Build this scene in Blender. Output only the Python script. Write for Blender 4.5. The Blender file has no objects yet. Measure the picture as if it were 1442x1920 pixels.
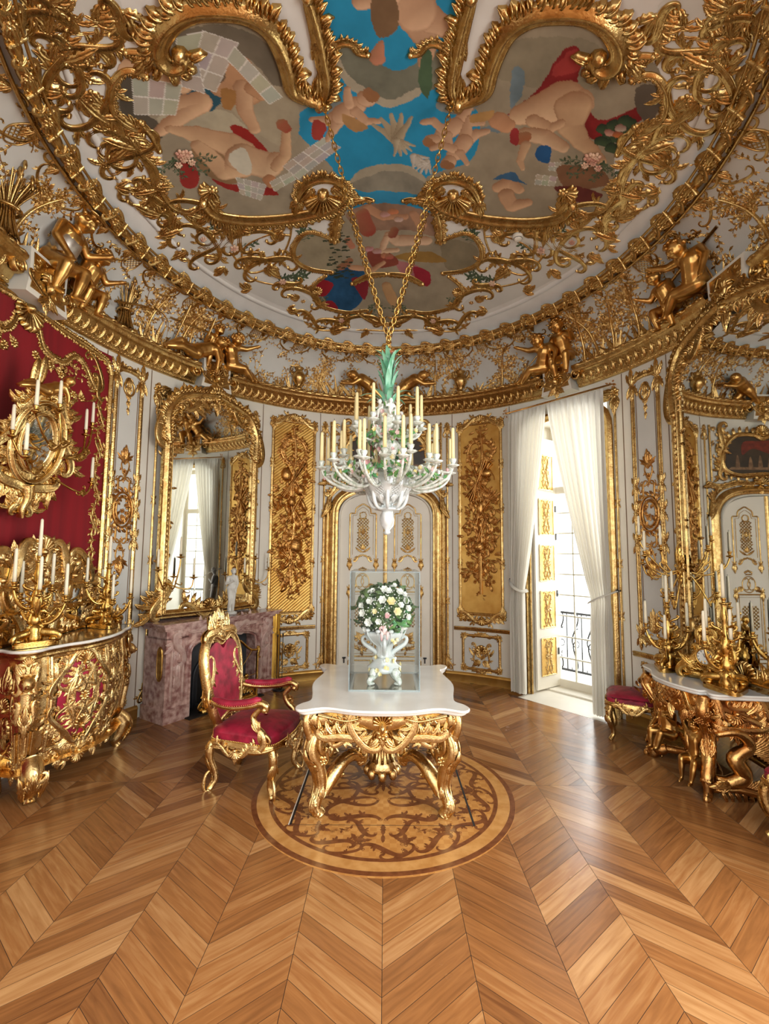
import bpy, math, random
import numpy as np
from mathutils import Vector
from mathutils.geometry import tessellate_polygon
sin, cos, pi, R = math.sin, math.cos, math.pi, math.radians
sc = bpy.context.scene
COL = sc.collection
random.seed(7)
rng = np.random.default_rng(7)
# ---------------------------------------------------------------- camera
cam_d = bpy.data.cameras.new('camera'); cam = bpy.data.objects.new('camera', cam_d); COL.objects.link(cam)
cam_d.sensor_fit = 'VERTICAL'; cam_d.sensor_height = 36; cam_d.lens = 880 / 1920 * 36
cam_d.shift_x = -2 / 1920
cam.location = (0, 0, 1.85)
from mathutils import Matrix
cam.matrix_world = Matrix.Translation((0, 0, 1.85)) @ Matrix.Rotation(R(95), 4, 'X') @ Matrix.Rotation(R(0.45), 4, 'Z')
cam_d.clip_start = 0.02
sc.camera = cam
# ---------------------------------------------------------------- daylight and exposure
w = bpy.data.worlds.new('daylight'); sc.world = w; w.use_nodes = True
bg = w.node_tree.nodes['Background']; bg.inputs[0].default_value = (1.0, 0.985, 0.95, 1); bg.inputs[1].default_value = 2.2
sc.view_settings.view_transform = 'Standard'; sc.view_settings.look = 'None'
sc.view_settings.gamma = 1; sc.view_settings.use_curve_mapping = False
sc.view_settings.exposure = 0.42
sc.cycles.max_bounces = 10; sc.cycles.diffuse_bounces = 5; sc.cycles.glossy_bounces = 5
sc.cycles.transmission_bounces = 8; sc.cycles.transparent_max_bounces = 12
sc.cycles.sample_clamp_indirect = 6; sc.cycles.caustics_reflective = False; sc.cycles.caustics_refractive = False

def area(name, loc, target, sx, sy, power, colr=(1, 1, 1)):
    d = bpy.data.lights.new(name, 'AREA'); d.shape = 'RECTANGLE'; d.size = sx; d.size_y = sy; d.energy = power; d.color = colr
    o = bpy.data.objects.new(name, d); COL.objects.link(o); o.location = loc
    o.rotation_euler = (Vector(target) - Vector(loc)).to_track_quat('-Z', 'Y').to_euler()
    return o
# daylight falling through the right-hand windows; the open end of the room behind the camera lets in the sky
area('window_daylight', (3.45, 6.95, 2.0), (0, 3.6, 1.2), 1.2, 3.4, 88, (1, 0.99, 0.97))
area('window_daylight', (3.4, 0.7, 2.2), (-.8, 4.6, 1.6), 1.4, 3.4, 120, (1, 0.985, 0.96))
# ---------------------------------------------------------------- materials
def mat(name, color, rough=0.5, metal=0.0, spec=0.5, var=None, vscale=8.0, bump=0.0, bscale=40.0, vdetail=4, coat=0.0, trans=0.0, alpha=1.0, sheen=0.0, stretch=None, rvar=0.0):
    m = bpy.data.materials.new(name); m.use_nodes = True
    nt = m.node_tree; b = nt.nodes['Principled BSDF']
    b.inputs['Base Color'].default_value = (*color, 1); b.inputs['Roughness'].default_value = rough
    b.inputs['Metallic'].default_value = metal; b.inputs['Specular IOR Level'].default_value = spec
    b.inputs['Coat Weight'].default_value = coat; b.inputs['Coat Roughness'].default_value = 0.12
    b.inputs['Transmission Weight'].default_value = trans; b.inputs['Alpha'].default_value = alpha
    if sheen: b.inputs['Sheen Weight'].default_value = sheen; b.inputs['Sheen Roughness'].default_value = 0.35
    tc = nt.nodes.new('ShaderNodeTexCoord'); out = tc.outputs['Object']
    if stretch:
        mp = nt.nodes.new('ShaderNodeMapping'); mp.inputs['Scale'].default_value = stretch
        nt.links.new(out, mp.inputs[0]); out = mp.outputs[0]
    if var:
        n = nt.nodes.new('ShaderNodeTexNoise'); n.inputs['Scale'].default_value = vscale; n.inputs['Detail'].default_value = vdetail
        nt.links.new(out, n.inputs['Vector'])
        r = nt.nodes.new('ShaderNodeValToRGB'); r.color_ramp.elements[0].position = 0.36; r.color_ramp.elements[1].position = 0.64
        r.color_ramp.elements[0].color = (*color, 1); r.color_ramp.elements[1].color = (*var, 1)
        nt.links.new(n.outputs[0], r.inputs[0]); nt.links.new(r.outputs[0], b.inputs['Base Color'])
        if rvar:
            mr = nt.nodes.new('ShaderNodeMapRange'); mr.inputs[3].default_value = rough - rvar; mr.inputs[4].default_value = rough + rvar
            nt.links.new(n.outputs[0], mr.inputs[0]); nt.links.new(mr.outputs[0], b.inputs['Roughness'])
    if bump:
        n = nt.nodes.new('ShaderNodeTexNoise'); n.inputs['Scale'].default_value = bscale; n.inputs['Detail'].default_value = 3
        nt.links.new(out, n.inputs['Vector'])
        bp = nt.nodes.new('ShaderNodeBump'); bp.inputs['Strength'].default_value = bump; bp.inputs['Distance'].default_value = 0.01
        nt.links.new(n.outputs[0], bp.inputs['Height']); nt.links.new(bp.outputs[0], b.inputs['Normal'])
    return m
def s2l(*c): return tuple((x / 255 / 12.92) if x <= 10 else ((x / 255 + 0.055) / 1.055) ** 2.4 for x in c)
M = {}
M['gold'] = mat('gilded_wood', s2l(210, 180, 120), 0.26, 1.0, var=s2l(178, 140, 84), vscale=14, bump=0.25, bscale=60, rvar=0.08)
M['gold_pale'] = mat('pale_gilding', s2l(226, 196, 138), 0.27, 1.0, var=s2l(200, 160, 102), vscale=18, bump=0.2, bscale=70, rvar=0.07)
M['gold_red'] = mat('worn_red_gilding', s2l(214, 170, 106), 0.27, 1.0, var=s2l(180, 126, 72), vscale=9, bump=0.2, bscale=60, rvar=0.08)
M['gold_flat'] = mat('matt_gilt_ground', s2l(222, 182, 104), 0.42, 0.9, var=s2l(204, 158, 82), vscale=6, bump=0.1, bscale=120)
M['bronze'] = mat('gilt_bronze', s2l(212, 176, 104), 0.22, 1.0, var=s2l(172, 130, 64), vscale=20, bump=0.15, bscale=80)
M['gold_old'] = mat('dull_old_gilding', s2l(204, 158, 94), 0.28, 1.0, var=s2l(168, 120, 66), vscale=12, bump=0.2, bscale=60, rvar=0.06)
M['putto'] = mat('gilded_figure', s2l(214, 172, 104), 0.32, 1.0, var=s2l(184, 138, 76), vscale=10, rvar=0.06)
M['white'] = mat('white_lacquer', s2l(238, 231, 216), 0.42, 0, var=s2l(232, 225, 209), vscale=3)
M['grey'] = mat('pale_grey_panel', s2l(216, 214, 206), 0.5, 0, var=s2l(210, 208, 200), vscale=3)
M['plaster'] = mat('ceiling_plaster', s2l(230, 228, 222), 0.7, 0, var=s2l(222, 219, 212), vscale=4, bump=0.05, bscale=30)
M['line'] = mat('brown_shadow_gap', s2l(120, 92, 60), 0.6)
M['mirror'] = mat('mirror_glass', (0.86, 0.89, 0.87), 0.015, 1.0)
M['candle'] = mat('ivory_wax', s2l(246, 238, 212), 0.45, 0, var=s2l(242, 230, 198), vscale=6)
M['candle_y'] = mat('yellowed_wax', s2l(240, 222, 168), 0.45, 0, var=s2l(236, 214, 152), vscale=6)
M['wick'] = mat('charred_wick', s2l(60, 52, 44), 0.8)
M['dark'] = mat('dark_iron', s2l(38, 38, 40), 0.35, 0.6)
M['brass'] = mat('polished_brass', s2l(222, 180, 84), 0.2, 1.0)
M['black'] = mat('black_gap', s2l(22, 18, 15), 0.7)
M['marble_w'] = mat('white_marble', s2l(236, 233, 226), 0.14, 0, var=s2l(226, 222, 214), vscale=5, coat=0.3)
M['statue'] = mat('statuary_marble', s2l(226, 224, 216), 0.4, 0, var=s2l(214, 211, 202), vscale=7)
M['porcelain'] = mat('glazed_porcelain', s2l(214, 217, 215), 0.12, 0, var=s2l(198, 205, 204), vscale=10, coat=0.5)
# ---------------------------------------------------------------- mesh accumulation
class G:
    def __init__(s): s.V = []; s.Q = []; s.T = []; s.n = 0
    def add(s, V, Q=None, T=None):
        V = np.asarray(V, float).reshape(-1, 3); s.V.append(V)
        if Q is not None and len(Q): s.Q.append(np.asarray(Q, int) + s.n)
        if T is not None and len(T): s.T.append(np.asarray(T, int) + s.n)
        s.n += len(V); return s
    def grid(s, P, cu=False, cv=False):
        P = np.asarray(P, float); n, m = P.shape[:2]
        I = np.arange(n * m).reshape(n, m)
        if cu: I = np.vstack([I, I[:1]])
        if cv: I = np.hstack([I, I[:, :1]])
        Q = np.stack([I[:-1, :-1], I[1:, :-1], I[1:, 1:], I[:-1, 1:]], -1).reshape(-1, 4)
        return s.add(P.reshape(-1, 3), Q)
    def join(s, g, f=None):
        V = g.verts(); V = V if f is None else f(V)
        k = s.n; s.V.append(V); s.n += len(V)
        for q in g.Q: s.Q.append(q + k)
        for t in g.T: s.T.append(t + k)
        return s
    def verts(s): return np.concatenate(s.V) if s.V else np.zeros((0, 3))
    def map(s, f):
        V = f(s.verts()); s.V = [V]; return s
    def flip(s):
        s.Q = [q[:, ::-1] for q in s.Q]; s.T = [t[:, ::-1] for t in s.T]; return s
    def mirx(s, about=0.0):
        V = s.verts().copy(); V[:, 0] = 2 * about - V[:, 0]; g = G(); g.V = [V]; g.n = len(V)
        g.Q = [q[:, ::-1] for q in s.Q]; g.T = [t[:, ::-1] for t in s.T]; return g
    def mesh(s, name, m, smooth=True, off=None):
        me = bpy.data.meshes.new(name); V = s.verts()
        if off is not None: V = V - np.asarray(off)
        Q = np.concatenate(s.Q) if s.Q else np.zeros((0, 4), int); T = np.concatenate(s.T) if s.T else np.zeros((0, 3), int)
        me.vertices.add(len(V)); me.vertices.foreach_set('co', V.astype('f').ravel())
        L = np.concatenate([Q.ravel(), T.ravel()]); me.loops.add(len(L)); me.loops.foreach_set('vertex_index', L.astype('i'))
        nq, ntr = len(Q), len(T); me.polygons.add(nq + ntr)
        st = np.concatenate([np.arange(nq) * 4, nq * 4 + np.arange(ntr) * 3])
        me.polygons.foreach_set('loop_start', st.astype('i'))
        me.polygons.foreach_set('use_smooth', np.full(nq + ntr, bool(smooth)))
        me.update(calc_edges=True); me.validate()
        me.materials.append(M[m] if isinstance(m, str) else m)
        return me
    def build(s, name, m, parent=None, smooth=True, local=False, loc=None):
        off = None
        if parent is not None and not local: off = np.array(wloc(parent))
        if parent is None and loc is not None: off = np.array(loc)
        o = bpy.data.objects.new(name, s.mesh(name, m, smooth, off)); COL.objects.link(o)
        if parent is not None: o.parent = parent
        elif loc is not None: o.location = loc
        return o
def wloc(o):
    v = Vector((0, 0, 0))
    while o is not None: v += o.location; o = o.parent
    return v
def tag(o, label=None, cat=None, group=None, kind=None):
    if label: o['label'] = label
    if cat: o['category'] = cat
    if group: o['group'] = group
    if kind: o['kind'] = kind
    return o
def thing(name, label, cat, loc=(0, 0, 0), rz=0, group=None):
    o = bpy.data.objects.new(name, None); COL.objects.link(o); o.location = loc; o.rotation_euler = (0, 0, rz)
    o.empty_display_size = 0.05
    return tag(o, label, cat, group)
def struct(name, loc=(0, 0, 0)):
    o = bpy.data.objects.new(name, None); COL.objects.link(o); o.location = loc; o['kind'] = 'structure'; return o
def dup(root, loc, rz=None, label=None, group=None):
    kids = {}
    for c in COL.objects:
        if c.parent is not None: kids.setdefault(c.parent.name, []).append(c)
    def cp(o, par):
        c = o.copy(); COL.objects.link(c)
        if par is not None: c.parent = par
        for k in kids.get(o.name, []): cp(k, c)
        return c
    r = cp(root, None); r.location = loc
    if rz is not None: r.rotation_euler = (0, 0, rz)
    if label: r['label'] = label
    if group: r['group'] = group
    return r
# ---------------------------------------------------------------- shape library (x, y in the relief plane, z outward)
def cr(pts, n=8, closed=False):
    P = np.asarray(pts, float); k = len(P)
    if closed: Q = np.vstack([P[-1], P, P[0], P[1]])
    else: Q = np.vstack([2 * P[0] - P[1], P, 2 * P[-1] - P[-2]])
    t = np.linspace(0, 1, n, endpoint=False)[:, None]; out = []
    for i in range(k if closed else k - 1):
        a, b, c, d = Q[i:i + 4]
        out.append(0.5 * (2 * b + (c - a) * t + (2 * a - 5 * b + 4 * c - d) * t ** 2 + (3 * b - a - 3 * c + d) * t ** 3))
    if not closed: out.append(P[-1:])
    return np.vstack(out)
def resamp(P, n):
    P = np.asarray(P, float); d = np.concatenate([[0], np.cumsum(np.linalg.norm(np.diff(P, axis=0), axis=1))])
    t = np.linspace(0, d[-1], n); return np.stack([np.interp(t, d, P[:, i]) for i in range(P.shape[1])], 1)
def normals2(P, closed=False):
    if closed: T = np.roll(P, -1, 0) - np.roll(P, 1, 0)
    else: T = np.gradient(P, axis=0)
    T /= np.linalg.norm(T, axis=1)[:, None] + 1e-12
    return np.stack([-T[:, 1], T[:, 0]], 1), T
PROF = {'round': ([-1, -.92, -.6, 0, .6, .92, 1], [0, .45, .85, 1, .85, .45, 0]),
        'flute': ([-1, -.95, -.62, -.3, 0, .3, .62, .95, 1], [0, .5, .8, .55, 1, .55, .8, .5, 0]),
        'flat': ([-1, -.98, .98, 1], [0, 1, 1, 0]),
        'mould': ([-1, -1, -.7, -.55, -.1, .3, .5, .85, 1, 1], [0, .35, .45, .3, .9, 1, .6, .55, .3, 0]),
        'leafy': ([-1, -.8, -.45, -.15, 0, .15, .45, .8, 1], [0, .3, 1, .75, .45, .75, 1, .3, 0])}
def strip(g, path, w, h, prof='round', z0=0.0, closed=False, ends=True):
    P = np.asarray(path, float); n = len(P); N, T = normals2(P, closed)
    w = np.broadcast_to(np.asarray(w, float), (n,)); h = np.broadcast_to(np.asarray(h, float), (n,))
    px, ph = (np.asarray(a, float) for a in PROF[prof])
    A = np.zeros((n, len(px), 3))
    A[:, :, :2] = P[:, None] + N[:, None] * (w[:, None] * px)[..., None]
    z = P[:, 2] if P.shape[1] > 2 else 0
    A[:, :, 2] = z0 + h[:, None] * ph
    g.grid(A[:, ::-1], cu=closed); return g
def scroll_path(p0, p1, t0=4.5, t1=4.5, mid=1.2, n=48, sg=0.26):
    s = np.linspace(0, 1, n * 2)
    k = mid + t0 / (sg * 0.886) * np.exp(-(s / sg) ** 2) + t1 / (sg * 0.886) * np.exp(-((1 - s) / sg) ** 2)
    sp = 0.7 + 0.3 * np.clip(np.minimum(s, 1 - s) / 0.3, 0, 1)  # slower step at the tight ends
    ds = sp / sp.sum(); th = np.cumsum(k * (1 / len(s))); 
    x = np.cumsum(np.cos(th) * ds); y = np.cumsum(np.sin(th) * ds)
    P = np.stack([x, y], 1); P = P - P[0]; e = P[-1]
    a = np.asarray(p1, float) - np.asarray(p0, float)
    c = complex(*a) / complex(*e); z = (P[:, 0] + 1j * P[:, 1]) * c
    return resamp(np.stack([z.real, z.imag], 1) + np.asarray(p0, float), n)
def blob(g, c, rx, ry=None, h=None, n=8, m=4, z0=0.0, ang=0):
    ry = rx if ry is None else ry; h = rx if h is None else h
    a = np.linspace(0, 2 * pi, n, endpoint=False); b = np.linspace(0, pi / 2, m)
    A = np.zeros((m, n, 3)); X = np.cos(b)[:, None] * np.cos(a) * rx; Y = np.cos(b)[:, None] * np.sin(a) * ry
    A[..., 0] = c[0] + X * cos(ang) - Y * sin(ang); A[..., 1] = c[1] + X * sin(ang) + Y * cos(ang)
    A[..., 2] = z0 + (np.sin(b) * h)[:, None]
    g.grid(A, cv=True); return g
def leaf(g, p, ang, L, W, bend=0.0, h=None, lobes=4, n=11, z0=0.0, tip=0.0):
    h = W * 0.6 if h is None else h
    t = np.linspace(0, 1, n); th = ang + bend * t
    ds = L / (n - 1); x = p[0] + np.concatenate([[0], np.cumsum(np.cos(th[:-1]) * ds)]); y = p[1] + np.concatenate([[0], np.cumsum(np.sin(th[:-1]) * ds)])
    w = W * (np.sin(pi * np.clip(t * 0.86 + 0.07, 0, 1) ** 0.85) ** 0.75) * (1 + 0.3 * np.cos(2 * pi * lobes * t)) * 0.85
    w[-1] = W * 0.12
    hh = h * (0.45 + 0.9 * np.sin(pi * t ** 0.9) ** 1 ) + tip * t * t
    strip(g, np.stack([x, y], 1), np.maximum(w, W * 0.04), hh, 'leafy', z0); return g
def acan(g, p, ang, L, n=3, spread=0.6, W=None, z0=0.0, bend=0.5):
    W = L * 0.17 if W is None else W
    for i in range(n, 0, -1):
        for sd in (-1, 1):
            leaf(g, p, ang + sd * spread * i / n * 1.3, L * (1 - 0.18 * i), W * 0.85, -sd * bend, z0=z0)
    leaf(g, p, ang, L, W, 0, z0=z0 + 0.3 * W); return g
def ros(g, p, r, n=5, z0=0.0, a0=None):
    a0 = random.random() * 6 if a0 is None else a0
    for i in range(n):
        a = a0 + i * 2 * pi / n
        blob(g, (p[0] + cos(a) * r * 0.6, p[1] + sin(a) * r * 0.6), r * 0.45, r * 0.33, r * 0.35, 6, 3, z0, a)
    blob(g, p, r * 0.3, h=r * 0.55, n=6, m=3, z0=z0); return g
def shell(g, p, ang, r, ribs=9, spread=2.4, h=None, z0=0.0):
    h = r * 0.3 if h is None else h
    for i in range(ribs):
        a = ang + spread * (i / (ribs - 1) - 0.5); rr = r * (0.72 + 0.28 * cos(a - ang))
        t = np.linspace(0.15, 1, 8); P = np.stack([p[0] + np.cos(a) * rr * t, p[1] + np.sin(a) * rr * t], 1)
        wv = rr * spread / ribs * 0.56 * t; hv = h * (0.4 + 0.6 * t); hv[-1] *= 0.3
        strip(g, P, wv, hv, 'round', z0)
    blob(g, p, r * 0.24, h=h * 1.2, z0=z0); return g
def scroll(g, p0, p1, w=0.02, t0=4.5, t1=4.5, mid=1.2, leaves=3, side=-1, prof='flute', h=None, z0=0.0, lw=1.0, n=44, ball=True):
    P = scroll_path(p0, p1, t0, t1, mid, n); s = np.linspace(0, 1, n)
    wv = w * (0.45 + 0.75 * np.sin(pi * s) ** 0.7); h = w * 1.1 if h is None else h
    if ball:
        for q in (P[0], P[-1]): blob(g, q, w * 0.75, h=h * 1.15, n=7, m=3, z0=z0)
    strip(g, P, wv, h * (0.6 + 0.5 * np.sin(pi * s)), prof, z0)
    N, T = normals2(P)
    for k in range(leaves):
        i = int(n * (0.2 + 0.62 * (k + 0.5) / leaves)); d = N[i] * side
        a = math.atan2(T[i][1], T[i][0]); sg = side
        leaf(g, P[i] + d * wv[i] * 0.5, a + sg * 0.6, w * 5.2 * lw, w * 1.0 * lw, sg * 1.1, z0=z0)
        leaf(g, P[i] + d * wv[i] * 0.3, a + sg * 1.3, w * 3.4 * lw, w * 0.85 * lw, sg * 0.9, z0=z0)
    return g
def twig(g, p, ang, L, nl=7, r=0.03, wob=0.5, flower=0.3, z0=0.0, stem=0.004):
    n = 14; th = ang + wob * np.sin(np.linspace(0, 4, n) + random.random() * 6) ; ds = L / (n - 1)
    P = np.stack([p[0] + np.cumsum(np.cos(th) * ds), p[1] + np.cumsum(np.sin(th) * ds)], 1)
    strip(g, P, np.linspace(stem * 1.5, stem * 0.7, n), stem * 2, 'round', z0)
    for k in range(nl):
        i = min(n - 1, int((k + 1) * n / (nl + 0.5))); sd = 1 if k % 2 else -1
        a = th[i] + sd * random.uniform(0.5, 1.2)
        if random.random() < flower: ros(g, P[i] + np.array([cos(a), sin(a)]) * r, r * random.uniform(0.6, 0.9), 5, z0)
        else: leaf(g, P[i], a, r * random.uniform(1.5, 2.4), r * 0.5, random.uniform(-.6, .6), lobes=2, n=7, z0=z0)
    return g
def lattice(g, x0, x1, y0, y1, d, w=0.004, h=0.005, clip=None, z0=0.0):
    for sgn in (1, -1):
        for c in np.arange(-(x1 - x0 + y1 - y0), (x1 - x0 + y1 - y0), d * 1.414):
            # line x - x0 = sgn*(y-ym)+c
            ys = np.linspace(y0, y1, 24); xs = x0 + c + (ys - y0) * sgn + (0 if sgn > 0 else (y1 - y0))
            k = (xs > x0) & (xs < x1)
            if clip is not None: k &= np.array([clip(a, b) for a, b in zip(xs, ys)])
            i = np.where(k)[0]
            if len(i) > 1: strip(g, np.stack([xs[i[[0, -1]]], ys[i[[0, -1]]]], 1), w, h, 'flat', z0)
    return g
def poly(g, pts, z0, z1=None):
    P = np.asarray(pts, float)[:, :2]; n = len(P)
    A = sum(P[i - 1][0] * P[i][1] - P[i][0] * P[i - 1][1] for i in range(n))
    if A < 0: P = P[::-1]
    T = tessellate_polygon([[Vector((a, b, 0)) for a, b in P]])
    T = np.array([t for t in T], int)
    # orient
    a, b, c = P[T[:, 0]], P[T[:, 1]], P[T[:, 2]]; cr_ = (b[:, 0] - a[:, 0]) * (c[:, 1] - a[:, 1]) - (b[:, 1] - a[:, 1]) * (c[:, 0] - a[:, 0])
    T[cr_ < 0] = T[cr_ < 0][:, ::-1]
    zt = z0 if z1 is None else z1
    g.add(np.column_stack([P, np.full(n, zt)]), T=T)
    if z1 is not None:
        g.add(np.column_stack([P, np.full(n, z0)]), T=T[:, ::-1])
        i = np.arange(n); j = (i + 1) % n
        V = np.vstack([np.column_stack([P, np.full(n, z0)]), np.column_stack([P, np.full(n, z1)])])
        g.add(V, Q=np.stack([i, j, j + n, i + n], 1))
    return g
def box(g, c, s, rz=0.0, bev=0.0):
    hx, hy, hz = s[0] / 2, s[1] / 2, s[2] / 2
    if bev > 0:
        b = min(bev, hx * .9, hy * .9, hz * .9)
        def ringv(ix, z): return [(-hx + ix, -hy + b, z), (-hx + b, -hy + ix, z), (hx - b, -hy + ix, z), (hx - ix, -hy + b, z), (hx - ix, hy - b, z), (hx - b, hy - ix, z), (-hx + b, hy - ix, z), (-hx + ix, hy - b, z)]
        rows = [[(v[0] * 0.0 + (v[0] - np.sign(v[0]) * b if abs(v[0]) > hx - b else v[0]), (v[1] - np.sign(v[1]) * b if abs(v[1]) > hy - b else v[1]), -hz) for v in ringv(0, 0)],
                ringv(0, -hz + b), ringv(0, hz - b),
                [((v[0] - np.sign(v[0]) * b if abs(v[0]) > hx - b else v[0]), (v[1] - np.sign(v[1]) * b if abs(v[1]) > hy - b else v[1]), hz) for v in ringv(0, 0)]]
        A = np.array(rows, float); V = A.reshape(-1, 3); I = np.arange(32).reshape(4, 8); J = np.roll(I, -1, 1)
        Q = [np.stack([I[k], J[k], J[k + 1], I[k + 1]], 1) for k in range(3)]
        Q.append(np.array([[24, 25, 26, 31], [26, 27, 30, 31], [27, 28, 29, 30]])); Q.append(np.array([[7, 2, 1, 0], [7, 6, 3, 2], [6, 5, 4, 3]]))
        Q = np.vstack(Q)
    else:
        V = np.array([(x * hx, y * hy, z * hz) for z in (-1, 1) for y in (-1, 1) for x in (-1, 1)], float)
        Q = np.array([[0, 2, 3, 1], [4, 5, 7, 6], [0, 1, 5, 4], [2, 6, 7, 3], [0, 4, 6, 2], [1, 3, 7, 5]])
    if rz: V = np.column_stack([V[:, 0] * cos(rz) - V[:, 1] * sin(rz), V[:, 0] * sin(rz) + V[:, 1] * cos(rz), V[:, 2]])
    return g.add(V + np.asarray(c, float), Q)
def tube(g, path, r, n=8, flat=1.0, closed=False, cap=True):
    P = np.asarray(path, float); k = len(P); r = np.broadcast_to(np.asarray(r, float), (k,))
    T = (np.roll(P, -1, 0) - np.roll(P, 1, 0)) if closed else np.gradient(P, axis=0)
    T /= np.linalg.norm(T, axis=1)[:, None] + 1e-12
    u = np.cross(T[0], (0, 0, 1.0)); 
    if np.linalg.norm(u) < 1e-3: u = np.cross(T[0], (1.0, 0, 0))
    U = []
    for i in range(k):
        u = u - T[i] * np.dot(u, T[i]); u /= np.linalg.norm(u) + 1e-12; U.append(u)
    U = np.array(U); W_ = np.cross(T, U); a = np.linspace(0, 2 * pi, n, endpoint=False)
    A = P[:, None] + r[:, None, None] * (np.cos(a)[None, :, None] * U[:, None] + flat * np.sin(a)[None, :, None] * W_[:, None])
    g.grid(A[:, ::-1] if False else A, cu=closed, cv=True)
    if cap and not closed:
        b = g.n - k * n
        for ring, c in ((b, P[0]), (b + (k - 1) * n, P[-1])):
            g.add([c]); ci = g.n - 1; i = np.arange(n); t = np.stack([ring + i, ring + (i + 1) % n, np.full(n, ci)], 1)
            g.T.append(t if ring != b else t[:, ::-1])
    return g
def lathe(g, prof, c=(0, 0, 0), n=24, lob=0, amp=0.0, twist=0.0, ax=None):
    p = np.asarray(prof, float); a = np.linspace(0, 2 * pi, n, endpoint=False); A = np.zeros((len(p), n, 3))
    tw = twist * np.linspace(0, 1, len(p))[:, None]
    rr = p[:, :1] * (1 + amp * np.cos(lob * (a[None] + tw)))
    A[..., 0] = c[0] + rr * np.cos(a); A[..., 1] = c[1] + rr * np.sin(a); A[..., 2] = c[2] + p[:, 1:2]
    g.grid(np.transpose(A, (1, 0, 2)), cu=True); return g
def ellp(g, c, r, n=12, m=8, rot=None):
    a = np.linspace(0, 2 * pi, n, endpoint=False); b = np.linspace(-pi / 2, pi / 2, m)
    A = np.stack([np.cos(b)[None] * np.cos(a)[:, None] * r[0], np.cos(b)[None] * np.sin(a)[:, None] * r[1], np.broadcast_to(np.sin(b) * r[2], (n, m))], -1)
    if rot is not None: A = A @ np.asarray(rot).T
    g.grid(A + np.asarray(c, float), cu=True); return g
def plane_map(o, ux, uy, nz=None):
    o, ux, uy = (np.asarray(a, float) for a in (o, ux, uy)); nz = np.cross(ux, uy) if nz is None else np.asarray(nz, float)
    return lambda V: o + V[:, :1] * ux + V[:, 1:2] * uy + V[:, 2:3] * nz
def rotz(a, o=(0, 0, 0)):
    c, s = cos(a), sin(a); o = np.asarray(o, float)
    return lambda V: np.column_stack([V[:, 0] * c - V[:, 1] * s, V[:, 0] * s + V[:, 1] * c, V[:, 2]]) + o
# ---------------------------------------------------------------- the oval room
EA, EB, YC = 3.1, 3.37, 3.87
_t = np.linspace(-2 * pi, 2 * pi, 8001); _x = EA * np.sin(_t); _y = EB * np.cos(_t)
_s = np.concatenate([[0], np.cumsum(np.hypot(np.diff(_x), np.diff(_y)))]); _s -= np.interp(0, _t, _s)
def arc(thd): return float(np.interp(R(thd), _t, _s))
def wmap(thd=0.0, z0=0.0, d0=0.0):
    s0 = arc(thd)
    def f(V):
        th = np.interp(s0 + V[:, 0], _s, _t); nx, ny = np.sin(th) / EA, np.cos(th) / EB; l = np.hypot(nx, ny)
        h = V[:, 2] + d0
        return np.column_stack([EA * np.sin(th) - nx / l * h, YC + EB * np.cos(th) - ny / l * h, z0 + V[:, 1]])
    return f
def wpt(thd, z=0.0, d=0.0): return tuple(wmap(thd, z, d)(np.zeros((1, 3)))[0])
RA, RB, RZ = 2.53, 2.92, 4.9
def cove(thd=0.0):
    s0 = arc(thd)
    def f(V):  # u along the wall, v 0..1 up the cove, h outward
        th = np.interp(s0 + V[:, 0], _s, _t); ph = np.clip(V[:, 1], -.2, 1.2) * pi / 2 * 0.92
        k = (1 - np.cos(ph)) / (1 - cos(pi / 2 * 0.92)); zz = 4.2 + 0.7 * np.sin(ph) / sin(pi / 2 * 0.92)
        h = V[:, 2]; nx, ny = np.sin(th) / EA, np.cos(th) / EB; l = np.hypot(nx, ny)
        ax = EA + (RA - EA) * k; by = EB + (RB - EB) * k
        return np.column_stack([ax * np.sin(th) - nx / l * h * np.cos(ph), YC + by * np.cos(th) - ny / l * h * np.cos(ph), zz - h * np.sin(ph)])
    return f
def dome_z(x, y): return 4.95 + 0.52 * (1 - np.clip((x / RA) ** 2 + ((y - YC) / RB) ** 2, 0, 1.2))
def dmap(V): return np.column_stack([V[:, 0], V[:, 1], dome_z(V[:, 0], V[:, 1]) - V[:, 2]])
def wall_grid(u0, u1, v0, v1, thd, nu=None, nv=2, d=0.0):
    nu = nu or max(2, int(abs(u1 - u0) / 0.06)); A = np.zeros((nu, nv, 3))
    A[..., 0] = np.linspace(u0, u1, nu)[:, None]; A[..., 1] = np.linspace(v0, v1, nv); A[..., 2] = d
    g = G(); g.grid(A); return g.map(wmap(thd))

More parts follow.
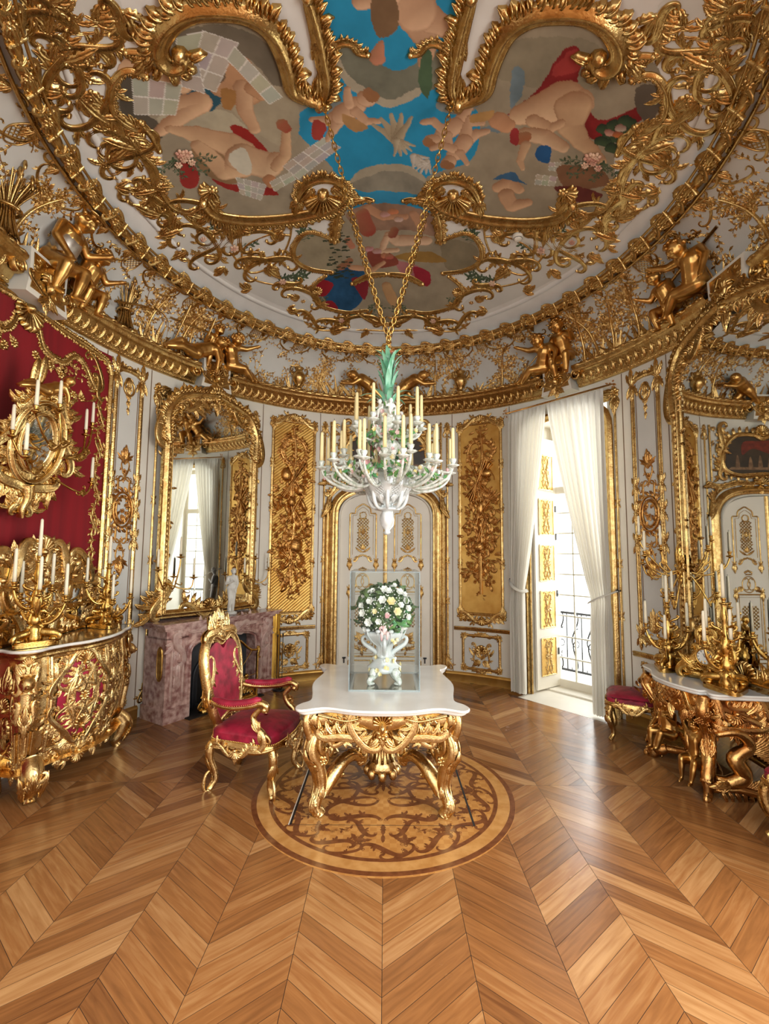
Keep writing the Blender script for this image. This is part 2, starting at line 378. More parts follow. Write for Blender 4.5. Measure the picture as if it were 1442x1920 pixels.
# ================================================================ FLOOR
def wood_mat():
    m = bpy.data.materials.new('oak_parquet'); m.use_nodes = True; nt = m.node_tree; b = nt.nodes['Principled BSDF']
    uv = nt.nodes.new('ShaderNodeUVMap'); at = nt.nodes.new('ShaderNodeAttribute'); at.attribute_name = 'tint'
    mp = nt.nodes.new('ShaderNodeMapping'); mp.inputs['Scale'].default_value = (2.2, 26, 1)
    nt.links.new(uv.outputs[0], mp.inputs[0])
    n = nt.nodes.new('ShaderNodeTexNoise'); n.inputs['Scale'].default_value = 1.6; n.inputs['Detail'].default_value = 7; n.inputs['Distortion'].default_value = 0.6
    nt.links.new(mp.outputs[0], n.inputs['Vector'])
    r = nt.nodes.new('ShaderNodeValToRGB'); e = r.color_ramp.elements
    e[0].position = 0.0; e[0].color = (*s2l(98, 56, 28), 1); e[1].position = 1.0; e[1].color = (*s2l(202, 154, 102), 1)
    e2 = e.new(0.5); e2.color = (*s2l(156, 102, 56), 1)
    ma = nt.nodes.new('ShaderNodeMath'); ma.operation = 'MULTIPLY_ADD'; ma.inputs[1].default_value = 0.75; 
    nt.links.new(n.outputs[0], ma.inputs[0]); nt.links.new(at.outputs['Fac'], ma.inputs[2]); nt.links.new(ma.outputs[0], r.inputs[0])
    nt.links.new(r.outputs[0], b.inputs['Base Color'])
    n2 = nt.nodes.new('ShaderNodeTexNoise'); n2.inputs['Scale'].default_value = 2.5; n2.inputs['Detail'].default_value = 4
    tc = nt.nodes.new('ShaderNodeTexCoord'); nt.links.new(tc.outputs['Object'], n2.inputs['Vector'])
    mr = nt.nodes.new('ShaderNodeMapRange'); mr.inputs[3].default_value = 0.14; mr.inputs[4].default_value = 0.34
    nt.links.new(n2.outputs[0], mr.inputs[0]); nt.links.new(mr.outputs[0], b.inputs['Roughness'])
    bp = nt.nodes.new('ShaderNodeBump'); bp.inputs['Strength'].default_value = 0.06; bp.inputs['Distance'].default_value = 0.004
    nt.links.new(n.outputs[0], bp.inputs['Height']); nt.links.new(bp.outputs[0], b.inputs['Normal'])
    return m
M['oak'] = wood_mat()
M['inlay_ground'] = mat('inlaid_maple', s2l(206, 148, 82), 0.2, var=s2l(186, 126, 64), vscale=9, stretch=(3, 14, 1))
M['inlay_dark'] = mat('inlaid_rosewood', s2l(126, 74, 42), 0.22, var=s2l(104, 58, 32), vscale=20)
M['inlay_ring'] = mat('inlaid_satinwood', s2l(204, 150, 88), 0.2, var=s2l(184, 128, 68), vscale=12)
def build_floor():
    CW, PW, SL = 0.411, 0.130, 0.34
    quads, tints, uvs = [], [], []
    def clip(P, ylim, keep_low):
        out = []
        for i in range(len(P)):
            a, b = P[i - 1], P[i]; ia = (a[1] <= ylim) == keep_low; ib = (b[1] <= ylim) == keep_low
            if ia != ib:
                t = (ylim - a[1]) / (b[1] - a[1]); out.append((a[0] + (b[0] - a[0]) * t, ylim))
            if ib: out.append(b)
        return out
    ym = 3.95; g = 0.0013
    for c in range(-10, 10):
        x0, x1 = c * CW, (c + 1) * CW
        for up in (0, 1):
            sgn = (1 if (c % 2 == 0) else -1) * (1 if not up else -1)
            y = -3.2 if not up else ym - 0.6
            while y < (ym + 0.6 if not up else 8.2):
                d0, d1 = (0, SL * sgn) if sgn > 0 else (-SL * sgn, 0)
                P = [(x0 + g, y + d0 + g), (x1 - g, y + d1 + g), (x1 - g, y + d1 + PW - g), (x0 + g, y + d0 + PW - g)]
                P = clip(P, ym - g if not up else ym + g, not up)
                if len(P) >= 3:
                    quads.append(P); tints.append(random.choice((random.gauss(.10, .12), random.gauss(.18, .11), random.gauss(-.08, .10))))
                    an = math.atan2(SL * sgn, CW); ox, oy = random.random() * 40, random.random() * 40
                    uvs.append([(ox + p[0] * cos(an) + p[1] * sin(an), oy - p[0] * sin(an) + p[1] * cos(an)) for p in P])
                y += PW
    me = bpy.data.meshes.new('floor'); V = [(x, y, 0.0) for q in quads for x, y in q]; F = []; k = 0
    for q in quads: F.append(list(range(k, k + len(q)))); k += len(q)
    me.from_pydata(V, [], F); me.update()
    ul = me.uv_layers.new(name='UVMap'); flat = [c for q in uvs for p in q for c in p]; ul.data.foreach_set('uv', flat)
    at = me.attributes.new('tint', 'FLOAT', 'FACE'); at.data.foreach_set('value', tints)
    me.materials.append(M['oak'])
    o = bpy.data.objects.new('floor', me); COL.objects.link(o); o['kind'] = 'structure'
    b = G(); box(b, (0, 2.5, -0.031), (8.4, 11.4, 0.06)); b.build('floor_joints', 'black', o, smooth=False)
    # inlaid oval medallion
    cx, cy = 0.0, 3.865; a = np.linspace(0, 2 * pi, 128, endpoint=False)
    def ring(r0, r1, z, m, name):
        g_ = G(); A = np.stack([np.stack([cx + np.cos(a) * r, cy + np.sin(a) * r, np.full_like(a, zz)], -1) for r, zz in ((r0, z - .002), (r0, z), (r1, z), (r1, z - .002))], 1)
        g_.grid(A[:, ::-1], cu=True); g_.build(name, m, o, smooth=False)
    g_ = G(); poly(g_, np.stack([cx + np.cos(a) * 1.0, cy + np.sin(a) * 1.015], 1), 0.0004, 0.0012); g_.build('inlaid_medallion', inlay_check(), o, smooth=False)
    ring(0.962, 1.0, 0.0022, 'inlay_dark', 'inlaid_border'); ring(0.875, 0.962, 0.0018, 'inlay_ring', 'inlaid_border'); ring(0.845, 0.875, 0.0022, 'inlay_dark', 'inlaid_border')
    s = G()
    def sc_(p0, p1, w_, t0, t1, mid, lv=3, side=-1): scroll(s, p0, p1, w_, t0, t1, mid, max(1, lv - 1), side, 'flat', 0.0004, 0.0012, ball=True, lw=.62)
    # running border scrolls
    for k in range(14):
        am = 2 * pi * (k + 0.5) / 14; d = 2 * pi / 14 * 0.46
        p = lambda an, r: (cx + cos(an) * r, cy + sin(an) * r)
        sg = 1 if k % 2 else -1
        sc_(p(am - d * .8, 0.765), p(am + d * .8, 0.765), 0.017, 3.6 * sg, -3.6 * sg, 0.0, 4, sg); sc_(p(am, .80), p(am + d, .72), .011, 3.5, 3.5, .3, 2, 1)
        q = p(am + d, 0.70); ros(s, q, 0.04, 6, 0.0)
        for da in (-1, 0, 1): leaf(s, q, am + pi + da * .7, .1, .02, .4 * da)
    # central arabesque: mirrored about x and about the middle of the trap
    tmp = G()
    def t_(p0, p1, w_, t0, t1, mid, lv=3, side=-1): scroll(tmp, p0, p1, w_, t0, t1, mid, max(1, lv - 1), side, 'flat', 0.0004, 0.0012, lw=.62)
    t_((0.02, -.56), (0.34, -.50), .022, -1.0, 4.4, -1.2, 4, 1); t_((0.34, -.50), (0.05, -.28), .019, 3.2, 0.5, 1.2, 3, -1)
    t_((0.04, -.30), (0.52, -.34), .018, 2, -4, .4, 4, 1); t_((0.05, -.72), (0.24, -.60), .017, 3, -3.5, .5, 3, 1)
    t_((0.06, -.16), (0.34, -.10), .017, 3.8, -3.8, .2, 4, 1); t_((.30, -.05), (.36, -.28), .014, 3, 3, 1, 3, 1)
    t_((0.12, .02), (0.50, -.02), .016, 3.5, 3.5, -.8, 3, 1); t_((.40, -.2), (.58, -.1), .013, 3, 3, .8, 3, 1)
    for an in np.linspace(-pi / 2, pi / 2, 9): leaf(tmp, (0.02 * cos(an), 0.02 * sin(an)), an, .15, .018, h=.0006)
    leaf(tmp, (0, -.62), -pi / 2, .12, .02, h=.0006); leaf(tmp, (0, -.74), -pi / 2, .08, .016, h=.0006)
    for q in ((.2, -.62), (.45, -.45), (.5, -.22)): twig(tmp, q, -.5, .14, 7, .02, stem=.002)
    fm = lambda sx, sy: (lambda V: np.column_stack([V[:, 0] * sx + cx, V[:, 1] * sy + 4.0, V[:, 2]]))
    def flat(q, z0):
        for i, b_ in enumerate(q.V): b_[:, 2] = z0 + i * 1.2e-6
    flat(s, .0019); flat(tmp, .0016)
    for sx in (1, -1):
        for sy in (1, -1): s.join(tmp, fm(sx, sy)); tmp.V = [b_ + (0, 0, 2.3e-7) for b_ in tmp.V]
        V = s.verts(); Qs = np.concatenate(s.Q); Ts = np.concatenate(s.T) if s.T else np.zeros((0, 3), int)
    def up_(F): a_, b_, c_ = V[F[:, 0]], V[F[:, 1]], V[F[:, 2]]; n_ = (b_[:, 0] - a_[:, 0]) * (c_[:, 1] - a_[:, 1]) - (b_[:, 1] - a_[:, 1]) * (c_[:, 0] - a_[:, 0]); F = F[np.abs(n_) > 1e-9]; n_ = n_[np.abs(n_) > 1e-9]; F[n_ < 0] = F[n_ < 0][:, ::-1]; return F
    s.V = [V]; s.Q = [up_(Qs)]; s.T = [up_(Ts)] if len(Ts) else []
    s.build('inlaid_arabesque', 'inlay_dark', o, smooth=False)
    t = G()
    for x_ in (-0.632, 0.622): box(t, (x_, 3.98, 0.0018), (0.014, 1.22, 0.0016))
    box(t, (0, 4.59, 0.0018), (1.26, 0.012, 0.0016)); box(t, (0, 3.372, 0.0016), (1.26, 0.003, 0.0014)); t.build('trapdoor_gap', 'black', o, smooth=False)
    e = G(); box(e, (-0.644, 3.98, 0.0022), (0.006, 1.22, 0.0024)); e.build('trapdoor_edge', 'white', o, smooth=False)
    return o
def inlay_check():
    m = bpy.data.materials.new('inlaid_parquetry'); m.use_nodes = True; nt = m.node_tree; b = nt.nodes['Principled BSDF']
    tc = nt.nodes.new('ShaderNodeTexCoord'); ck = nt.nodes.new('ShaderNodeTexChecker'); ck.inputs['Scale'].default_value = 23
    ck.inputs[1].default_value = (*s2l(204, 146, 80), 1); ck.inputs[2].default_value = (*s2l(190, 130, 68), 1)
    nz = nt.nodes.new('ShaderNodeTexNoise'); nz.inputs['Scale'].default_value = 7; nz.inputs['Detail'].default_value = 5
    mx = nt.nodes.new('ShaderNodeMix'); mx.data_type = 'RGBA'; mx.inputs['B'].default_value = (*s2l(178, 118, 58), 1)
    nt.links.new(tc.outputs['Object'], ck.inputs[0]); nt.links.new(tc.outputs['Object'], nz.inputs['Vector'])
    mr = nt.nodes.new('ShaderNodeMapRange'); mr.inputs[1].default_value = .4; mr.inputs[2].default_value = .75; mr.inputs[4].default_value = .8
    nt.links.new(nz.outputs[0], mr.inputs[0]); nt.links.new(mr.outputs[0], mx.inputs['Factor'])
    nt.links.new(ck.outputs[0], mx.inputs['A']); nt.links.new(mx.outputs['Result'], b.inputs['Base Color'])
    b.inputs['Roughness'].default_value = 0.2
    return m
FLOOR = build_floor()
# ================================================================ WALLS
WZ = 4.3
def bay(name, segs, m='white'):
    g = G()
    for a0, a1, z0, z1 in segs:
        s0, s1 = arc(a0), arc(a1); g.join(wall_grid(s0, s1, z0, z1, 0.0))
    o = g.build(name, m); o['kind'] = 'structure'; return o
W0, W1, WH = 39.5, 59.8, 3.70
WALL_B = bay('wall_back', [(-35, 35, 0, WZ)])
for a_ in range(-135, -35, 25): bay('wall_left', [(a_, a_ + 25, 0, WZ)])
for q_ in ((35, W0, 0, WZ), (W1, 74, 0, WZ), (74, 90, 0, WZ), (90, 106, 0, WZ), (106, 122, 0, WZ), (W0, W1, WH, WZ)): bay('wall_right', [q_])
def wall_child(g, name, m, par, smooth=True): return g.build(name, m, par, smooth)
# thin shadow joints between the bays
g = G()
for t_ in (-63.4, -35.0, -19.0, 19.0, 35.0, 63.4, -73.4, 73.4):
    q = G(); strip(q, [(0, 0.12), (0, 2), (0, 3.98)], 0.005, 0.003, 'flat'); g.join(q, wmap(t_))
g.build('panel_joint', 'line', WALL_B, False)
def reveal(name, a0, a1, z1, dep):
    p0, p1 = np.array(wpt(a0)), np.array(wpt(a1)); t = (p1 - p0) / np.linalg.norm(p1 - p0); n = np.array([-t[1], t[0], 0])
    mid = (p0 + p1) / 2 - np.array([0, YC, 0]); n = n if np.dot(n, mid) > 0 else -n
    g = G()
    A = np.array([[p0 + n * d + (0, 0, z) for d in (0, dep)] for z in (0, z1)]); g.grid(A)
    A = np.array([[p1 + n * d + (0, 0, z) for d in (0, dep)] for z in (0, z1)]); g.grid(A)
    A = np.array([[q + n * d + (0, 0, z1) for d in (0, dep)] for q in (p0, (p0 + p1) / 2 * 1.0, p1)]); g.grid(A)
    A = np.array([[q + n * d + (0, 0, .001) for d in (-0.3, dep)] for q in (p0, p1)]); g.grid(A)
    o = g.build(name, 'white', None, False); o['kind'] = 'structure'; return o, p0, p1, t, n
REV1, WP0, WP1, WT, WN = reveal('wall_window_reveal', W0, W1, WH, 0.62)
# gilded skirting
g = G()
for a0, a1 in ((-35, -16.5), (16.5, 37), (-73.5, -63), (62, 77)):
    q = G(); n = 20; u = np.linspace(arc(a0), arc(a1), n)
    A = np.zeros((n, 6, 3)); A[..., 0] = u[:, None]; A[..., 1] = (0, .095, .105, .115, .135, .14); A[..., 2] = (.025, .025, .032, .03, .018, 0); q.grid(A); g.join(q, wmap(0))
o = g.build('baseboard_back', 'gold_flat'); o['kind'] = 'structure'
# dado rail
g = G()
for a0, a1 in ((-34.6, -19.4), (19.4, 34.6), (-73, -64), (64, 76)):
    q = G(); n = 16; u = np.linspace(arc(a0), arc(a1), n)
    A = np.zeros((n, 7, 3)); A[..., 0] = u[:, None]; A[..., 1] = (.735, .735, .75, .765, .775, .79, .79); A[..., 2] = (0, .015, .028, .02, .032, .03, 0); q.grid(A); g.join(q, wmap(0))
o = g.build('trim_dado', 'gold'); o['kind'] = 'structure'
# ================================================================ CORNICE, COVE, RING, DOME
CPROF = [(0, 3.985), (.03, 3.985), (.045, 3.995), (.045, 4.02), (.06, 4.03), (.115, 4.14), (.13, 4.15), (.15, 4.165), (.15, 4.185), (.17, 4.195), (.185, 4.215), (.185, 4.235), (.165, 4.25), (.0, 4.26)]
GAPS = [(0, 3.4), (49.3, 4.2), (90, 4.6), (-49.3, 4.2), (-90, 4.6), (130.7, 4.2), (-130.7, 4.2), (180, 3.4)]
def cornice():
    edges = []; gs = sorted(GAPS); 
    for i in range(len(gs)):
        a, b = gs[i], gs[(i + 1) % len(gs)]; e0 = a[0] + a[1]; e1 = b[0] - b[1] + (360 if i == len(gs) - 1 else 0)
        edges.append((e0, e1))
    root = struct('trim_cornice', (0, YC, 4.0)); base = G(); orn = G()
    P = np.array(CPROF)
    for e0, e1 in edges:
        u0, u1 = np.interp(R(e0), _t2, _s2), np.interp(R(e1), _t2, _s2)
        n = max(8, int((u1 - u0) / .05)); u = np.linspace(u0, u1, n)
        sc_ = np.ones(n); A = np.zeros((n, len(P), 3)); A[..., 0] = u[:, None]; A[..., 1] = P[:, 1]; A[..., 2] = P[:, 0]
        q = G(); q.grid(A[:, ::-1])
        for uu in (u0, u1): # rolled scroll ends
            c_ = np.array([(uu, z, d) for d, z in CPROF]); q.add(np.vstack([c_, [[uu, 4.1, 0]]]), T=[(i, i + 1, len(P)) for i in range(len(P) - 1)])
        base.join(q, wmap2)
        q = G()
        for uu in (u0 + .03, u1 - .03):
            m_ = G(); a_ = np.linspace(0, 2 * pi * 1.6, 40); rr = np.linspace(.085, .02, 40)
            strip(m_, np.stack([rr * np.cos(a_), rr * np.sin(a_)], 1), .016, .05, 'round'); blob(m_, (0, 0), .025, h=.05); 
            q.join(m_, lambda V, uu=uu: np.column_stack([uu + V[:, 0], 4.13 + V[:, 1], .1 + V[:, 2]]))
        # acanthus on the sloping frieze
        fr = G(); Lf = .115; k = int((u1 - u0 - .12) / .105)
        for i in range(k):
            uu = u0 + .1 + i * .105
            scroll(fr, (uu - .045, .02), (uu + .05, .06), .0085, 4, -4.5, .2, 2, 1, n=22)
            leaf(fr, (uu, .0), pi / 2 - .5, .12, .02, .8, lobes=3, n=8)
            ros(fr, (uu + .03, .09), .018, 5)
        kx = np.array([.055, .11]); 
        q.join(fr, lambda V: np.column_stack([V[:, 0], 4.03 + V[:, 1] * .11 / .123 - V[:, 2] * .4, .062 + V[:, 1] * .055 / .123 + V[:, 2] * .9]))
        # bound reeds on the top roll, beads under the frieze
        k = int((u1 - u0) / .13)
        for i in range(k):
            uu = u0 + (i + .5) * (u1 - u0) / k
            m_ = G(); blob(m_, (0, 0), .05, .017, .017, 8, 3); q.join(m_, lambda V, uu=uu: np.column_stack([uu + V[:, 0], 4.225 + V[:, 1], .184 + V[:, 2]]))
        k = int((u1 - u0) / .045)
        for i in range(k):
            uu = u0 + (i + .5) * (u1 - u0) / k
            m_ = G(); blob(m_, (0, 0), .014, .012, .012, 6, 3); q.join(m_, lambda V, uu=uu: np.column_stack([uu + V[:, 0], 4.008 + V[:, 1], .044 + V[:, 2]]))
        orn.join(q, wmap2)
    base.build('cornice_moulding', 'gold', root); orn.build('cornice_carving', 'gold', root)
    # white console blocks with gilded shields in the breaks
    wh = G(); og = G()
    for a, hw in GAPS:
        if abs(a) > 131: continue
        hwu = (np.interp(R(a + hw), _t2, _s2) - np.interp(R(a - hw), _t2, _s2)) / 2
        q = G(); x = hwu * .96; P2 = [(-x * 1.0, 3.95), (x * 1.0, 3.95), (x * .86, 4.12), (x * .9, 4.34), (-x * .9, 4.34), (-x * .86, 4.12)]
        poly(q, P2, 0.0, 0.17); wh.join(q, wmap(a))
        q = G(); x *= .84; poly(q, [(-x, 4.0), (x, 4.0), (x * .85, 4.13), (x * .9, 4.31), (-x * .9, 4.31), (-x * .85, 4.13)], .17, .178)
        shell(q, (0, 4.1), pi / 2, .13, 9, 2.6, .05, .178)
        for sd in (-1, 1):
            scroll(q, (sd * .02, 4.06), (sd * x * .95, 4.14), .014, sd * 4, sd * 4, -sd * 1.2, 2, sd, z0=.178); scroll(q, (sd * .05, 4.27), (sd * x * .8, 4.2), .012, sd * -4, sd * 4, sd * .5, 2, sd, z0=.178)
            acan(q, (0, 4.02), -pi / 2 + sd * .9, .16, 2, z0=.17)
        blob(q, (0, 4.1), .045, .06, .05, z0=.19); acan(q, (0, 4.0), -pi / 2, .14, 2, z0=.16)
        og.join(q, wmap(a))
    wh.build('console_block', 'white', root, False); og.build('console_carving', 'gold', root)
    return root
_t2 = np.linspace(-2 * pi, 4 * pi, 12001); _s2 = np.concatenate([[0], np.cumsum(np.hypot(np.diff(EA * np.sin(_t2)), np.diff(EB * np.cos(_t2))))]); _s2 -= np.interp(0, _t2, _s2)
def wmap2(V):
    th = np.interp(V[:, 0], _s2, _t2); nx, ny = np.sin(th) / EA, np.cos(th) / EB; l = np.hypot(nx, ny)
    return np.column_stack([EA * np.sin(th) - nx / l * V[:, 2], YC + EB * np.cos(th) - ny / l * V[:, 2], V[:, 1]])
CORNICE = cornice()
CEIL = struct('ceiling', (0, YC, 4.9))
PERIM = float(np.interp(2 * pi, _t2, _s2))
A = np.zeros((160, 14, 3)); A[..., 0] = np.linspace(0, PERIM, 160, endpoint=False)[:, None]; A[..., 1] = np.linspace(0, 1, 14)
def covem(V):
    th = np.interp(V[:, 0], _s2, _t2); V2 = V.copy(); V2[:, 0] = np.interp(np.mod(th + pi, 2 * pi) - pi, _t, _s); return cove(0)(V2)
g = G(); g.grid(A, cu=True); g.map(covem).build('cove', 'grey', CEIL)
a = np.linspace(0, 2 * pi, 160, endpoint=False); rr = np.linspace(0.0, 1.03, 18)
A = np.stack([np.stack([RA * np.sin(a) * r, YC + RB * np.cos(a) * r, dome_z(RA * np.sin(a) * r, YC + RB * np.cos(a) * r)], -1) for r in rr], 1)
g = G(); g.grid(A, cu=True); g.build('plafond', 'plaster', CEIL)
# gilded bound-reed ring between cove and ceiling
def ring():
    root = struct('trim_ceiling_ring', (0, YC, RZ)); g = G(); n = 720; a = np.linspace(0, 2 * pi, n, endpoint=False)
    per = PERIM * RA / EA; k = 54
    for rad, off, dz, lob, mname in ((.038, -.005, -.03, .22, 'roll'), (.016, .075, -.055, 0, 'rod'), (.012, -.07, -.01, 0, 'rod')):
        r_ = rad * (1 + lob * np.cos(a * k * 1.0) ** 2)
        P = np.stack([(RA + off) * np.sin(a), YC + (RB + off) * np.cos(a), np.full(n, RZ + dz)], 1); tube(g, P, r_, 8, closed=True)
    g.build('ring_moulding', 'gold', root)
    o = G()
    for i in range(k):
        an = 2 * pi * i / k; q = G(); tn = np.array([RA * cos(an), -RB * sin(an), 0]); tn /= np.linalg.norm(tn)
        nrm = np.array([-sin(an) * .8, -cos(an) * .8, -.6]); nrm /= np.linalg.norm(nrm); up = np.cross(nrm, tn)
        scroll(q, (-.10, -.02), (.02, .025), .011, 4, -3, .5, 2, 1, n=20); scroll(q, (.06, -.03), (-.03, .03), .011, 4, 4, 1, 1, 1, n=20)
        acan(q, (-.02, 0), 0, .15, 2, .5, .024); leaf(q, (.04, 0), pi, .1, .025); ros(q, (.0, 0), .03, 5, .012); strip(q, [(.09, -.05), (.095, 0), (.09, .05)], .012, .02)
        o.join(q, plane_map((RA * sin(an), YC + RB * cos(an), RZ - .03) + nrm * .034, tn * 1.2, up * 1.4, nrm * 1.4))
    o.build('ring_carving', 'gold', root)
ring()

# ================================================================ CEILING STUCCO AND PAINTING
def band(g, path, w, side=0, fr=1.0, prof='mould', h=None, z0=0.0, dens=1.7, closed=False, fl=1.75):
    P = np.asarray(path, float); L = np.linalg.norm(np.diff(P, axis=0), axis=1).sum(); n = max(10, int(L / .022)); P = resamp(P, n)
    s = np.linspace(0, 1, n); wv = w * (0.6 + .4 * np.sin(pi * s) ** .5)
    strip(g, P, wv, (w * 1.0 if h is None else h), prof, z0); N, T = normals2(P)
    k = int(L / (w * 1.1) * dens) if side or fr else 0
    for sd in ((side,) if side else (-1, 1)):
        for j in range(k):
            i = int((j + .5) / k * (n - 1)); a = math.atan2(T[i][1], T[i][0]); f = fr * random.uniform(.75, 1.25)
            leaf(g, P[i] + N[i] * sd * wv[i] * .55, a + sd * random.uniform(.35, .8), w * fl * f, w * .5 * f, sd * random.uniform(.6, 1.5), w * .6, z0=z0, lobes=3, n=8)
    for q in (P[0], P[-1]): blob(g, q, w * .8, h=w * 1.1, z0=z0)
    return g
def both(build):
    g = G(); build(g); r = G(); r.join(g); r.join(g.mirx(0.0)); return r.map(dmap)
def up(pts, n=8): return cr(pts, n)
random.seed(21)
def frames(g):
    band(g, up([(-0.549, 3.446), (-0.658, 3.389), (-0.735, 3.313), (-0.737, 3.163), (-0.751, 3.01), (-0.795, 2.856), (-0.906, 2.747), (-1.054, 2.696), (-1.247, 2.676), (-1.41, 2.727), (-1.528, 2.83), (-1.56, 2.927), (-1.52, 2.998), (-1.443, 2.991), (-1.412, 2.952), (-1.429, 2.924)]), .075, 1, 1.0, fl=1.5)
    band(g, up([(-0.561, 3.471), (-0.482, 3.315), (-0.478, 3.103), (-0.491, 2.877), (-0.515, 2.671)]), .06, 1, 1.0)
    band(g, up([(-0.456, 3.108), (-0.396, 3.021), (-0.317, 2.987), (-0.255, 3.006), (-0.221, 3.059), (-0.153, 3.078)]), .032, -1, .8)
    band(g, up([(-1.562, 2.917), (-1.672, 2.867), (-1.749, 2.84)]), .03, -1, .8); 
    band(g, up([(-1.71, 3.031), (-1.786, 2.965), (-1.878, 2.983), (-1.984, 3.077), (-2.041, 3.203), (-2.024, 3.314), (-1.953, 3.408), (-1.903, 3.359)]), .032, -1, .7)
    band(g, up([(-1.912, 3.344), (-1.893, 3.489), (-1.901, 3.63)]), .028, 0, 0)
    band(g, up([(-2.056, 3.939), (-2.064, 4.037), (-2.051, 4.182), (-1.967, 4.292), (-1.847, 4.298), (-1.743, 4.213)]), .03, 1, .8)
    band(g, up([(-1.775, 4.243), (-1.735, 4.388), (-1.603, 4.497), (-1.369, 4.59), (-1.047, 4.633), (-0.765, 4.61), (-0.547, 4.54), (-0.428, 4.431)]), .062, 1, 1.1, dens=1.8)
    band(g, up([(-0.918, 4.416), (-0.807, 4.264), (-0.654, 4.204), (-0.504, 4.237), (-0.41, 4.343), (-0.439, 4.431)]), .05, -1, .8)
    band(g, up([(-0.474, 4.466), (-0.347, 4.514), (-0.237, 4.479), (-0.15, 4.498)]), .028, 1, .9)
    band(g, up([(-0.508, 4.598), (-0.561, 4.789), (-0.596, 5.01)]), .045, 0, .8)
    band(g, up([(-0.629, 4.981), (-0.86, 4.856), (-1.019, 4.961), (-1.088, 5.134), (-1.041, 5.286), (-0.882, 5.407), (-0.67, 5.469)]), .03, 1, .6)
    band(g, up([(-0.753, 5.514), (-0.917, 5.645), (-0.944, 5.833), (-0.856, 6.011), (-0.553, 6.147), (-0.261, 6.13)]), .026, 1, .8)
    band(g, up([(-0.395, 6.176), (-0.194, 6.339), (-0.013, 6.389)]), .035, -1, .6)
    band(g, up([(-0.448, 5.67), (-0.242, 5.56), (-0.017, 5.53)]), .035, 1, .7)
    for q, r in zip([(-1.445, 2.977), (-1.64, 4.122), (-2.047, 3.939), (-0.93, 5.739), (-0.393, 4.46)], (.06, .1, .06, .07, .06)): shell(g, q, random.uniform(0, 6), r * 1.4, 8, 2.6); ros(g, q, r * .5, 6, .02)
    q = [(-0.647, 4.384), (-0.747, 4.312), (-0.539, 4.32)]; shell(g, q[0], 1.7, .26, 11, 2.4, .07); ros(g, q[0], .06, 6, .03); acan(g, q[1], 2.4, .2, 3, .8); acan(g, q[2], .8, .2, 3, .8)
    for q, a, L in zip([(-0.548, 3.437), (-0.436, 2.954), (-1.63, 2.909), (-1.969, 3.385), (-1.72, 4.178), (-0.461, 4.329), (-0.431, 4.47), (-0.9, 4.436)], (-1.5, 1.8, 2.6, -2, 1.4, .6, 0, 2), (.24, .3, .2, .2, .24, .22, .2, .22)): acan(g, q, a, L, 3, .8)
FRAMES = both(frames).build('ceiling_frame_carving', 'gold', CEIL)
random.seed(5)
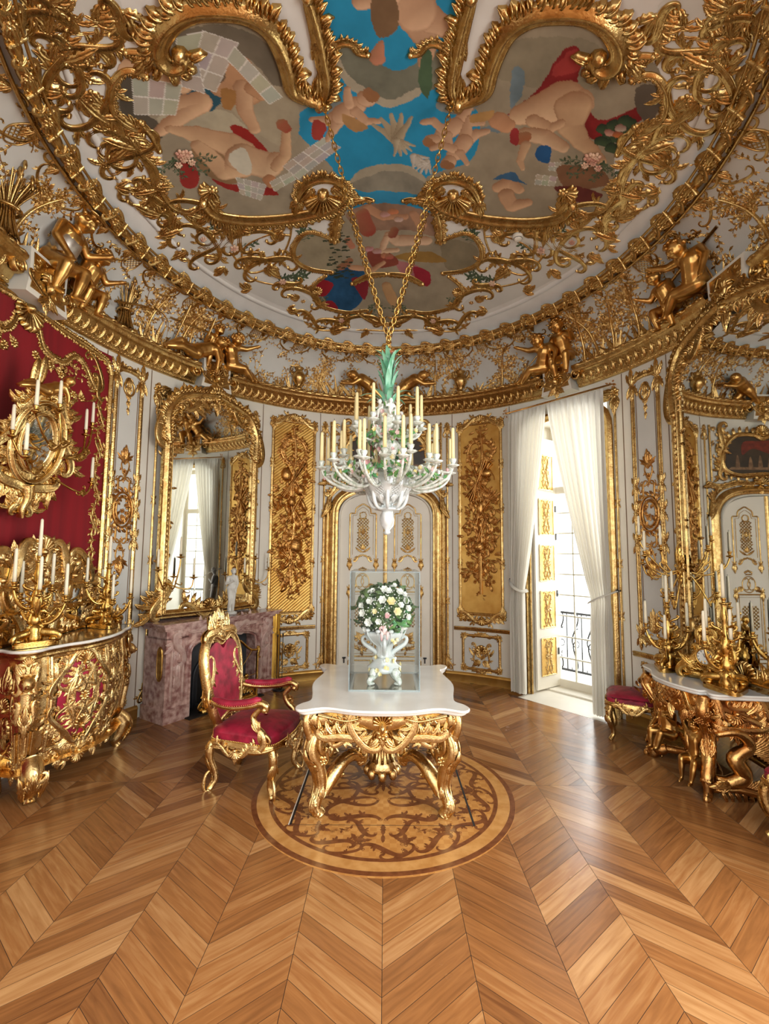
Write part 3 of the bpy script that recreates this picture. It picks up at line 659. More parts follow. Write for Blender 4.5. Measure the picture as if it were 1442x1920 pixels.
def zone(g):
    # outer stucco zone between the painted field and the white band: scrollwork traced bay by bay
    S = scroll
    px = [(-2.03, 2.459), (-1.932, 2.562), (-2.119, 2.538), (-1.984, 2.616), (-2.1, 2.667), (-1.997, 2.842), (-2.187, 2.674), (-2.222, 2.944), (-2.112, 2.806), (-1.779, 2.706), (-2.26, 3.056), (-1.935, 2.883), (-1.72, 2.552), (-1.645, 2.737), (-2.055, 2.963), (-2.319, 3.145)]
    for i in range(0, len(px), 2): S(g, px[i], px[i + 1], .026, 4.4, 4.2 if i % 4 else -4.2, .6, 4, -1 if i % 4 else 1, lw=1.1)
    px = [(-2.126, 3.268), (-2.034, 3.469), (-2.262, 3.538), (-2.128, 3.82), (-1.942, 3.452), (-2.33, 3.734), (-2.292, 3.448), (-2.28, 3.936), (-2.22, 3.867), (-2.116, 4.194), (-2.357, 3.992), (-2.211, 4.289), (-2.211, 4.289), (-2.177, 4.625), (-2.09, 4.549), (-1.975, 4.898), (-1.831, 4.654), (-2.119, 5.001), (-2.056, 4.285), (-1.759, 4.53), (-1.663, 4.567), (-1.522, 4.941), (-1.694, 4.925), (-1.33, 4.878), (-1.677, 5.166), (-1.195, 5.062), (-1.577, 5.365), (-1.183, 5.303), (-1.374, 5.598), (-1.091, 5.494), (-1.273, 5.754), (-0.996, 5.953), (-0.942, 6.34), (-0.557, 6.202), (-0.536, 6.416), (-0.194, 6.379), (-1.197, 6.095), (-0.864, 6.314)]
    for i in range(0, len(px), 2): S(g, px[i], px[i + 1], .024, 4.2, 4.4 if i % 4 else -4, .8, 4, -1 if i % 4 else 1, lw=1.05)
    # thin moulding lines that outline grey panels
    for P in ([(-1.657, 2.536), (-1.734, 2.715), (-1.87, 2.862), (-1.958, 2.951)], [(-1.767, 2.576), (-1.817, 2.697), (-1.872, 2.733)], [(-1.917, 3.644), (-1.969, 3.505), (-2.126, 3.447), (-2.266, 3.51), (-2.338, 3.672), (-2.264, 3.819), (-2.012, 3.865)], [(-1.987, 4.127), (-1.961, 4.428), (-1.629, 4.718), (-1.112, 4.673), (-1.065, 4.864), (-1.286, 5.202), (-1.615, 5.272), (-1.746, 4.907)], [(-1.065, 4.864), (-1.313, 4.809), (-1.613, 4.948), (-1.635, 5.347), (-1.216, 5.635)], [(-1.01, 6.043), (-1.143, 6.199), (-0.952, 6.415), (-0.502, 6.475), (-0.013, 6.514)]):
        strip(g, up(P), .012, .014, 'round')
    for q, r in zip([(-2.189, 3.599), (-1.914, 4.657), (-0.638, 6.287), (-1.496, 5.063), (-1.986, 2.549), (-2.15, 2.889)], (.10, .085, .07, .06, .07, .07)):
        a = np.linspace(0, 2 * pi, 26); strip(g, np.stack([q[0] + r * np.cos(a), q[1] + r * np.sin(a)], 1), .018, .025, 'flute')
        for k in range(9): leaf(g, (q[0] + r * cos(k * .698), q[1] + r * sin(k * .698)), k * .698 + .6, r * 1.1, r * .28, .8)
    for q in [(-2.051, 3.542), (-2.287, 3.583), (-2.28, 3.936), (-2.185, 4.235), (-2.146, 4.751), (-1.874, 4.94), (-1.637, 4.571), (-1.42, 5.244), (-1.15, 5.827), (-2.095, 2.614), (-2.116, 2.787), (-1.969, 2.458), (-2.179, 3.044), (-0.806, 6.458), (-0.273, 6.489), (-2.164, 3.202), (-2.292, 4.463)]:
        acan(g, q, random.uniform(0, 6.28), random.uniform(.16, .26), 3, .8); ros(g, (q[0] + .05, q[1] + .05), .035, 6)
    for q in [(-2.095, 2.485), (-2.172, 2.77), (-1.99, 2.75), (-2.098, 3.032), (-2.245, 2.978), (-2.143, 3.332), (-2.365, 3.837), (-2.099, 3.95), (-2.321, 4.108), (-2.133, 4.462), (-1.927, 4.476), (-1.557, 4.667), (-1.22, 4.905), (-1.869, 5.102), (-1.679, 5.506), (-1.317, 5.973), (-1.969, 4.321), (-2.047, 3.416), (-1.813, 2.626), (-1.641, 2.607)]:
        a = random.uniform(0, 6.28); leaf(g, q, a, .17, .04, 1.0); leaf(g, q, a + 1.0, .13, .035, -.8); leaf(g, q, a - .9, .13, .035, .8); blob(g, q, .02, h=.02)
    for q, a in zip([(-1.912, 2.604), (-1.934, 2.662), (-1.858, 2.569), (-2.007, 2.626), (-1.566, 4.888), (-1.532, 4.976), (-1.879, 4.563), (-1.795, 4.556)], (.4, .2, .7, .5, 2, 2.2, 1, .8)): leaf(g, q, a, .12, .016, 0, .015, lobes=1)
ZONE = both(zone).build('ceiling_scrollwork', 'gold', CEIL)
def greens(g):
    random.seed(3)
    for q, a, L in zip([(-1.766, 3.776), (-1.951, 4.609), (-1.672, 4.856), (-1.347, 5.474), (-1.184, 5.471), (-0.993, 4.951), (-0.949, 5.868), (-0.258, 6.036), (-0.63, 6.192), (-1.823, 3.7)], (0.6, 0, -.4, .2, 0, -1, .5, .6, .3, 2), (.22, .26, .24, .25, .2, .2, .14, .2, .16, .2)):
        for k in range(3): twig(g, q, a + random.uniform(-.5, .5), L, 9, .028, flower=.15, stem=.004)
M['leafgreen'] = mat('painted_green_leaf', s2l(58, 74, 52), .5, var=s2l(80, 96, 66), vscale=20)
M['rosepink'] = mat('painted_rose', s2l(196, 140, 120), .5, var=s2l(222, 190, 160), vscale=16)
both(greens).build('ceiling_garland', 'leafgreen', CEIL)
def roses(g):
    random.seed(4)
    for q in [(-1.755, 3.751), (-1.816, 3.787), (-1.707, 3.711), (-1.705, 3.794), (-1.929, 4.652), (-1.677, 4.871), (-1.285, 5.488), (-0.637, 6.267), (-1.753, 3.693)]: ros(g, q, random.uniform(.03, .05), 6, .02); ros(g, q, .02, 5, .035)
both(roses).build('ceiling_rose', 'rosepink', CEIL)
# grey sunk panels and white step of the outer zone
def greyp(g):
    for P in ([(-1.634, 2.511), (-1.73, 2.719), (-1.879, 2.877), (-2.024, 2.972), (-2.223, 3.113), (-2.149, 3.308), (-2.297, 3.322), (-2.213, 2.829), (-2.113, 2.509), (-2.056, 2.374)], [(-1.069, 4.884), (-1.318, 4.829), (-1.602, 4.953), (-1.62, 5.337), (-1.213, 5.62), (-0.968, 6.002), (-1.189, 6.05), (-1.696, 5.566), (-2.102, 4.927), (-2.222, 4.426), (-2.213, 4.187), (-2.013, 4.303), (-1.655, 4.625)]):
        poly(g, cr(P, 5, True), .003)
both(greyp).build('ceiling_panel', 'grey', CEIL)
g = G(); a = np.linspace(0, 2 * pi, 200, endpoint=False); A = []
for r, dz in ((.925, .0), (.925, .008), (.915, .014), (.91, .014), (.905, .0)): A.append(np.stack([RA * np.sin(a) * r, YC + RB * np.cos(a) * r, dome_z(RA * np.sin(a) * r, YC + RB * np.cos(a) * r) - dz], -1))
g.grid(np.stack(A, 1), cu=True); g.build('ceiling_band_step', 'plaster', CEIL)
# ---- the painted field: one continuous canvas with its colours per point
def painting():
    half = [(-0.533, 2.624), (-0.518, 2.839), (-0.496, 3.065), (-0.493, 3.272), (-0.548, 3.437), (-0.684, 3.37), (-0.742, 3.246), (-0.755, 3.082), (-0.805, 2.923), (-0.917, 2.81), (-1.141, 2.75), (-1.352, 2.764), (-1.494, 2.863), (-1.528, 2.983), (-1.63, 2.909), (-1.743, 2.854), (-1.834, 2.904), (-1.984, 3.077), (-2.042, 3.218), (-1.953, 3.408), (-1.902, 3.542), (-1.904, 3.673), (-2.047, 3.939), (-2.055, 4.168), (-1.957, 4.291), (-1.756, 4.232), (-1.644, 4.43), (-1.367, 4.58), (-0.932, 4.612), (-0.798, 4.303), (-0.604, 4.213), (-0.421, 4.353), (-0.465, 4.49), (-0.536, 4.652), (-0.588, 4.932), (-0.858, 4.846), (-1.041, 4.981), (-1.082, 5.203), (-0.913, 5.398), (-0.697, 5.484), (-0.899, 5.615), (-0.953, 5.799), (-0.865, 6.031), (-0.554, 6.152), (-0.265, 6.24), (-0.029, 6.379)]
    hl = np.array(half); out = np.vstack([hl, (hl * [-1, 1])[::-1]])
    st = .0075; X = np.arange(-2.25, 2.25, st); Y = np.arange(1.75, 6.5, st); XX, YY = np.meshgrid(X, Y, indexing='ij'); sh = XX.shape; px, py = XX.ravel(), YY.ravel()
    def inside(P, x=None, y=None):
        x = px if x is None else x; y = py if y is None else y
        P = np.asarray(P, float); r = np.zeros(len(x), bool); k = len(P)
        bx = (x > P[:, 0].min()) & (x < P[:, 0].max()) & (y > P[:, 1].min()) & (y < P[:, 1].max()); xi, yi = x[bx], y[bx]; q = np.zeros(len(xi), bool)
        for i in range(k):
            a, b = P[i - 1], P[i]
            if a[1] != b[1]: q ^= ((a[1] > yi) != (b[1] > yi)) & (xi < (b[0] - a[0]) * (yi - a[1]) / (b[1] - a[1]) + a[0])
        r[bx] = q; return r
    def nz(sc_, seed):
        r = np.random.default_rng(seed); v = np.zeros(len(px))
        for o in range(4):
            f = sc_ * 2 ** o; ph = r.random((6, 3)) * 6.28; an = r.random(6) * 6.28
            for j in range(6): v += np.sin(f * (px * cos(an[j]) + py * sin(an[j])) + ph[j, 0] + 1.7 * np.sin(f * .6 * (px * sin(an[j]) - py * cos(an[j])) + ph[j, 1])) / 6 / 1.6 ** o
        return v
    n1, n2 = nz(4, 1), nz(14, 2)
    wx, wy = .012 * nz(22, 4), .012 * nz(24, 5)
    C = np.array(s2l(152, 140, 118)) * (1 + .16 * n1 + .12 * n2)[:, None]
    def put(m_, c, v=.14, a=1.0):
        k = np.asarray(s2l(*c)) * (1 + v * n2[m_] + v * .6 * n1[m_])[:, None]; C[m_] = C[m_] * (1 - a) + k * a
    def patch(P, c, v=.14, sm=True, a=1.0):
        P = np.asarray(P, float); P = cr(P, 6, True) if sm else P; put(inside(P, px + wx, py + wy) if sm else inside(P), c, v, a)
    # sky and clouds
    sky = (44, 140, 180)
    patch([(-0.531, 2.609), (0.557, 2.6), (0.497, 2.834), (0.579, 3.09), (0.511, 3.417), (0.689, 3.467), (0.78, 3.705), (0.739, 3.986), (0.368, 4.202), (0.327, 4.328), (0.599, 4.398), (0.408, 4.656), (0.175, 4.465), (-0.427, 4.558), (-0.43, 4.266), (-0.769, 3.719), (-0.771, 3.54), (-0.543, 3.398), (-0.449, 3.147), (-0.5, 2.839)], sky, .08)
    patch([(-0.39, 3.069), (-0.297, 2.968), (-0.152, 3.059), (0.022, 3.198), (0.235, 3.121), (0.378, 3.026), (0.47, 3.137), (0.373, 3.315), (0.173, 3.415), (0.013, 3.512), (-0.165, 3.42), (-0.323, 3.281)], (116, 116, 100), .2)
    patch([(-0.409, 3.103), (-0.367, 3.069), (-0.299, 3.237), (-0.163, 3.352), (0.012, 3.444), (0.19, 3.348), (0.293, 3.343), (0.194, 3.425), (0.013, 3.517), (-0.166, 3.435), (-0.326, 3.315)], (170, 160, 138))
    patch([(-0.379, 4.28), (-0.242, 4.143), (0.009, 4.084), (0.236, 4.123), (0.402, 4.29), (0.338, 4.47), (0.012, 4.381), (-0.254, 4.391)], (136, 130, 114), .18)
    patch([(-0.379, 4.28), (-0.242, 4.128), (0.009, 4.074), (0.235, 4.109), (0.42, 4.309), (0.24, 4.196), (0.01, 4.143), (-0.194, 4.206)], (164, 154, 132))
    patch([(-0.543, 3.398), (-0.38, 3.455), (-0.3, 3.532), (-0.435, 3.571), (-0.556, 3.494)], (128, 138, 136)); patch([(0.388, 3.45), (0.545, 3.369), (0.722, 3.419), (0.617, 3.548), (0.417, 3.518)], (140, 142, 136))
    patch([(-0.42, 4.47), (-0.202, 4.416), (0.039, 4.391), (0.336, 4.445), (0.408, 4.656), (0.19, 4.812), (-0.155, 4.674), (-0.385, 4.734)], (52, 132, 168), .1)
    # left lobe: ground, figures, drapery
    patch([(-1.4, 2.793), (-1.087, 2.793), (-0.849, 2.953), (-0.783, 3.159), (-0.859, 3.319), (-0.961, 3.094), (-1.14, 2.948), (-1.44, 2.967)], (112, 102, 86))
    patch([(-1.895, 3.012), (-1.788, 3.004), (-1.872, 3.237), (-1.792, 3.399), (-1.854, 3.531), (-2.013, 3.352)], (86, 78, 66)); patch([(-1.764, 3.34), (-1.298, 3.408), (-1.174, 3.706), (-1.502, 3.741), (-1.723, 3.523)], (170, 160, 136)); patch([(-1.237, 3.349), (-0.811, 3.285), (-0.733, 3.521), (-0.834, 3.817), (-1.045, 3.732)], (160, 148, 124))
    flesh, fl2, shd = (220, 182, 144), (204, 158, 118), (146, 104, 74)
    def limb(pts, radii, c=flesh, dk=shd):
        P = np.asarray(pts, float); rad = np.asarray(radii, float) * .0046; x, y = px + wx * .7, py + wy * .7
        k = (x > P[:, 0].min() - .3) & (x < P[:, 0].max() + .3) & (y > P[:, 1].min() - .3) & (y < P[:, 1].max() + .3); ix = np.where(k)[0]; x, y = x[ix], y[ix]; best = np.full(len(ix), 9.0); sdv = np.zeros(len(ix))
        for i in range(len(P) - 1):
            a, b = P[i], P[i + 1]; d = b - a; L2 = d @ d + 1e-9; t = np.clip(((x - a[0]) * d[0] + (y - a[1]) * d[1]) / L2, 0, 1); r = rad[i] + (rad[i + 1] - rad[i]) * t
            dx, dy = x - a[0] - t * d[0], y - a[1] - t * d[1]; q = np.hypot(dx, dy) / r; u = q < best; best = np.where(u, q, best); sdv = np.where(u, (dx * .5 + dy * .85) / r, sdv)
        u = best < 1; f = (np.clip(.55 + .5 * sdv[u], 0, 1) * (.45 + .55 * np.clip((1 - best[u]) / .16, 0, 1)))[:, None]; col = np.asarray(s2l(*dk)) * (1 - f) + np.asarray(s2l(*c)) * f
        C[ix[u]] = col * (1 + .08 * n2[ix[u]])[:, None]
    patch([(-1.505, 3.161), (-1.347, 3.153), (-1.203, 3.247), (-1.375, 3.39), (-1.573, 3.322)], (46, 82, 96)); patch([(-1.304, 3.553), (-1.153, 3.633), (-1.062, 3.893), (-1.098, 3.942), (-1.255, 3.828)], (140, 38, 32)); patch([(-1.784, 3.767), (-1.683, 3.915), (-1.789, 4.063), (-1.883, 3.997)], (150, 50, 44)); patch([(-1.645, 3.647), (-1.419, 3.763), (-1.326, 4.067), (-1.535, 4.106), (-1.661, 3.919)], (140, 110, 78))
    patch([(-1.627, 4.02), (-1.445, 4.133), (-1.169, 4.225), (-1.092, 4.336), (-1.425, 4.23)], (146, 44, 38))
    limb([(-1.854, 2.895), (-1.736, 2.907), (-1.597, 2.99), (-1.523, 3.113)], [12, 13, 18, 22]); limb([(-1.589, 3.293), (-1.445, 3.305), (-1.619, 3.38), (-1.824, 3.468)], [16, 20, 15, 10]); limb([(-1.237, 3.011), (-1.169, 3.145), (-1.107, 3.26)], [36, 42, 34], fl2); limb([(-1.107, 3.26), (-1.14, 3.439), (-1.114, 3.617)], [16, 14, 10]); limb([(-1.031, 3.273), (-0.984, 3.326)], [14, 11], fl2)
    limb([(-1.748, 3.466), (-1.571, 3.573), (-1.36, 3.723), (-1.277, 3.823)], [8, 17, 25, 28], (222, 186, 146)); limb([(-1.606, 3.661), (-1.489, 3.969), (-1.317, 3.955)], [12, 20, 26], (222, 186, 146)); limb([(-1.292, 3.872), (-1.111, 3.996), (-1.006, 3.96)], [32, 30, 20], (222, 190, 152)); limb([(-1.018, 4.014), (-0.925, 3.915), (-0.857, 3.657)], [13, 11, 8], (222, 186, 146)); limb([(-1.123, 4.142), (-1.123, 4.205)], [12, 10], (200, 140, 96)); limb([(-0.883, 3.614), (-0.857, 3.657)], [12, 9], (160, 72, 54))
    patch([(-1.392, 3.821), (-1.261, 3.77), (-1.234, 3.915), (-1.282, 4.052), (-1.377, 3.996)], (196, 190, 170)); patch([(-1.258, 3.233), (-1.171, 3.271), (-1.221, 3.401), (-1.291, 3.388)], (156, 112, 64)); patch([(-1.415, 3.13), (-1.424, 3.015), (-1.353, 2.932), (-1.189, 2.982), (-1.218, 3.175)], (112, 92, 72))
    # restorer's tissue squares
    def tissue(P, nx, ny, c=(206, 201, 192)):
        a, b, c_, d = (np.array(q) for q in P)
        for i in range(nx):
            for j in range(ny):
                f = lambda u, v: (a * (1 - u) + b * u) * (1 - v) + (d * (1 - u) + c_ * u) * v
                e = .04; q = [f((i + e) / nx, (j + e) / ny), f((i + 1 - e) / nx, (j + e) / ny), f((i + 1 - e) / nx, (j + 1 - e) / ny), f((i + e) / nx, (j + 1 - e) / ny)]
                patch([f(i / nx, j / ny), f((i + 1) / nx, j / ny), f((i + 1) / nx, (j + 1) / ny), f(i / nx, (j + 1) / ny)], (222, 218, 208), .03, False, .9); patch(q, tuple(int(v * random.uniform(.84, .95)) for v in (186, 178, 164)), .1, False, .86)
    tissue([(-1.231, 2.805), (-1.03, 2.922), (-1.305, 3.254), (-1.488, 3.122)], 2, 3); tissue([(-1.41, 2.818), (-1.225, 2.81), (-1.339, 2.97), (-1.451, 2.91)], 1, 1); tissue([(-1.8, 3.0), (-1.51, 3.147), (-1.654, 3.367), (-1.928, 3.282)], 3, 2); tissue([(-1.459, 2.967), (-1.334, 2.994), (-1.384, 3.25), (-1.522, 3.157)], 1, 2); tissue([(-1.065, 2.942), (-0.83, 3.372), (-0.946, 3.422), (-1.148, 3.025)], 4, 1)
    tissue([(-0.557, 3.77), (-0.42, 3.886), (-0.856, 4.191), (-0.972, 4.023)], 3, 4); tissue([(-1.409, 4.049), (-1.161, 4.196), (-1.257, 4.368), (-1.429, 4.244)], 4, 3); tissue([(-1.13, 4.171), (-0.912, 4.09), (-0.88, 4.187), (-1.108, 4.292)], 2, 2)
    # right lobe
    patch([(0.72, 3.033), (0.974, 2.883), (1.388, 2.846), (1.549, 3.037), (1.391, 3.202), (0.881, 3.218)], (138, 128, 106)); patch([(1.312, 2.917), (1.245, 2.887), (1.184, 2.962), (1.144, 3.173), (1.043, 3.365), (0.953, 3.499), (1.157, 3.463), (1.419, 3.174), (1.57, 3.341), (1.633, 3.391), (1.757, 3.307), (1.848, 3.212), (1.915, 3.301), (1.763, 3.403), (1.703, 3.547), (1.493, 3.455), (1.365, 3.081)], (128, 36, 36), .25)
    patch([(1.287, 2.902), (1.217, 2.954), (1.185, 3.121), (1.347, 3.047)], (150, 54, 50)); patch([(1.761, 3.085), (1.894, 3.021), (2.004, 3.178), (1.933, 3.297)], (94, 84, 72)); patch([(0.985, 3.62), (0.897, 3.131), (1.002, 3.157), (0.997, 3.422), (0.867, 3.59), (0.77, 3.656)], (112, 128, 134), .2)
    limb([(1.056, 3.481), (1.182, 3.411), (1.332, 3.307), (1.414, 3.309)], [20, 30, 38, 32], (224, 190, 152)); limb([(1.423, 3.333), (1.464, 3.488), (1.596, 3.603), (1.825, 3.719)], [30, 22, 16, 9], (222, 188, 148)); limb([(0.903, 3.556), (0.978, 3.596)], [17, 15], (206, 156, 118)); limb([(1.171, 3.507), (1.316, 3.553), (1.378, 3.487)], [13, 11, 9], (220, 184, 146)); limb([(1.146, 3.642), (1.298, 3.63), (1.476, 3.692)], [15, 17, 12], (222, 190, 154)); limb([(1.094, 3.694), (1.154, 3.666)], [13, 11], (168, 104, 70)); limb([(1.175, 3.739), (1.177, 3.904), (1.223, 3.983)], [9, 7, 5], (220, 186, 148)); patch([(1.269, 3.746), (1.368, 3.704), (1.421, 3.856), (1.331, 3.868)], (40, 84, 130)); patch([(1.027, 3.611), (1.096, 3.622), (1.111, 3.753), (1.051, 3.737)], (150, 52, 52))
    limb([(1.064, 4.228), (1.149, 4.161), (1.264, 4.212)], [14, 16, 10], (220, 180, 142)); limb([(1.16, 4.303), (1.241, 4.412), (1.376, 4.331)], [18, 16, 10], (220, 180, 142)); patch([(0.995, 4.149), (1.139, 4.03), (1.232, 4.1), (1.318, 4.135), (1.114, 4.122)], (62, 98, 130)); tissue([(1.353, 4.009), (1.538, 3.984), (1.552, 4.091), (1.373, 4.122)], 3, 2, ); tissue([(1.422, 3.86), (1.515, 3.833), (1.54, 3.926), (1.442, 3.943)], 2, 2); tissue([(1.657, 3.749), (1.733, 3.736), (1.753, 3.814), (1.68, 3.827)], 2, 2)
    patch([(1.52, 3.872), (1.819, 3.806), (1.967, 3.927), (1.741, 4.072), (1.58, 4.034)], (128, 92, 66)); patch([(1.555, 4.101), (1.775, 4.033), (1.975, 4.049), (1.841, 4.196)], (104, 52, 46))
    for q in [(1.699, 3.445), (1.756, 3.389), (1.767, 3.5), (1.826, 3.405), (1.727, 3.552), (1.828, 3.584), (1.813, 3.337)]: limb([q, (q[0] + .05, q[1])], [10, 9], (70, 88, 60), (34, 44, 34))
    for q, c in zip([(1.757, 3.461), (1.823, 3.458), (1.815, 3.4)], ((208, 160, 140), (206, 120, 60), (196, 180, 160))): limb([q, (q[0] + .02, q[1])], [7, 6], c, (120, 70, 60))
    # winged children round the sky
    F2 = (218, 180, 146)
    def child(c, ang, s=1.0, col=F2):
        p = lambda r, a: (c[0] + r * s * cos(ang + a), c[1] + r * s * sin(ang + a))
        limb([p(-.2, .5), p(-.12, .3), p(0, 0)], [5 * s, 9 * s, 15 * s], col); limb([p(-.22, -.4), p(-.1, -.4), p(0, 0)], [5 * s, 9 * s, 14 * s], col); limb([p(0, 0), p(.12, 0)], [16 * s, 15 * s], col); limb([p(.1, .3), p(.18, .9), p(.26, .8)], [8 * s, 7 * s, 5 * s], col); limb([p(.1, -.3), p(.2, -.7)], [8 * s, 5 * s], col); limb([p(.21, 0), p(.23, .05)], [13 * s, 12 * s], col); limb([p(.255, .05), p(.25, -.1)], [10 * s, 8 * s], (150, 104, 66))
    def bird(c, ang, s, col=(196, 182, 154)):
        for k in range(5): limb([c, (c[0] + .16 * s * cos(ang + k * .35), c[1] + .16 * s * sin(ang + k * .35))], [7 * s, 2 * s], col, (132, 116, 92))
    for q, an, s in zip([(-0.391, 3.576), (0.174, 2.78), (0.567, 3.654), (0.659, 3.801), (-0.156, 3.16)], (-.6, -2.3, 2.4, 2.0, -2.2), (1.2, 1.9, 1.1, 1.1, .01)): child(q, an, s)
    q = [(-0.329, 3.629), (-0.369, 3.73), (0.077, 3.827), (0.353, 4.026), (0.227, 3.977), (0.19, 3.035), (-0.084, 3.097)]; patch([(-0.39, 3.561), (-0.262, 3.619), (-0.176, 3.71), (-0.336, 3.716)], (170, 130, 84)); bird(q[2], -2.5, 1.6, (186, 170, 140)); bird(q[2], 0.3, 1.0); bird(q[3], 1.2, .9, (214, 208, 196)); bird(q[4], 0.1, .9, (214, 208, 196)); limb([q[6], (q[6][0] + .02, q[6][1] - .1)], [14, 5], (198, 134, 106)); patch([(0.249, 3.054), (0.307, 3.069), (0.324, 3.319), (0.301, 3.43), (0.226, 3.28)], (74, 96, 70)); patch([(-0.616, 3.607), (-0.526, 3.668), (-0.597, 3.79), (-0.661, 3.757)], (150, 60, 50))
    patch([(-0.104, 2.684), (0.032, 2.684), (0.054, 2.89), (-0.074, 2.962), (-0.122, 2.818)], (118, 92, 66)); patch([(0.681, 3.539), (0.86, 3.469), (0.818, 3.57), (0.693, 3.602)], (176, 136, 84))
    # bottom lobe
    patch([(-0.993, 4.951), (-0.61, 4.971), (-0.559, 5.404), (-0.876, 5.363)], (150, 138, 112)); patch([(0.618, 4.996), (0.981, 5.01), (1.031, 5.276), (0.733, 5.411)], (132, 120, 96)); patch([(-0.436, 4.661), (-0.151, 4.538), (0.405, 4.622), (0.551, 4.927), (0.193, 4.881), (-0.277, 4.881)], (140, 110, 90), .25)
    patch([(-0.885, 5.659), (-0.664, 5.479), (-0.431, 5.418), (-0.275, 5.55), (-0.326, 5.942), (-0.554, 6.152), (-0.754, 5.99)], (38, 78, 112), .3); patch([(-0.957, 5.69), (-0.841, 5.58), (-0.682, 5.647), (-0.768, 5.807), (-0.889, 5.833)], (146, 34, 44)); patch([(-0.909, 5.987), (-0.746, 5.92), (-0.664, 6.093), (-0.84, 6.115)], (140, 34, 44)); patch([(-0.443, 5.586), (-0.245, 5.639), (-0.29, 5.942), (-0.376, 5.833)], (130, 40, 48)); patch([(0.083, 5.269), (0.453, 5.167), (0.705, 5.292), (0.34, 5.334)], (150, 116, 60)); patch([(0.085, 5.347), (0.343, 5.378), (0.489, 5.571), (0.222, 5.55)], (168, 110, 110)); patch([(0.313, 5.417), (0.52, 5.483), (0.534, 5.695), (0.396, 5.665)], (150, 42, 56)); patch([(-0.229, 5.185), (0.051, 5.229), (0.118, 5.387), (-0.173, 5.431)], (130, 66, 52))
    for a_, r_, c_ in (([(-0.209, 4.601), (-0.042, 4.709), (0.185, 4.704)], [12, 11, 8], (202, 152, 118)), ([(-0.267, 4.67), (-0.219, 4.885)], [16, 20], (150, 62, 52)), ([(0.017, 4.959), (0.109, 5.033), (0.44, 5.014)], [12, 18, 14], (222, 190, 158)), ([(-0.012, 4.998), (-0.074, 5.19), (0.112, 5.17)], [9, 8, 7], (222, 190, 158)), ([(-0.559, 5.404), (-0.456, 5.319)], [11, 10], (146, 96, 70)), ([(-0.431, 5.418), (-0.174, 5.471), (-0.043, 5.352)], [9, 8, 5], (210, 166, 130)), ([(0.076, 4.885), (0.047, 4.959)], [10, 10], (130, 60, 48)), ([(0.268, 4.665), (0.363, 4.798)], [10, 14], (196, 150, 118)), ([(-0.452, 5.019), (-0.41, 5.102)], [9, 9], (184, 120, 96)), ([(-0.009, 5.728), (0.063, 5.946), (0.175, 6.13)], [14, 16, 10], (208, 170, 120))): limb(a_, r_, c_)
    for q, c in zip([(-0.042, 4.674), (0.042, 4.64), (0.101, 4.743), (-0.136, 5.19), (-0.043, 5.254), (-0.228, 5.151), (0.008, 5.269)], ((206, 160, 156), (210, 130, 90), (206, 180, 170), (190, 150, 150), (200, 120, 90), (196, 140, 150), (180, 90, 80))): limb([q, (q[0] + .03, q[1])], [9, 8], c)
    for k in range(60):
        q = (random.uniform(-.75, -.45), random.uniform(4.9, 5.6)); limb([q, (q[0] + .03, q[1])], [2.5, 2], (60, 70, 50), (40, 46, 36))
    keep = inside(out); K = keep.reshape(sh); qm = K[:-1, :-1] & K[1:, :-1] & K[1:, 1:] & K[:-1, 1:]
    I = np.arange(len(px)).reshape(sh); Q = np.stack([I[:-1, :-1], I[:-1, 1:], I[1:, 1:], I[1:, :-1]], -1)[qm]
    used = np.unique(Q); mp = np.zeros(len(px), int); mp[used] = np.arange(len(used)); g_ = G()
    g_.add(np.column_stack([px[used], py[used], dome_z(px[used], py[used]) - .006]), Q=mp[Q])
    m = bpy.data.materials.new('fresco'); m.use_nodes = True; nt = m.node_tree; at = nt.nodes.new('ShaderNodeAttribute'); at.attribute_name = 'paint'
    b = nt.nodes['Principled BSDF']; b.inputs['Roughness'].default_value = .75; b.inputs['Specular IOR Level'].default_value = .2; nt.links.new(at.outputs['Color'], b.inputs['Base Color'])
    o = g_.build('ceiling_painting', m, None, True, loc=(0, YC, 5.2))
    ca = o.data.attributes.new('paint', 'FLOAT_COLOR', 'POINT'); ca.data.foreach_set('color', np.column_stack([np.clip(C[used], 0, 1), np.ones(len(used))]).astype('f').ravel())
    tag(o, 'large painted ceiling canvas of blue sky, reclining figures and tissue squares above the chandelier', 'painting')
painting()

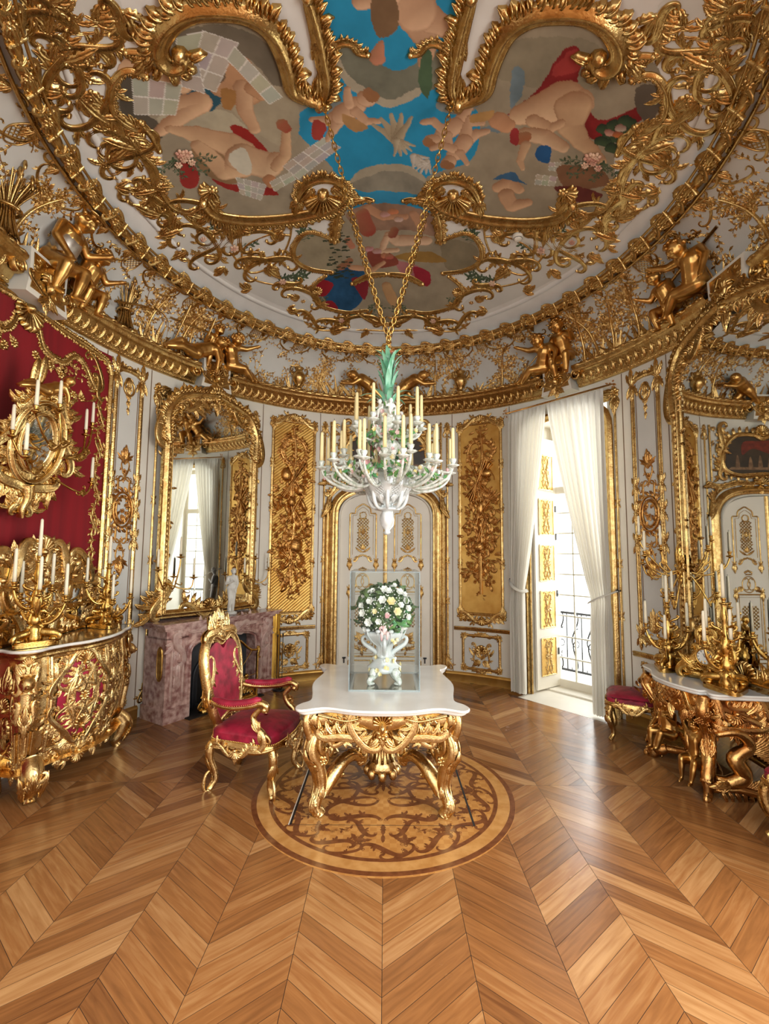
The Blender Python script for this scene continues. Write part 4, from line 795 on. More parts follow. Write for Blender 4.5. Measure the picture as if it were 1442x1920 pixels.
# ================================================================ COVE FOLIAGE
def coveu(th): return arc(th)
CM = cove(0)
def cvm(V): W_ = V.copy(); W_[:, 1] = V[:, 1] / 0.95; return CM(W_)
random.seed(11)
def cove_fill():
    g = G()
    # plants standing on the cornice
    for th in np.arange(-118, 118, 2.1):
        u = coveu(th + random.uniform(-1, 1)); hgt = random.uniform(.16, .5)
        k = random.random()
        if k < .55:
            for j in range(3): twig(g, (u + random.uniform(-.04, .04), .0), pi / 2 + random.uniform(-.5, .5), hgt * random.uniform(.6, 1.2), 9, .026, flower=.25, stem=.004)
        else:
            for j in range(6): leaf(g, (u, .0), pi / 2 + (j - 2.5) * .28 + random.uniform(-.1, .1), hgt * random.uniform(.5, .9), .022, random.uniform(-.5, .5), lobes=2, z0=.003 * j)
        for j in range(3): leaf(g, (u + random.uniform(-.07, .07), 0), pi / 2 + random.uniform(-.9, .9), random.uniform(.07, .14), .025, random.uniform(-.6, .6))
    # free twigs in the field
    for i in range(300):
        th = random.uniform(-118, 118); u = coveu(th); v = random.uniform(.18, .8)
        twig(g, (u, v), random.uniform(0, 6.28), random.uniform(.14, .3), 8, random.uniform(.018, .03), flower=.35, stem=.003)
    # scrollwork hanging from the ring
    for th in np.arange(-117, 118, 6.5):
        u = coveu(th); sg = 1 if int(round((th + 117) / 6.5)) % 2 else -1
        scroll(g, (u - .14 * sg, .86), (u + .14 * sg, .82), .012, 4.2 * sg, -4 * sg, .3 * sg, 3, sg, n=30)
        scroll(g, (u - .02 * sg, .78), (u + .12 * sg, .68), .010, 4 * sg, 4 * sg, .5 * sg, 3, -sg, n=28)
        acan(g, (u, .84), -pi / 2, .13, 2); ros(g, (u, .8), .03, 6)
    # lattice shields near the ring
    for th in (-104, -76, -60, -41, -28, -9, 12, 30, 41, 57, 76, 104):
        u = coveu(th); hw = .085
        lattice(g, u - hw, u + hw, .66, .86, .028, .0035, .005, lambda a, b: abs(a - u) / hw + abs(b - .76) / .16 < 1.25)
        strip(g, cr([(u - hw, .70), (u - hw * .6, .88), (u, .85), (u + hw * .6, .88), (u + hw, .70), (u, .62)], 5, True), .007, .012, 'round', closed=True)
    # young trees and trellis
    for th, h_, ln in ((-58, .75, .2), (-55, .62, -.15), (-66, .6, .1), (55, .75, .15), (59, .7, -.3), (62, .6, .2), (52, .6, -.1), (33, .6, .2), (22, .7, -.1), (14, .65, .1), (68, .7, .2), (-20, .5, .1), (-95, .7, .2), (96, .7, -.2)):
        u = coveu(th); P = cr([(u, 0), (u + ln * .15, h_ * .35), (u + ln * .3, h_ * .65), (u + ln * .7, h_)], 8); strip(g, P, np.linspace(.022, .008, len(P)), np.linspace(.035, .015, len(P)))
        for k in range(22): 
            i = random.randrange(8, len(P)); twig(g, P[i], random.uniform(-.5, 3.6), random.uniform(.1, .26), 8, .026, flower=.2)
    for th in (-60, -53): strip(g, [(coveu(th), .05), (coveu(th) + .02, .72)], .012, .02)
    strip(g, [(coveu(-62), .45), (coveu(-49), .5)], .012, .022)
    g.map(cvm).build('cove_foliage', 'gold', CEIL)
cove_fill()
# ================================================================ FIGURES
def capsule(g, p0, r0, p1, r1, n=10):
    p0, p1 = np.asarray(p0, float), np.asarray(p1, float); d = p1 - p0; L = np.linalg.norm(d) + 1e-9; z = d / L
    x = np.cross(z, (0, 0, 1.0) if abs(z[2]) < .9 else (1.0, 0, 0)); x /= np.linalg.norm(x); y = np.cross(z, x)
    a = np.linspace(0, 2 * pi, n, endpoint=False); rows = []
    for t in (-85, -60, -30, 0): rows.append((r0 * cos(R(t)), r0 * sin(R(t))))
    for t in (0, 30, 60, 85): rows.append((r1 * cos(R(t)), L + r1 * sin(R(t))))
    A = np.array([[p0 + x * r * np.cos(t) + y * r * np.sin(t) + z * h_ for t in a] for r, h_ in rows]); g.grid(np.transpose(A, (1, 0, 2)), cu=True)
    k = g.n - len(rows) * n; g.add([p0 - z * r0, p1 + z * r1]); i = np.arange(n) * len(rows); j = np.roll(i, -1)
    g.T.append(np.stack([k + j, k + i, np.full(n, g.n - 2)], 1)); g.T.append(np.stack([k + i + len(rows) - 1, k + j + len(rows) - 1, np.full(n, g.n - 1)], 1))
def remesh(g, name, m, parent, vox, smooth=5, local=False):
    o = g.build('tmp_body', m, None); md = o.modifiers.new('r', 'REMESH'); md.mode = 'VOXEL'; md.voxel_size = vox
    sm = o.modifiers.new('s', 'SMOOTH'); sm.factor = .5; sm.iterations = smooth
    dg = bpy.context.evaluated_depsgraph_get(); me = bpy.data.meshes.new_from_object(o.evaluated_get(dg)); me.name = name
    off = (0, 0, 0) if local or parent is None else wloc(parent)
    n = len(me.vertices); V = np.empty(n * 3, 'f'); me.vertices.foreach_get('co', V); V = V.reshape(-1, 3) - np.array(off, 'f'); me.vertices.foreach_set('co', V.ravel())
    me.polygons.foreach_set('use_smooth', np.ones(len(me.polygons), bool)); me.materials.clear(); me.materials.append(M[m] if isinstance(m, str) else m); me.update()
    old = o.data; bpy.data.objects.remove(o); bpy.data.meshes.remove(old)
    r = bpy.data.objects.new(name, me); COL.objects.link(r)
    if parent is not None: r.parent = parent
    return r
def body_segs(J, s, adult=False):
    q = {k: np.asarray(v, float) * s for k, v in J.items()}; g = G(); S = []
    a = .8 if adult else 1.16
    pel, che, hd = q['pel'], q['che'], q['head']; nk = che + (hd - che) * .42
    ax = q['shR'] - q['shL']; ax /= np.linalg.norm(ax) + 1e-9
    S += [(pel - ax * .045 * s, .095 * s * a, pel + ax * .045 * s, .095 * s * a), (pel, .105 * s * a, (pel + che) / 2, (.105 if not adult else .1) * s * a), ((pel + che) / 2, .1 * s * a, che, .105 * s * a), (q['shL'] * .8 + che * .2, .062 * s * a, q['shR'] * .8 + che * .2, .062 * s * a), (che, .06 * s * a, nk, .045 * s * a), (nk, .042 * s * a, hd, .05 * s * a)]
    hr = (.098 if not adult else .062) * s; f = q['face'] / np.linalg.norm(q['face']); upv = hd - nk; upv /= np.linalg.norm(upv); rt = np.cross(f, upv)
    S += [(hd, hr, hd + upv * hr * .25, hr * .97), (hd + f * hr * .25 - upv * hr * .35, hr * .72, hd + f * hr * .35 - upv * hr * .55, hr * .55), (hd + f * hr * .98 + upv * hr * .05, hr * .1, hd + f * hr * 1.08 - upv * hr * .18, hr * .16)]
    for d in (-1, 1): S += [(hd + f * hr * .62 + rt * d * hr * .42 - upv * hr * .3, hr * .36, hd + f * hr * .6 + rt * d * hr * .42 - upv * hr * .32, hr * .36), (hd + rt * d * hr * .98, hr * .16, hd + rt * d * hr * 1.0 - upv * hr * .25, hr * .12), (hd + f * hr * .84 + rt * d * hr * .15 + upv * hr * .3, hr * .14, hd + f * hr * .74 + rt * d * hr * .55 + upv * hr * .3, hr * .13)]
    S += [(hd + f * hr * .93 - rt * hr * .18 - upv * hr * .45, hr * .1, hd + f * hr * .93 + rt * hr * .18 - upv * hr * .45, hr * .1)]
    for d in 'LR':
        sh, el, ha = q['sh' + d], q['el' + d], q['ha' + d]
        S += [(sh, .05 * s * a, el, .038 * s * a), (el, .038 * s * a, ha, .025 * s * a)]
        fd = ha - el; fd /= np.linalg.norm(fd) + 1e-9; sd = np.cross(fd, f); sd = sd / (np.linalg.norm(sd) + 1e-9); bd = np.cross(sd, fd)
        pl = ha + fd * .045 * s; S += [(ha, .025 * s * a, pl, .027 * s * a)]
        for k in range(4):
            b = pl + sd * (k - 1.5) * .016 * s + fd * .015 * s; L = (.035, .042, .039, .03)[k] * s; m_ = b + fd * L * .6 + bd * .006 * s
            S += [(b, .0095 * s, m_, .0085 * s), (m_, .0085 * s, m_ + fd * L * .4 + bd * L * .35, .007 * s)]
        b = ha + fd * .02 * s + sd * .024 * s * (1 if d == 'L' else -1); S += [(b, .011 * s, b + (fd * .6 + sd * .7 * (1 if d == 'L' else -1)) * .04 * s, .008 * s)]
        hp, kn, ft = q['hp' + d], q['kn' + d], q['ft' + d]
        S += [(hp, .082 * s * a, kn, .052 * s * a), (kn, .05 * s * a, kn * .55 + ft * .45, .05 * s * a), (kn * .55 + ft * .45, .05 * s * a, ft, .03 * s * a)]
        lg = ft - kn; lg /= np.linalg.norm(lg) + 1e-9; td = f - lg * np.dot(f, lg); td /= np.linalg.norm(td) + 1e-9
        S += [(ft + lg * .02 * s - td * .015 * s, .028 * s, ft + lg * .03 * s + td * .085 * s, .022 * s)]
    for t in S: capsule(g, *t)
    return g, hd, hr, f, upv, rt
def figure(label, cat, J, s, o, tx, ty, m='putto', vox=.009, hair='putto', loc=None, group=None, adult=False, extra=None, name='putto', tilt=0.0):
    tx, ty = np.asarray(tx, float), np.asarray(ty, float); f = plane_map(o, tx, ty, (0, 0, 1)) if not tilt else plane_map(o, tx, ty * cos(tilt) - np.array((0, 0, sin(tilt))), ty * sin(tilt) + np.array((0, 0, cos(tilt))))
    root = thing(name, label, cat, tuple(np.asarray(o, float)), 0, group)
    g, hd, hr, fd, uv, rt = body_segs(J, s, adult); h_ = G(); rs = random.Random(3)
    for k in range(46):
        a, b = rs.uniform(0, 6.28), rs.uniform(-.25, 1.5); d = (np.cos(a) * cos(b)) * rt + (np.sin(a) * cos(b)) * fd * .95 + sin(b) * uv
        if np.dot(d, fd) > .55 and np.dot(d, uv) < .62: continue
        ellp(h_, hd + uv * hr * .15 + d * hr * .98, (hr * .28, hr * .28, hr * .24), 7, 5)
    remesh(g.map(f), 'body', m, root, vox); h_.map(f).build('hair', hair, root)
    if extra: extra(root, f, s)
    return root
def frame_at(th, z, d):
    o = np.array(wpt(th, z, d)); a = wmap(th, z, d)(np.array([[.01, 0, 0], [0, 0, .01]])); return o, (a[0] - o) / .01, (a[1] - o) / .01
SIT = dict(pel=(0, .02, .1), che=(0, .03, .36), head=(.02, .07, .58), face=(.2, 1, -.1), shL=(-.12, .03, .42), shR=(.12, .03, .42), elL=(-.2, .1, .28), haL=(-.14, .22, .2), elR=(.22, .08, .32), haR=(.28, .2, .42), hpL=(-.07, .06, .08), hpR=(.07, .06, .08), knL=(-.12, .26, .1), knR=(.13, .24, .14), ftL=(-.12, .27, -.14), ftR=(.1, .3, -.1))
LIE = dict(pel=(0, .1, .12), che=(.24, .1, .25), head=(.36, .16, .42), face=(.5, 1, 0), shL=(.23, .0, .32), shR=(.28, .2, .28), elL=(.38, .0, .2), haL=(.42, .06, .34), elR=(.36, .24, .14), haR=(.37, .26, .02), hpL=(-.05, .05, .1), hpR=(-.05, .15, .1), knL=(-.26, .08, .2), knR=(-.28, .18, .12), ftL=(-.46, .08, .06), ftR=(-.52, .16, .04))
LEAN = dict(pel=(0, .1, .12), che=(-.1, .1, .34), head=(-.06, .16, .54), face=(.4, 1, -.1), shL=(-.2, .06, .4), shR=(0, .12, .42), elL=(-.3, .14, .3), haL=(-.28, .24, .18), elR=(.14, .16, .44), haR=(.26, .2, .52), hpL=(-.05, .12, .1), hpR=(.07, .12, .1), knL=(.16, .24, .14), knR=(.24, .2, .1), ftL=(.34, .28, -.02), ftR=(.44, .22, .0))
CROUCH = dict(pel=(0, .05, .2), che=(.2, .08, .32), head=(.36, .14, .4), face=(1, .5, -.2), shL=(.22, -.02, .36), shR=(.24, .18, .34), elL=(.36, .0, .26), haL=(.5, .04, .28), elR=(.38, .22, .26), haR=(.52, .2, .26), hpL=(-.02, .0, .17), hpR=(-.02, .12, .17), knL=(.1, .02, .02), knR=(-.12, .16, .08), ftL=(-.1, .02, -.02), ftR=(-.28, .16, -.06))
def flipx(J): 
    K = {}
    for k, v in J.items():
        k2 = k[:-1] + ('R' if k[-1] == 'L' else 'L') if k[:2] in ('sh', 'el', 'ha', 'hp', 'kn', 'ft') else k
        K[k2] = (-v[0], v[1], v[2])
    return K
def putto_at(label, J, s, th, z=4.30, d=.02, **k):
    o, tx, ty = frame_at(th, z, d + .05); return figure(label, 'statue', J, s, o, tx, ty, tilt=R(27), **k)
random.seed(2)
putto_at('gilded putto reclining on the cornice above the fireplace mirror, propped on one arm', LIE, .78, -55.5)
putto_at('gilded putto sitting behind the reclining one above the fireplace mirror', SIT, .66, -50.5, 4.40, .0)
putto_at('gilded putto with raised arm and stretched legs, right of the console block above the fireplace', LEAN, .8, -45.5, 4.30)
putto_at('gilded putto leaning back with a staff on the cornice left of the window block', flipx(LEAN), .82, 46, 4.30)
putto_at('gilded putto sitting upright and reaching right above the white curtains', SIT, .82, 51.5, 4.36)
putto_at('gilded putto crouching leftwards above the chandelier', flipx(CROUCH), .8, -4.5, 4.29)
putto_at('gilded putto crouching rightwards above the chandelier', CROUCH, .8, 5.5, 4.29)
def hat(root, f, s):
    g = G(); lathe(g, [(.0, .12), (.05, .12), (.075, .08), (.085, .03), (.15, .0), (.16, .01), (.09, .045)], (.02 * s, .07 * s, .66 * s), 20); g.map(f).build('straw_hat', 'gold', root)
    g = G(); ellp(g, (0, .03 * s, .28 * s), (.14 * s, .13 * s, .19 * s)); g.map(f).build('silvered_shirt', 'silver', root)
M['silver'] = mat('silvered_carving', s2l(190, 184, 172), .4, .7, var=s2l(160, 150, 140), vscale=16)
putto_at('gilded harvester figure in a broad hat and silvered shirt above the red wall hanging', SIT, .92, -88, 4.36, .02, extra=hat)
putto_at('gilded child figure beside the hatted harvester above the red wall hanging', SIT, .74, -82, 4.32, .03)
putto_at('large gilded hunter figure leaning on the cornice above the console mirror', flipx(LEAN), .86, 84, 4.34, .02)
putto_at('gilded putto sitting on the cornice end right above the white pilaster', flipx(SIT), .7, 77.5, 4.32, .04)
# sheaves of corn, scythe, urn, on the cornice
def sheaf(label, th, s, z=4.25):
    root = thing('corn_sheaf', label, 'sculpture', wpt(th, z, .12)); g = G()
    for k in range(60):
        a = random.uniform(0, 6.28); r = random.uniform(.02, .09) * s; b = np.array([r * cos(a), r * sin(a), 0]); t_ = np.array([r * cos(a) * random.uniform(1.4, 2.6), r * sin(a) * 2, .46 * s * random.uniform(.8, 1.1)]); m_ = b * .55 + (0, 0, .2 * s)
        P = cr([b, m_, t_], 5); tube(g, P, .006 * s, 5); ellp(g, t_, (.014 * s, .014 * s, .035 * s), 6, 5)
    V = g.verts(); g.V = [V + np.array(wpt(th, z, .12))]; g.build('stalks', 'gold', root); b = G(); a = np.linspace(0, 2 * pi, 24); tube(b, np.stack([.075 * s * np.cos(a), .075 * s * np.sin(a), np.full(24, .19 * s)], 1) + np.array(wpt(th, z, .12)), .012 * s, 6); b.build('binding', 'gold', root)
sheaf('gilded corn sheaf beside the scythe, between red hanging and pilaster', -72, 1.0); sheaf('gilded corn sheaf left of the hatted harvester', -98, 1.2)
def polething(name, label, pts, r, z=4.3, blade=None):
    root = thing(name, label, 'sculpture', wpt(pts[0][0], pts[0][1], pts[0][2])); g = G(); P = cr([wpt(*p) for p in pts], 8) if len(pts) > 2 else np.array([wpt(*p) for p in pts]); tube(g, P, r, 7); g.build('shaft', 'gold', root)
    if blade is not None: b = G(); P = cr([wpt(*p) for p in blade], 8); tube(b, P, np.linspace(.022, .003, len(P)), 6, .3); b.build('blade', 'gold', root)
polething('scythe', 'gilded scythe with curved blade lying over the cornice right of the corn sheaf', [(-76, 4.42, .2), (-70, 4.55, .2), (-66, 4.62, .16)], .012, blade=[(-66, 4.64, .17), (-64, 4.6, .2), (-63.2, 4.5, .22), (-63.5, 4.32, .22)])
polething('shepherd_staff', 'gilded long staff leaning across the putto left of the window block', [(39.5, 4.28, .2), (46, 4.58, .2), (49, 4.72, .16)], .009)
polething('hunting_gun', 'gilded hunting gun carved above the right console mirror', [(75, 4.5, .2), (90, 4.72, .22)], .016)
def urn(label, th, z=4.25):
    root = thing('gilded_urn', label, 'sculpture', wpt(th, z, .1)); g = G(); lathe(g, [(.0, 0), (.07, 0), (.075, .02), (.03, .05), (.028, .08), (.06, .11), (.095, .17), (.1, .23), (.06, .29), (.05, .31), (.075, .34), (.07, .35)], wpt(th, z, .1), 20); g.build('vessel', 'gold', root)
    q = G(); f = plane_map(wpt(th, z + .34, .1), *[np.array(x) for x in (frame_at(th, z, .1)[1], (0, 0, 1))])
    for j in range(9): leaf(q, ((j - 4) * .01, 0), pi / 2 + (j - 4) * .32, random.uniform(.12, .22), .02, (j - 4) * .12, z0=.004 * j - .01)
    q.map(f).build('leaf_spray', 'gold', root)
    q = G()
    for sd in (-1, 1): scroll(q, (sd * .07, -.2), (sd * .1, -.02), .012, sd * -3, sd * 4, sd * 1.5, 1)
    q.map(f).build('handle', 'gold', root)
urn('gilded urn with agave leaves on the cornice right of the fireplace putti', -26); urn('small gilded pot with flowers on the cornice right of the chandelier', 22)
# ================================================================ WALL PANELS
def rect_frame(g, x0, x1, y0, y1, w, prof='mould', h=None, z0=0.0, corner=True, top=None):
    pts = [(x0, y0), (x1, y0), (x1, y1), (x0, y1)]
    for i in range(4):
        a, b = np.array(pts[i]), np.array(pts[(i + 1) % 4]); n = max(3, int(np.linalg.norm(b - a) / .08)); P = a + (b - a) * np.linspace(0, 1, n)[:, None]; strip(g, P, w, w * .9 if h is None else h, prof, z0)
    if corner:
        for p in pts: ros(g, p, w * 2.0, 6, z0 + w * .4); 
        for p in pts:
            for a in range(4): acan(g, p, math.atan2((y0 + y1) / 2 - p[1], (x0 + x1) / 2 - p[0]) + (a - 1.5) * .7, w * 4, 1, .5, z0=z0)
def crest(g, x0, x1, y, w, dirn=1):
    # rocaille edging of a panel end: two scrolls meeting in a shell
    xm = (x0 + x1) / 2; L = (x1 - x0) / 2
    for sd in (-1, 1):
        scroll(g, (xm + sd * L * .08, y + dirn * w * 1.2), (xm + sd * L * .95, y), w, -4 * sd * dirn, 4.4 * sd * dirn, .3, 4, sd * dirn, lw=.8)
        for k in range(4): leaf(g, (xm + sd * L * (.2 + .2 * k), y), pi / 2 * dirn + sd * .5, w * 5, w * 1.3, .7 * sd)
    shell(g, (xm, y + dirn * w), dirn * pi / 2, w * 4.5, 7, 2.4)
def wreath(g, c, r, n=16, fr=.3):
    for k in range(n):
        a = k * 2 * pi / n; p = (c[0] + r * cos(a), c[1] + r * sin(a))
        for j in range(2): leaf(g, p, a + pi / 2 + random.uniform(-.9, .9), r * .5, r * .14, random.uniform(-.5, .5), z0=.005 * j)
        if random.random() < fr * 2: ros(g, p, r * .17, 5, .012)
    a = np.linspace(0, 2 * pi, 30); strip(g, np.stack([c[0] + r * np.cos(a), c[1] + r * np.sin(a)], 1), r * .12, .02)
def bunch(g, c, r, n=14):
    for k in range(n):
        a, q = random.uniform(0, 6.28), r * math.sqrt(random.random()); p = (c[0] + q * cos(a), c[1] + q * sin(a) * 1.1)
        if random.random() < .5: ros(g, p, r * random.uniform(.2, .32), 6, .02 * random.random())
        else: leaf(g, p, a + random.uniform(-.6, .6), r * random.uniform(.6, .9), r * .2, random.uniform(-.7, .7), z0=.015 * random.random())
def barrel(g, c, rx, ry, ang, h_=.07, hoops=5):
    blob(g, c, rx, ry, h_, 18, 7, 0, ang)
    for k in range(hoops):
        t = (k + .5) / hoops * 2 - 1; q = math.sqrt(max(.05, 1 - t * t)) * rx; a = np.linspace(0, pi, 12); ux, uy = cos(ang), sin(ang)
        P = np.stack([c[0] + np.cos(a) * q * ux - t * ry * uy, c[1] + np.cos(a) * q * uy + t * ry * ux, h_ * np.sin(a) * math.sqrt(max(.05, 1 - t * t))], 1); tube(g, P, .006, 5)
def trophy(g, kind):
    # ribbon spine
    P = cr([(0, 2.72), (.03, 2.3), (-.03, 1.8), (.03, 1.3), (-.02, .8), (.0, .4)], 10); strip(g, P, .02, .03, 'flute')
    wreath(g, (0, 2.38), .19, 22); bunch(g, (0, 2.38), .12, 18); bunch(g, (0, 2.66), .1, 12)
    def sticks(y, n, L, sp):
        for k in range(n):
            a = pi / 2 + random.uniform(-sp, sp) ; x = random.uniform(-.03, .03); d = np.array([cos(a), sin(a)]) * L / 2; c = np.array([x, y]); strip(g, [c - d, c, c + d], .011, .028 + .006 * k)
            blob(g, c + d, .018, .018, .04); 
    sticks(1.95, 7, .62, .8); sticks(1.5, 5, .4, .7)
    if kind == 'L':
        blob(g, (-.1, 2.02), .09, .11, .06, 14, 5); blob(g, (.12, 1.8), .08, .1, .06); blob(g, (-.02, 1.62), .07, .1, .07); barrel(g, (.06, .98), .105, .12, -.25)
        for q in ((-.16, 1.75), (.16, 2.0), (0, 1.35), (-.14, 1.2), (.15, 1.2), (.17, .85), (-.15, .9), (-.12, .62), (.1, .6), (0, .42), (.02, 1.8), (-.15, 1.5), (.0, 1.1), (0, 1.9), (.12, 1.45), (-.05, .85)): bunch(g, q, .13, 22)
        blob(g, (.16, 1.58), .04, .12, .05, ang=.4); sticks(.75, 4, .42, .9); blob(g, (-.05, .72), .035, .11, .05, ang=-.6); blob(g, (-.1, .36), .04, .07, .04, ang=-.7); bunch(g, (0, .22), .06, 8)
    else:
        blob(g, (.08, 2.06), .1, .08, .06, 14, 5); barrel(g, (-.02, .98), .09, .1, .5, .08, 4); blob(g, (0, 1.55), .06, .14, .06); blob(g, (.0, 1.3), .05, .1, .06)
        a = np.linspace(0, 5.5, 30); strip(g, np.stack([.1 + .11 * np.cos(a), 1.95 + .13 * np.sin(a)], 1), .014, .03)
        for k in range(9): leaf(g, (.02, 1.62), .2 + k * .16, .3 - .015 * k, .02, .4, z0=.01)
        for q in ((-.12, 2.0), (-.15, 1.75), (.14, 1.6), (-.12, 1.4), (.12, 1.35), (.13, 1.1), (-.14, 1.12), (-.12, .85), (.12, .82), (-.1, .6), (.08, .56), (0, .7), (.02, 1.75), (.14, 1.22), (-.04, 1.3), (0, 1.95), (0, 1.0)): bunch(g, q, .13, 22)
        sticks(1.15, 5, .5, .5); strip(g, [(.0, .85), (.0, .3)], .022, .05, 'flute'); bunch(g, (0, .3), .06, 8)
def gold_panel(label, th, kind):
    root = thing('gilded_wall_panel', label, 'panel', wpt(th, 0.95, .03)); f = wmap(th, 0.95, .012); hw, H = .315, 2.86
    g = G(); n = 16; A = np.zeros((n, 24, 3)); A[..., 0] = np.linspace(-hw, hw, n)[:, None]; A[..., 1] = np.linspace(0, H, 24); g.grid(A)
    if kind == 'L':
        for c in np.arange(-hw - 1, H + 1, .045): # woven diagonal ground
            P = np.array([(x, c + x * .8) for x in np.linspace(-hw, hw, 8)]); P = P[(P[:, 1] > 0) & (P[:, 1] < H)]
            if len(P) > 2: strip(g, P, .016, .006)
    g.map(f).build('panel_ground', 'gold_flat', root)
    g = G(); rect_frame(g, -hw, hw, .03, H - .02, .022, corner=False); 
    crest(g, -hw, hw, .0, .024, -1); crest(g, -hw, hw, H - .02, .024, 1)
    for x in (-hw, hw):
        for y in (.75, 1.55, 2.2): ros(g, (x, y), .045, 6); acan(g, (x, y), pi / 2, .1, 1, .5); acan(g, (x, y), -pi / 2, .1, 1, .5)
        for y in (.0, H - .02): ros(g, (x, y), .06, 6); acan(g, (x, y), pi / 2 if y < 1 else -pi / 2, .18, 2, .5)
    g.map(f).build('panel_frame', 'gold', root)
    g = G(); random.seed(31 if kind == 'L' else 32); trophy(g, kind); g.map(wmap(th, 0.97, .014)).build('trophy_carving', 'gold_old', root)
gold_panel('tall gilded wall panel with carved drum trophy, between fireplace and arched door', -26.4, 'L')
gold_panel('tall gilded wall panel with carved trophy, between arched door and white curtains', 26.9, 'R')
def dado(label, th, hw, y0, y1):
    root = thing('dado_panel', label, 'panel', wpt(th, y0, .02)); f = wmap(th, 0, .004); g = G(); A = np.zeros((10, 4, 3)); A[..., 0] = np.linspace(-hw, hw, 10)[:, None]; A[..., 1] = np.linspace(y0, y1, 4); g.grid(A); g.map(f).build('panel_field', 'grey', root)
    g = G(); rect_frame(g, -hw, hw, y0, y1, .02); crest(g, -hw * .5, hw * .5, y0, .012, -1); crest(g, -hw * .5, hw * .5, y1, .010, 1); g.map(f).build('panel_frame', 'gold', root)
    g = G(); c = (0, (y0 + y1) / 2); shell(g, c, pi / 2, .11, 7, 3); wreath(g, c, .075, 10)
    for sd in (-1, 1):
        scroll(g, (sd * .03, c[1] - .14), (sd * .14, c[1] + .1), .012, sd * 3, sd * -4.5, sd * 1.2, 4, -sd); acan(g, (sd * .02, c[1] - .12), -pi / 2 + sd * 1.0, .14, 2); leaf(g, (sd * .1, c[1] - .05), sd * .7 if sd > 0 else pi - .7, .14, .025, .5 * sd)
        leaf(g, (0, c[1] - .1), pi / 2 + sd * .5, .2, .025, -sd * .8)
    g.map(f).build('carving', 'gold', root)
dado('square dado panel with gilded shell carving, below the left trophy panel', -26.2, .26, .2, .67)
dado('square dado panel with gilded shell carving, below the right trophy panel', 26.7, .27, .2, .67)
def pilaster(label, th):
    root = thing('pilaster_panel', label, 'panel', wpt(th, .95, .02)); f = wmap(th, 0, .004); hw = .165; z0, z1 = .95, 3.84
    g = G(); A = np.zeros((6, 20, 3)); A[..., 0] = np.linspace(-hw + .03, hw - .03, 6)[:, None]; A[..., 1] = np.linspace(z0 + .03, z1 - .03, 20); g.grid(A); g.map(f).build('panel_field', 'grey', root)
    g = G()
    for x in (-hw, hw):
        strip(g, [(x, z0), (x, 2.2), (x, z1)], .026, .024, 'mould'); 
        for y, L in ((1.98, .16), (2.32, .16), (2.62, .14), (z0 + .02, .16), (z1 - .05, .2)): ros(g, (x, y), .035, 6, .01); acan(g, (x, y), pi / 2, L, 1, .5); acan(g, (x, y), -pi / 2, L, 1, .5)
    for y, d in ((z0, -1), (z1, 1)): strip(g, [(-hw, y), (0, y + d * .02), (hw, y)], .024, .024, 'mould'); crest(g, -hw, hw, y, .014, d)
    g.map(f).build('panel_frame', 'gold', root)
    for x in (-hw + .045, hw - .045): q = G(); strip(q, [(x, z0 + .06), (x, 2), (x, z1 - .05)], .004, .003, 'flat'); q.map(f).build('shadow_line', 'line', root, False)
    g = G(); c = (0, 2.3)
    for r, k in ((1.0, 0), (.72, 1)):
        a = np.linspace(0, 2 * pi, 40); strip(g, np.stack([.12 * r * np.cos(a), 2.3 + .19 * r * np.sin(a)], 1), .013, .02, 'round')
    for k in range(16):
        a = k * pi / 8; leaf(g, (.13 * cos(a), 2.3 + .2 * sin(a)), a + .7, .08, .022, .6); leaf(g, (.1 * cos(a), 2.3 + .16 * sin(a)), a - 2, .05, .014, .5)
    bunch(g, c, .085, 18); 
    for d in (1, -1):
        for sd in (-1, 1):
            scroll(g, (sd * .02, 2.3 + d * .34), (sd * .12, 2.3 + d * .2), .010, sd * d * -4, sd * d * 4, .4, 3, sd * d); scroll(g, (sd * .01, 2.3 + d * .52), (sd * .08, 2.3 + d * .36), .008, sd * d * 4, sd * d * 4, -.4, 2, -sd * d); leaf(g, (0, 2.3 + d * .5), d * (pi / 2) + sd * .55, .16, .022, sd * .4)
            leaf(g, (0, 2.3 + d * .54), d * (pi / 2) + sd * 1.0, .1, .02, sd * .7)
        acan(g, (0, 2.3 + d * .56), d * pi / 2, .16, 2, .6); ros(g, (0, 2.3 + d * .42), .035, 6)
    g.map(f).build('medallion_carving', 'gold_old', root); g = G()
    for k in range(5): acan(g, (0, 3.78 - k * .085), -pi / 2, .13 - .01 * k, 2, .7 - .1 * k)
    a = np.linspace(0, 2 * pi, 24); strip(g, np.stack([.065 * np.cos(a), 3.66 + .085 * np.sin(a)], 1), .012, .02); ros(g, (0, 3.66), .04, 6)
    g.map(f).build('drop_carving', 'gold', root); g = G()
    for k in range(3): acan(g, (0, 1.12 - .05 * k), pi / 2, .16, 2, .8)
    g.map(f).build('foot_carving', 'gold', root)
    g = G(); hw2 = .15; rect_frame(g, -hw2, hw2, .2, .67, .016); acan(g, (0, .34), pi / 2, .2, 3, .8); shell(g, (0, .4), pi / 2, .09); g.map(f).build('dado_carving', 'gold', root)
pilaster('narrow white pilaster panel with gilded oval medallion, between red hanging and fireplace mirror', -68.4)
pilaster('narrow white pilaster panel with gilded oval medallion, between white curtains and console mirror', 68.6)
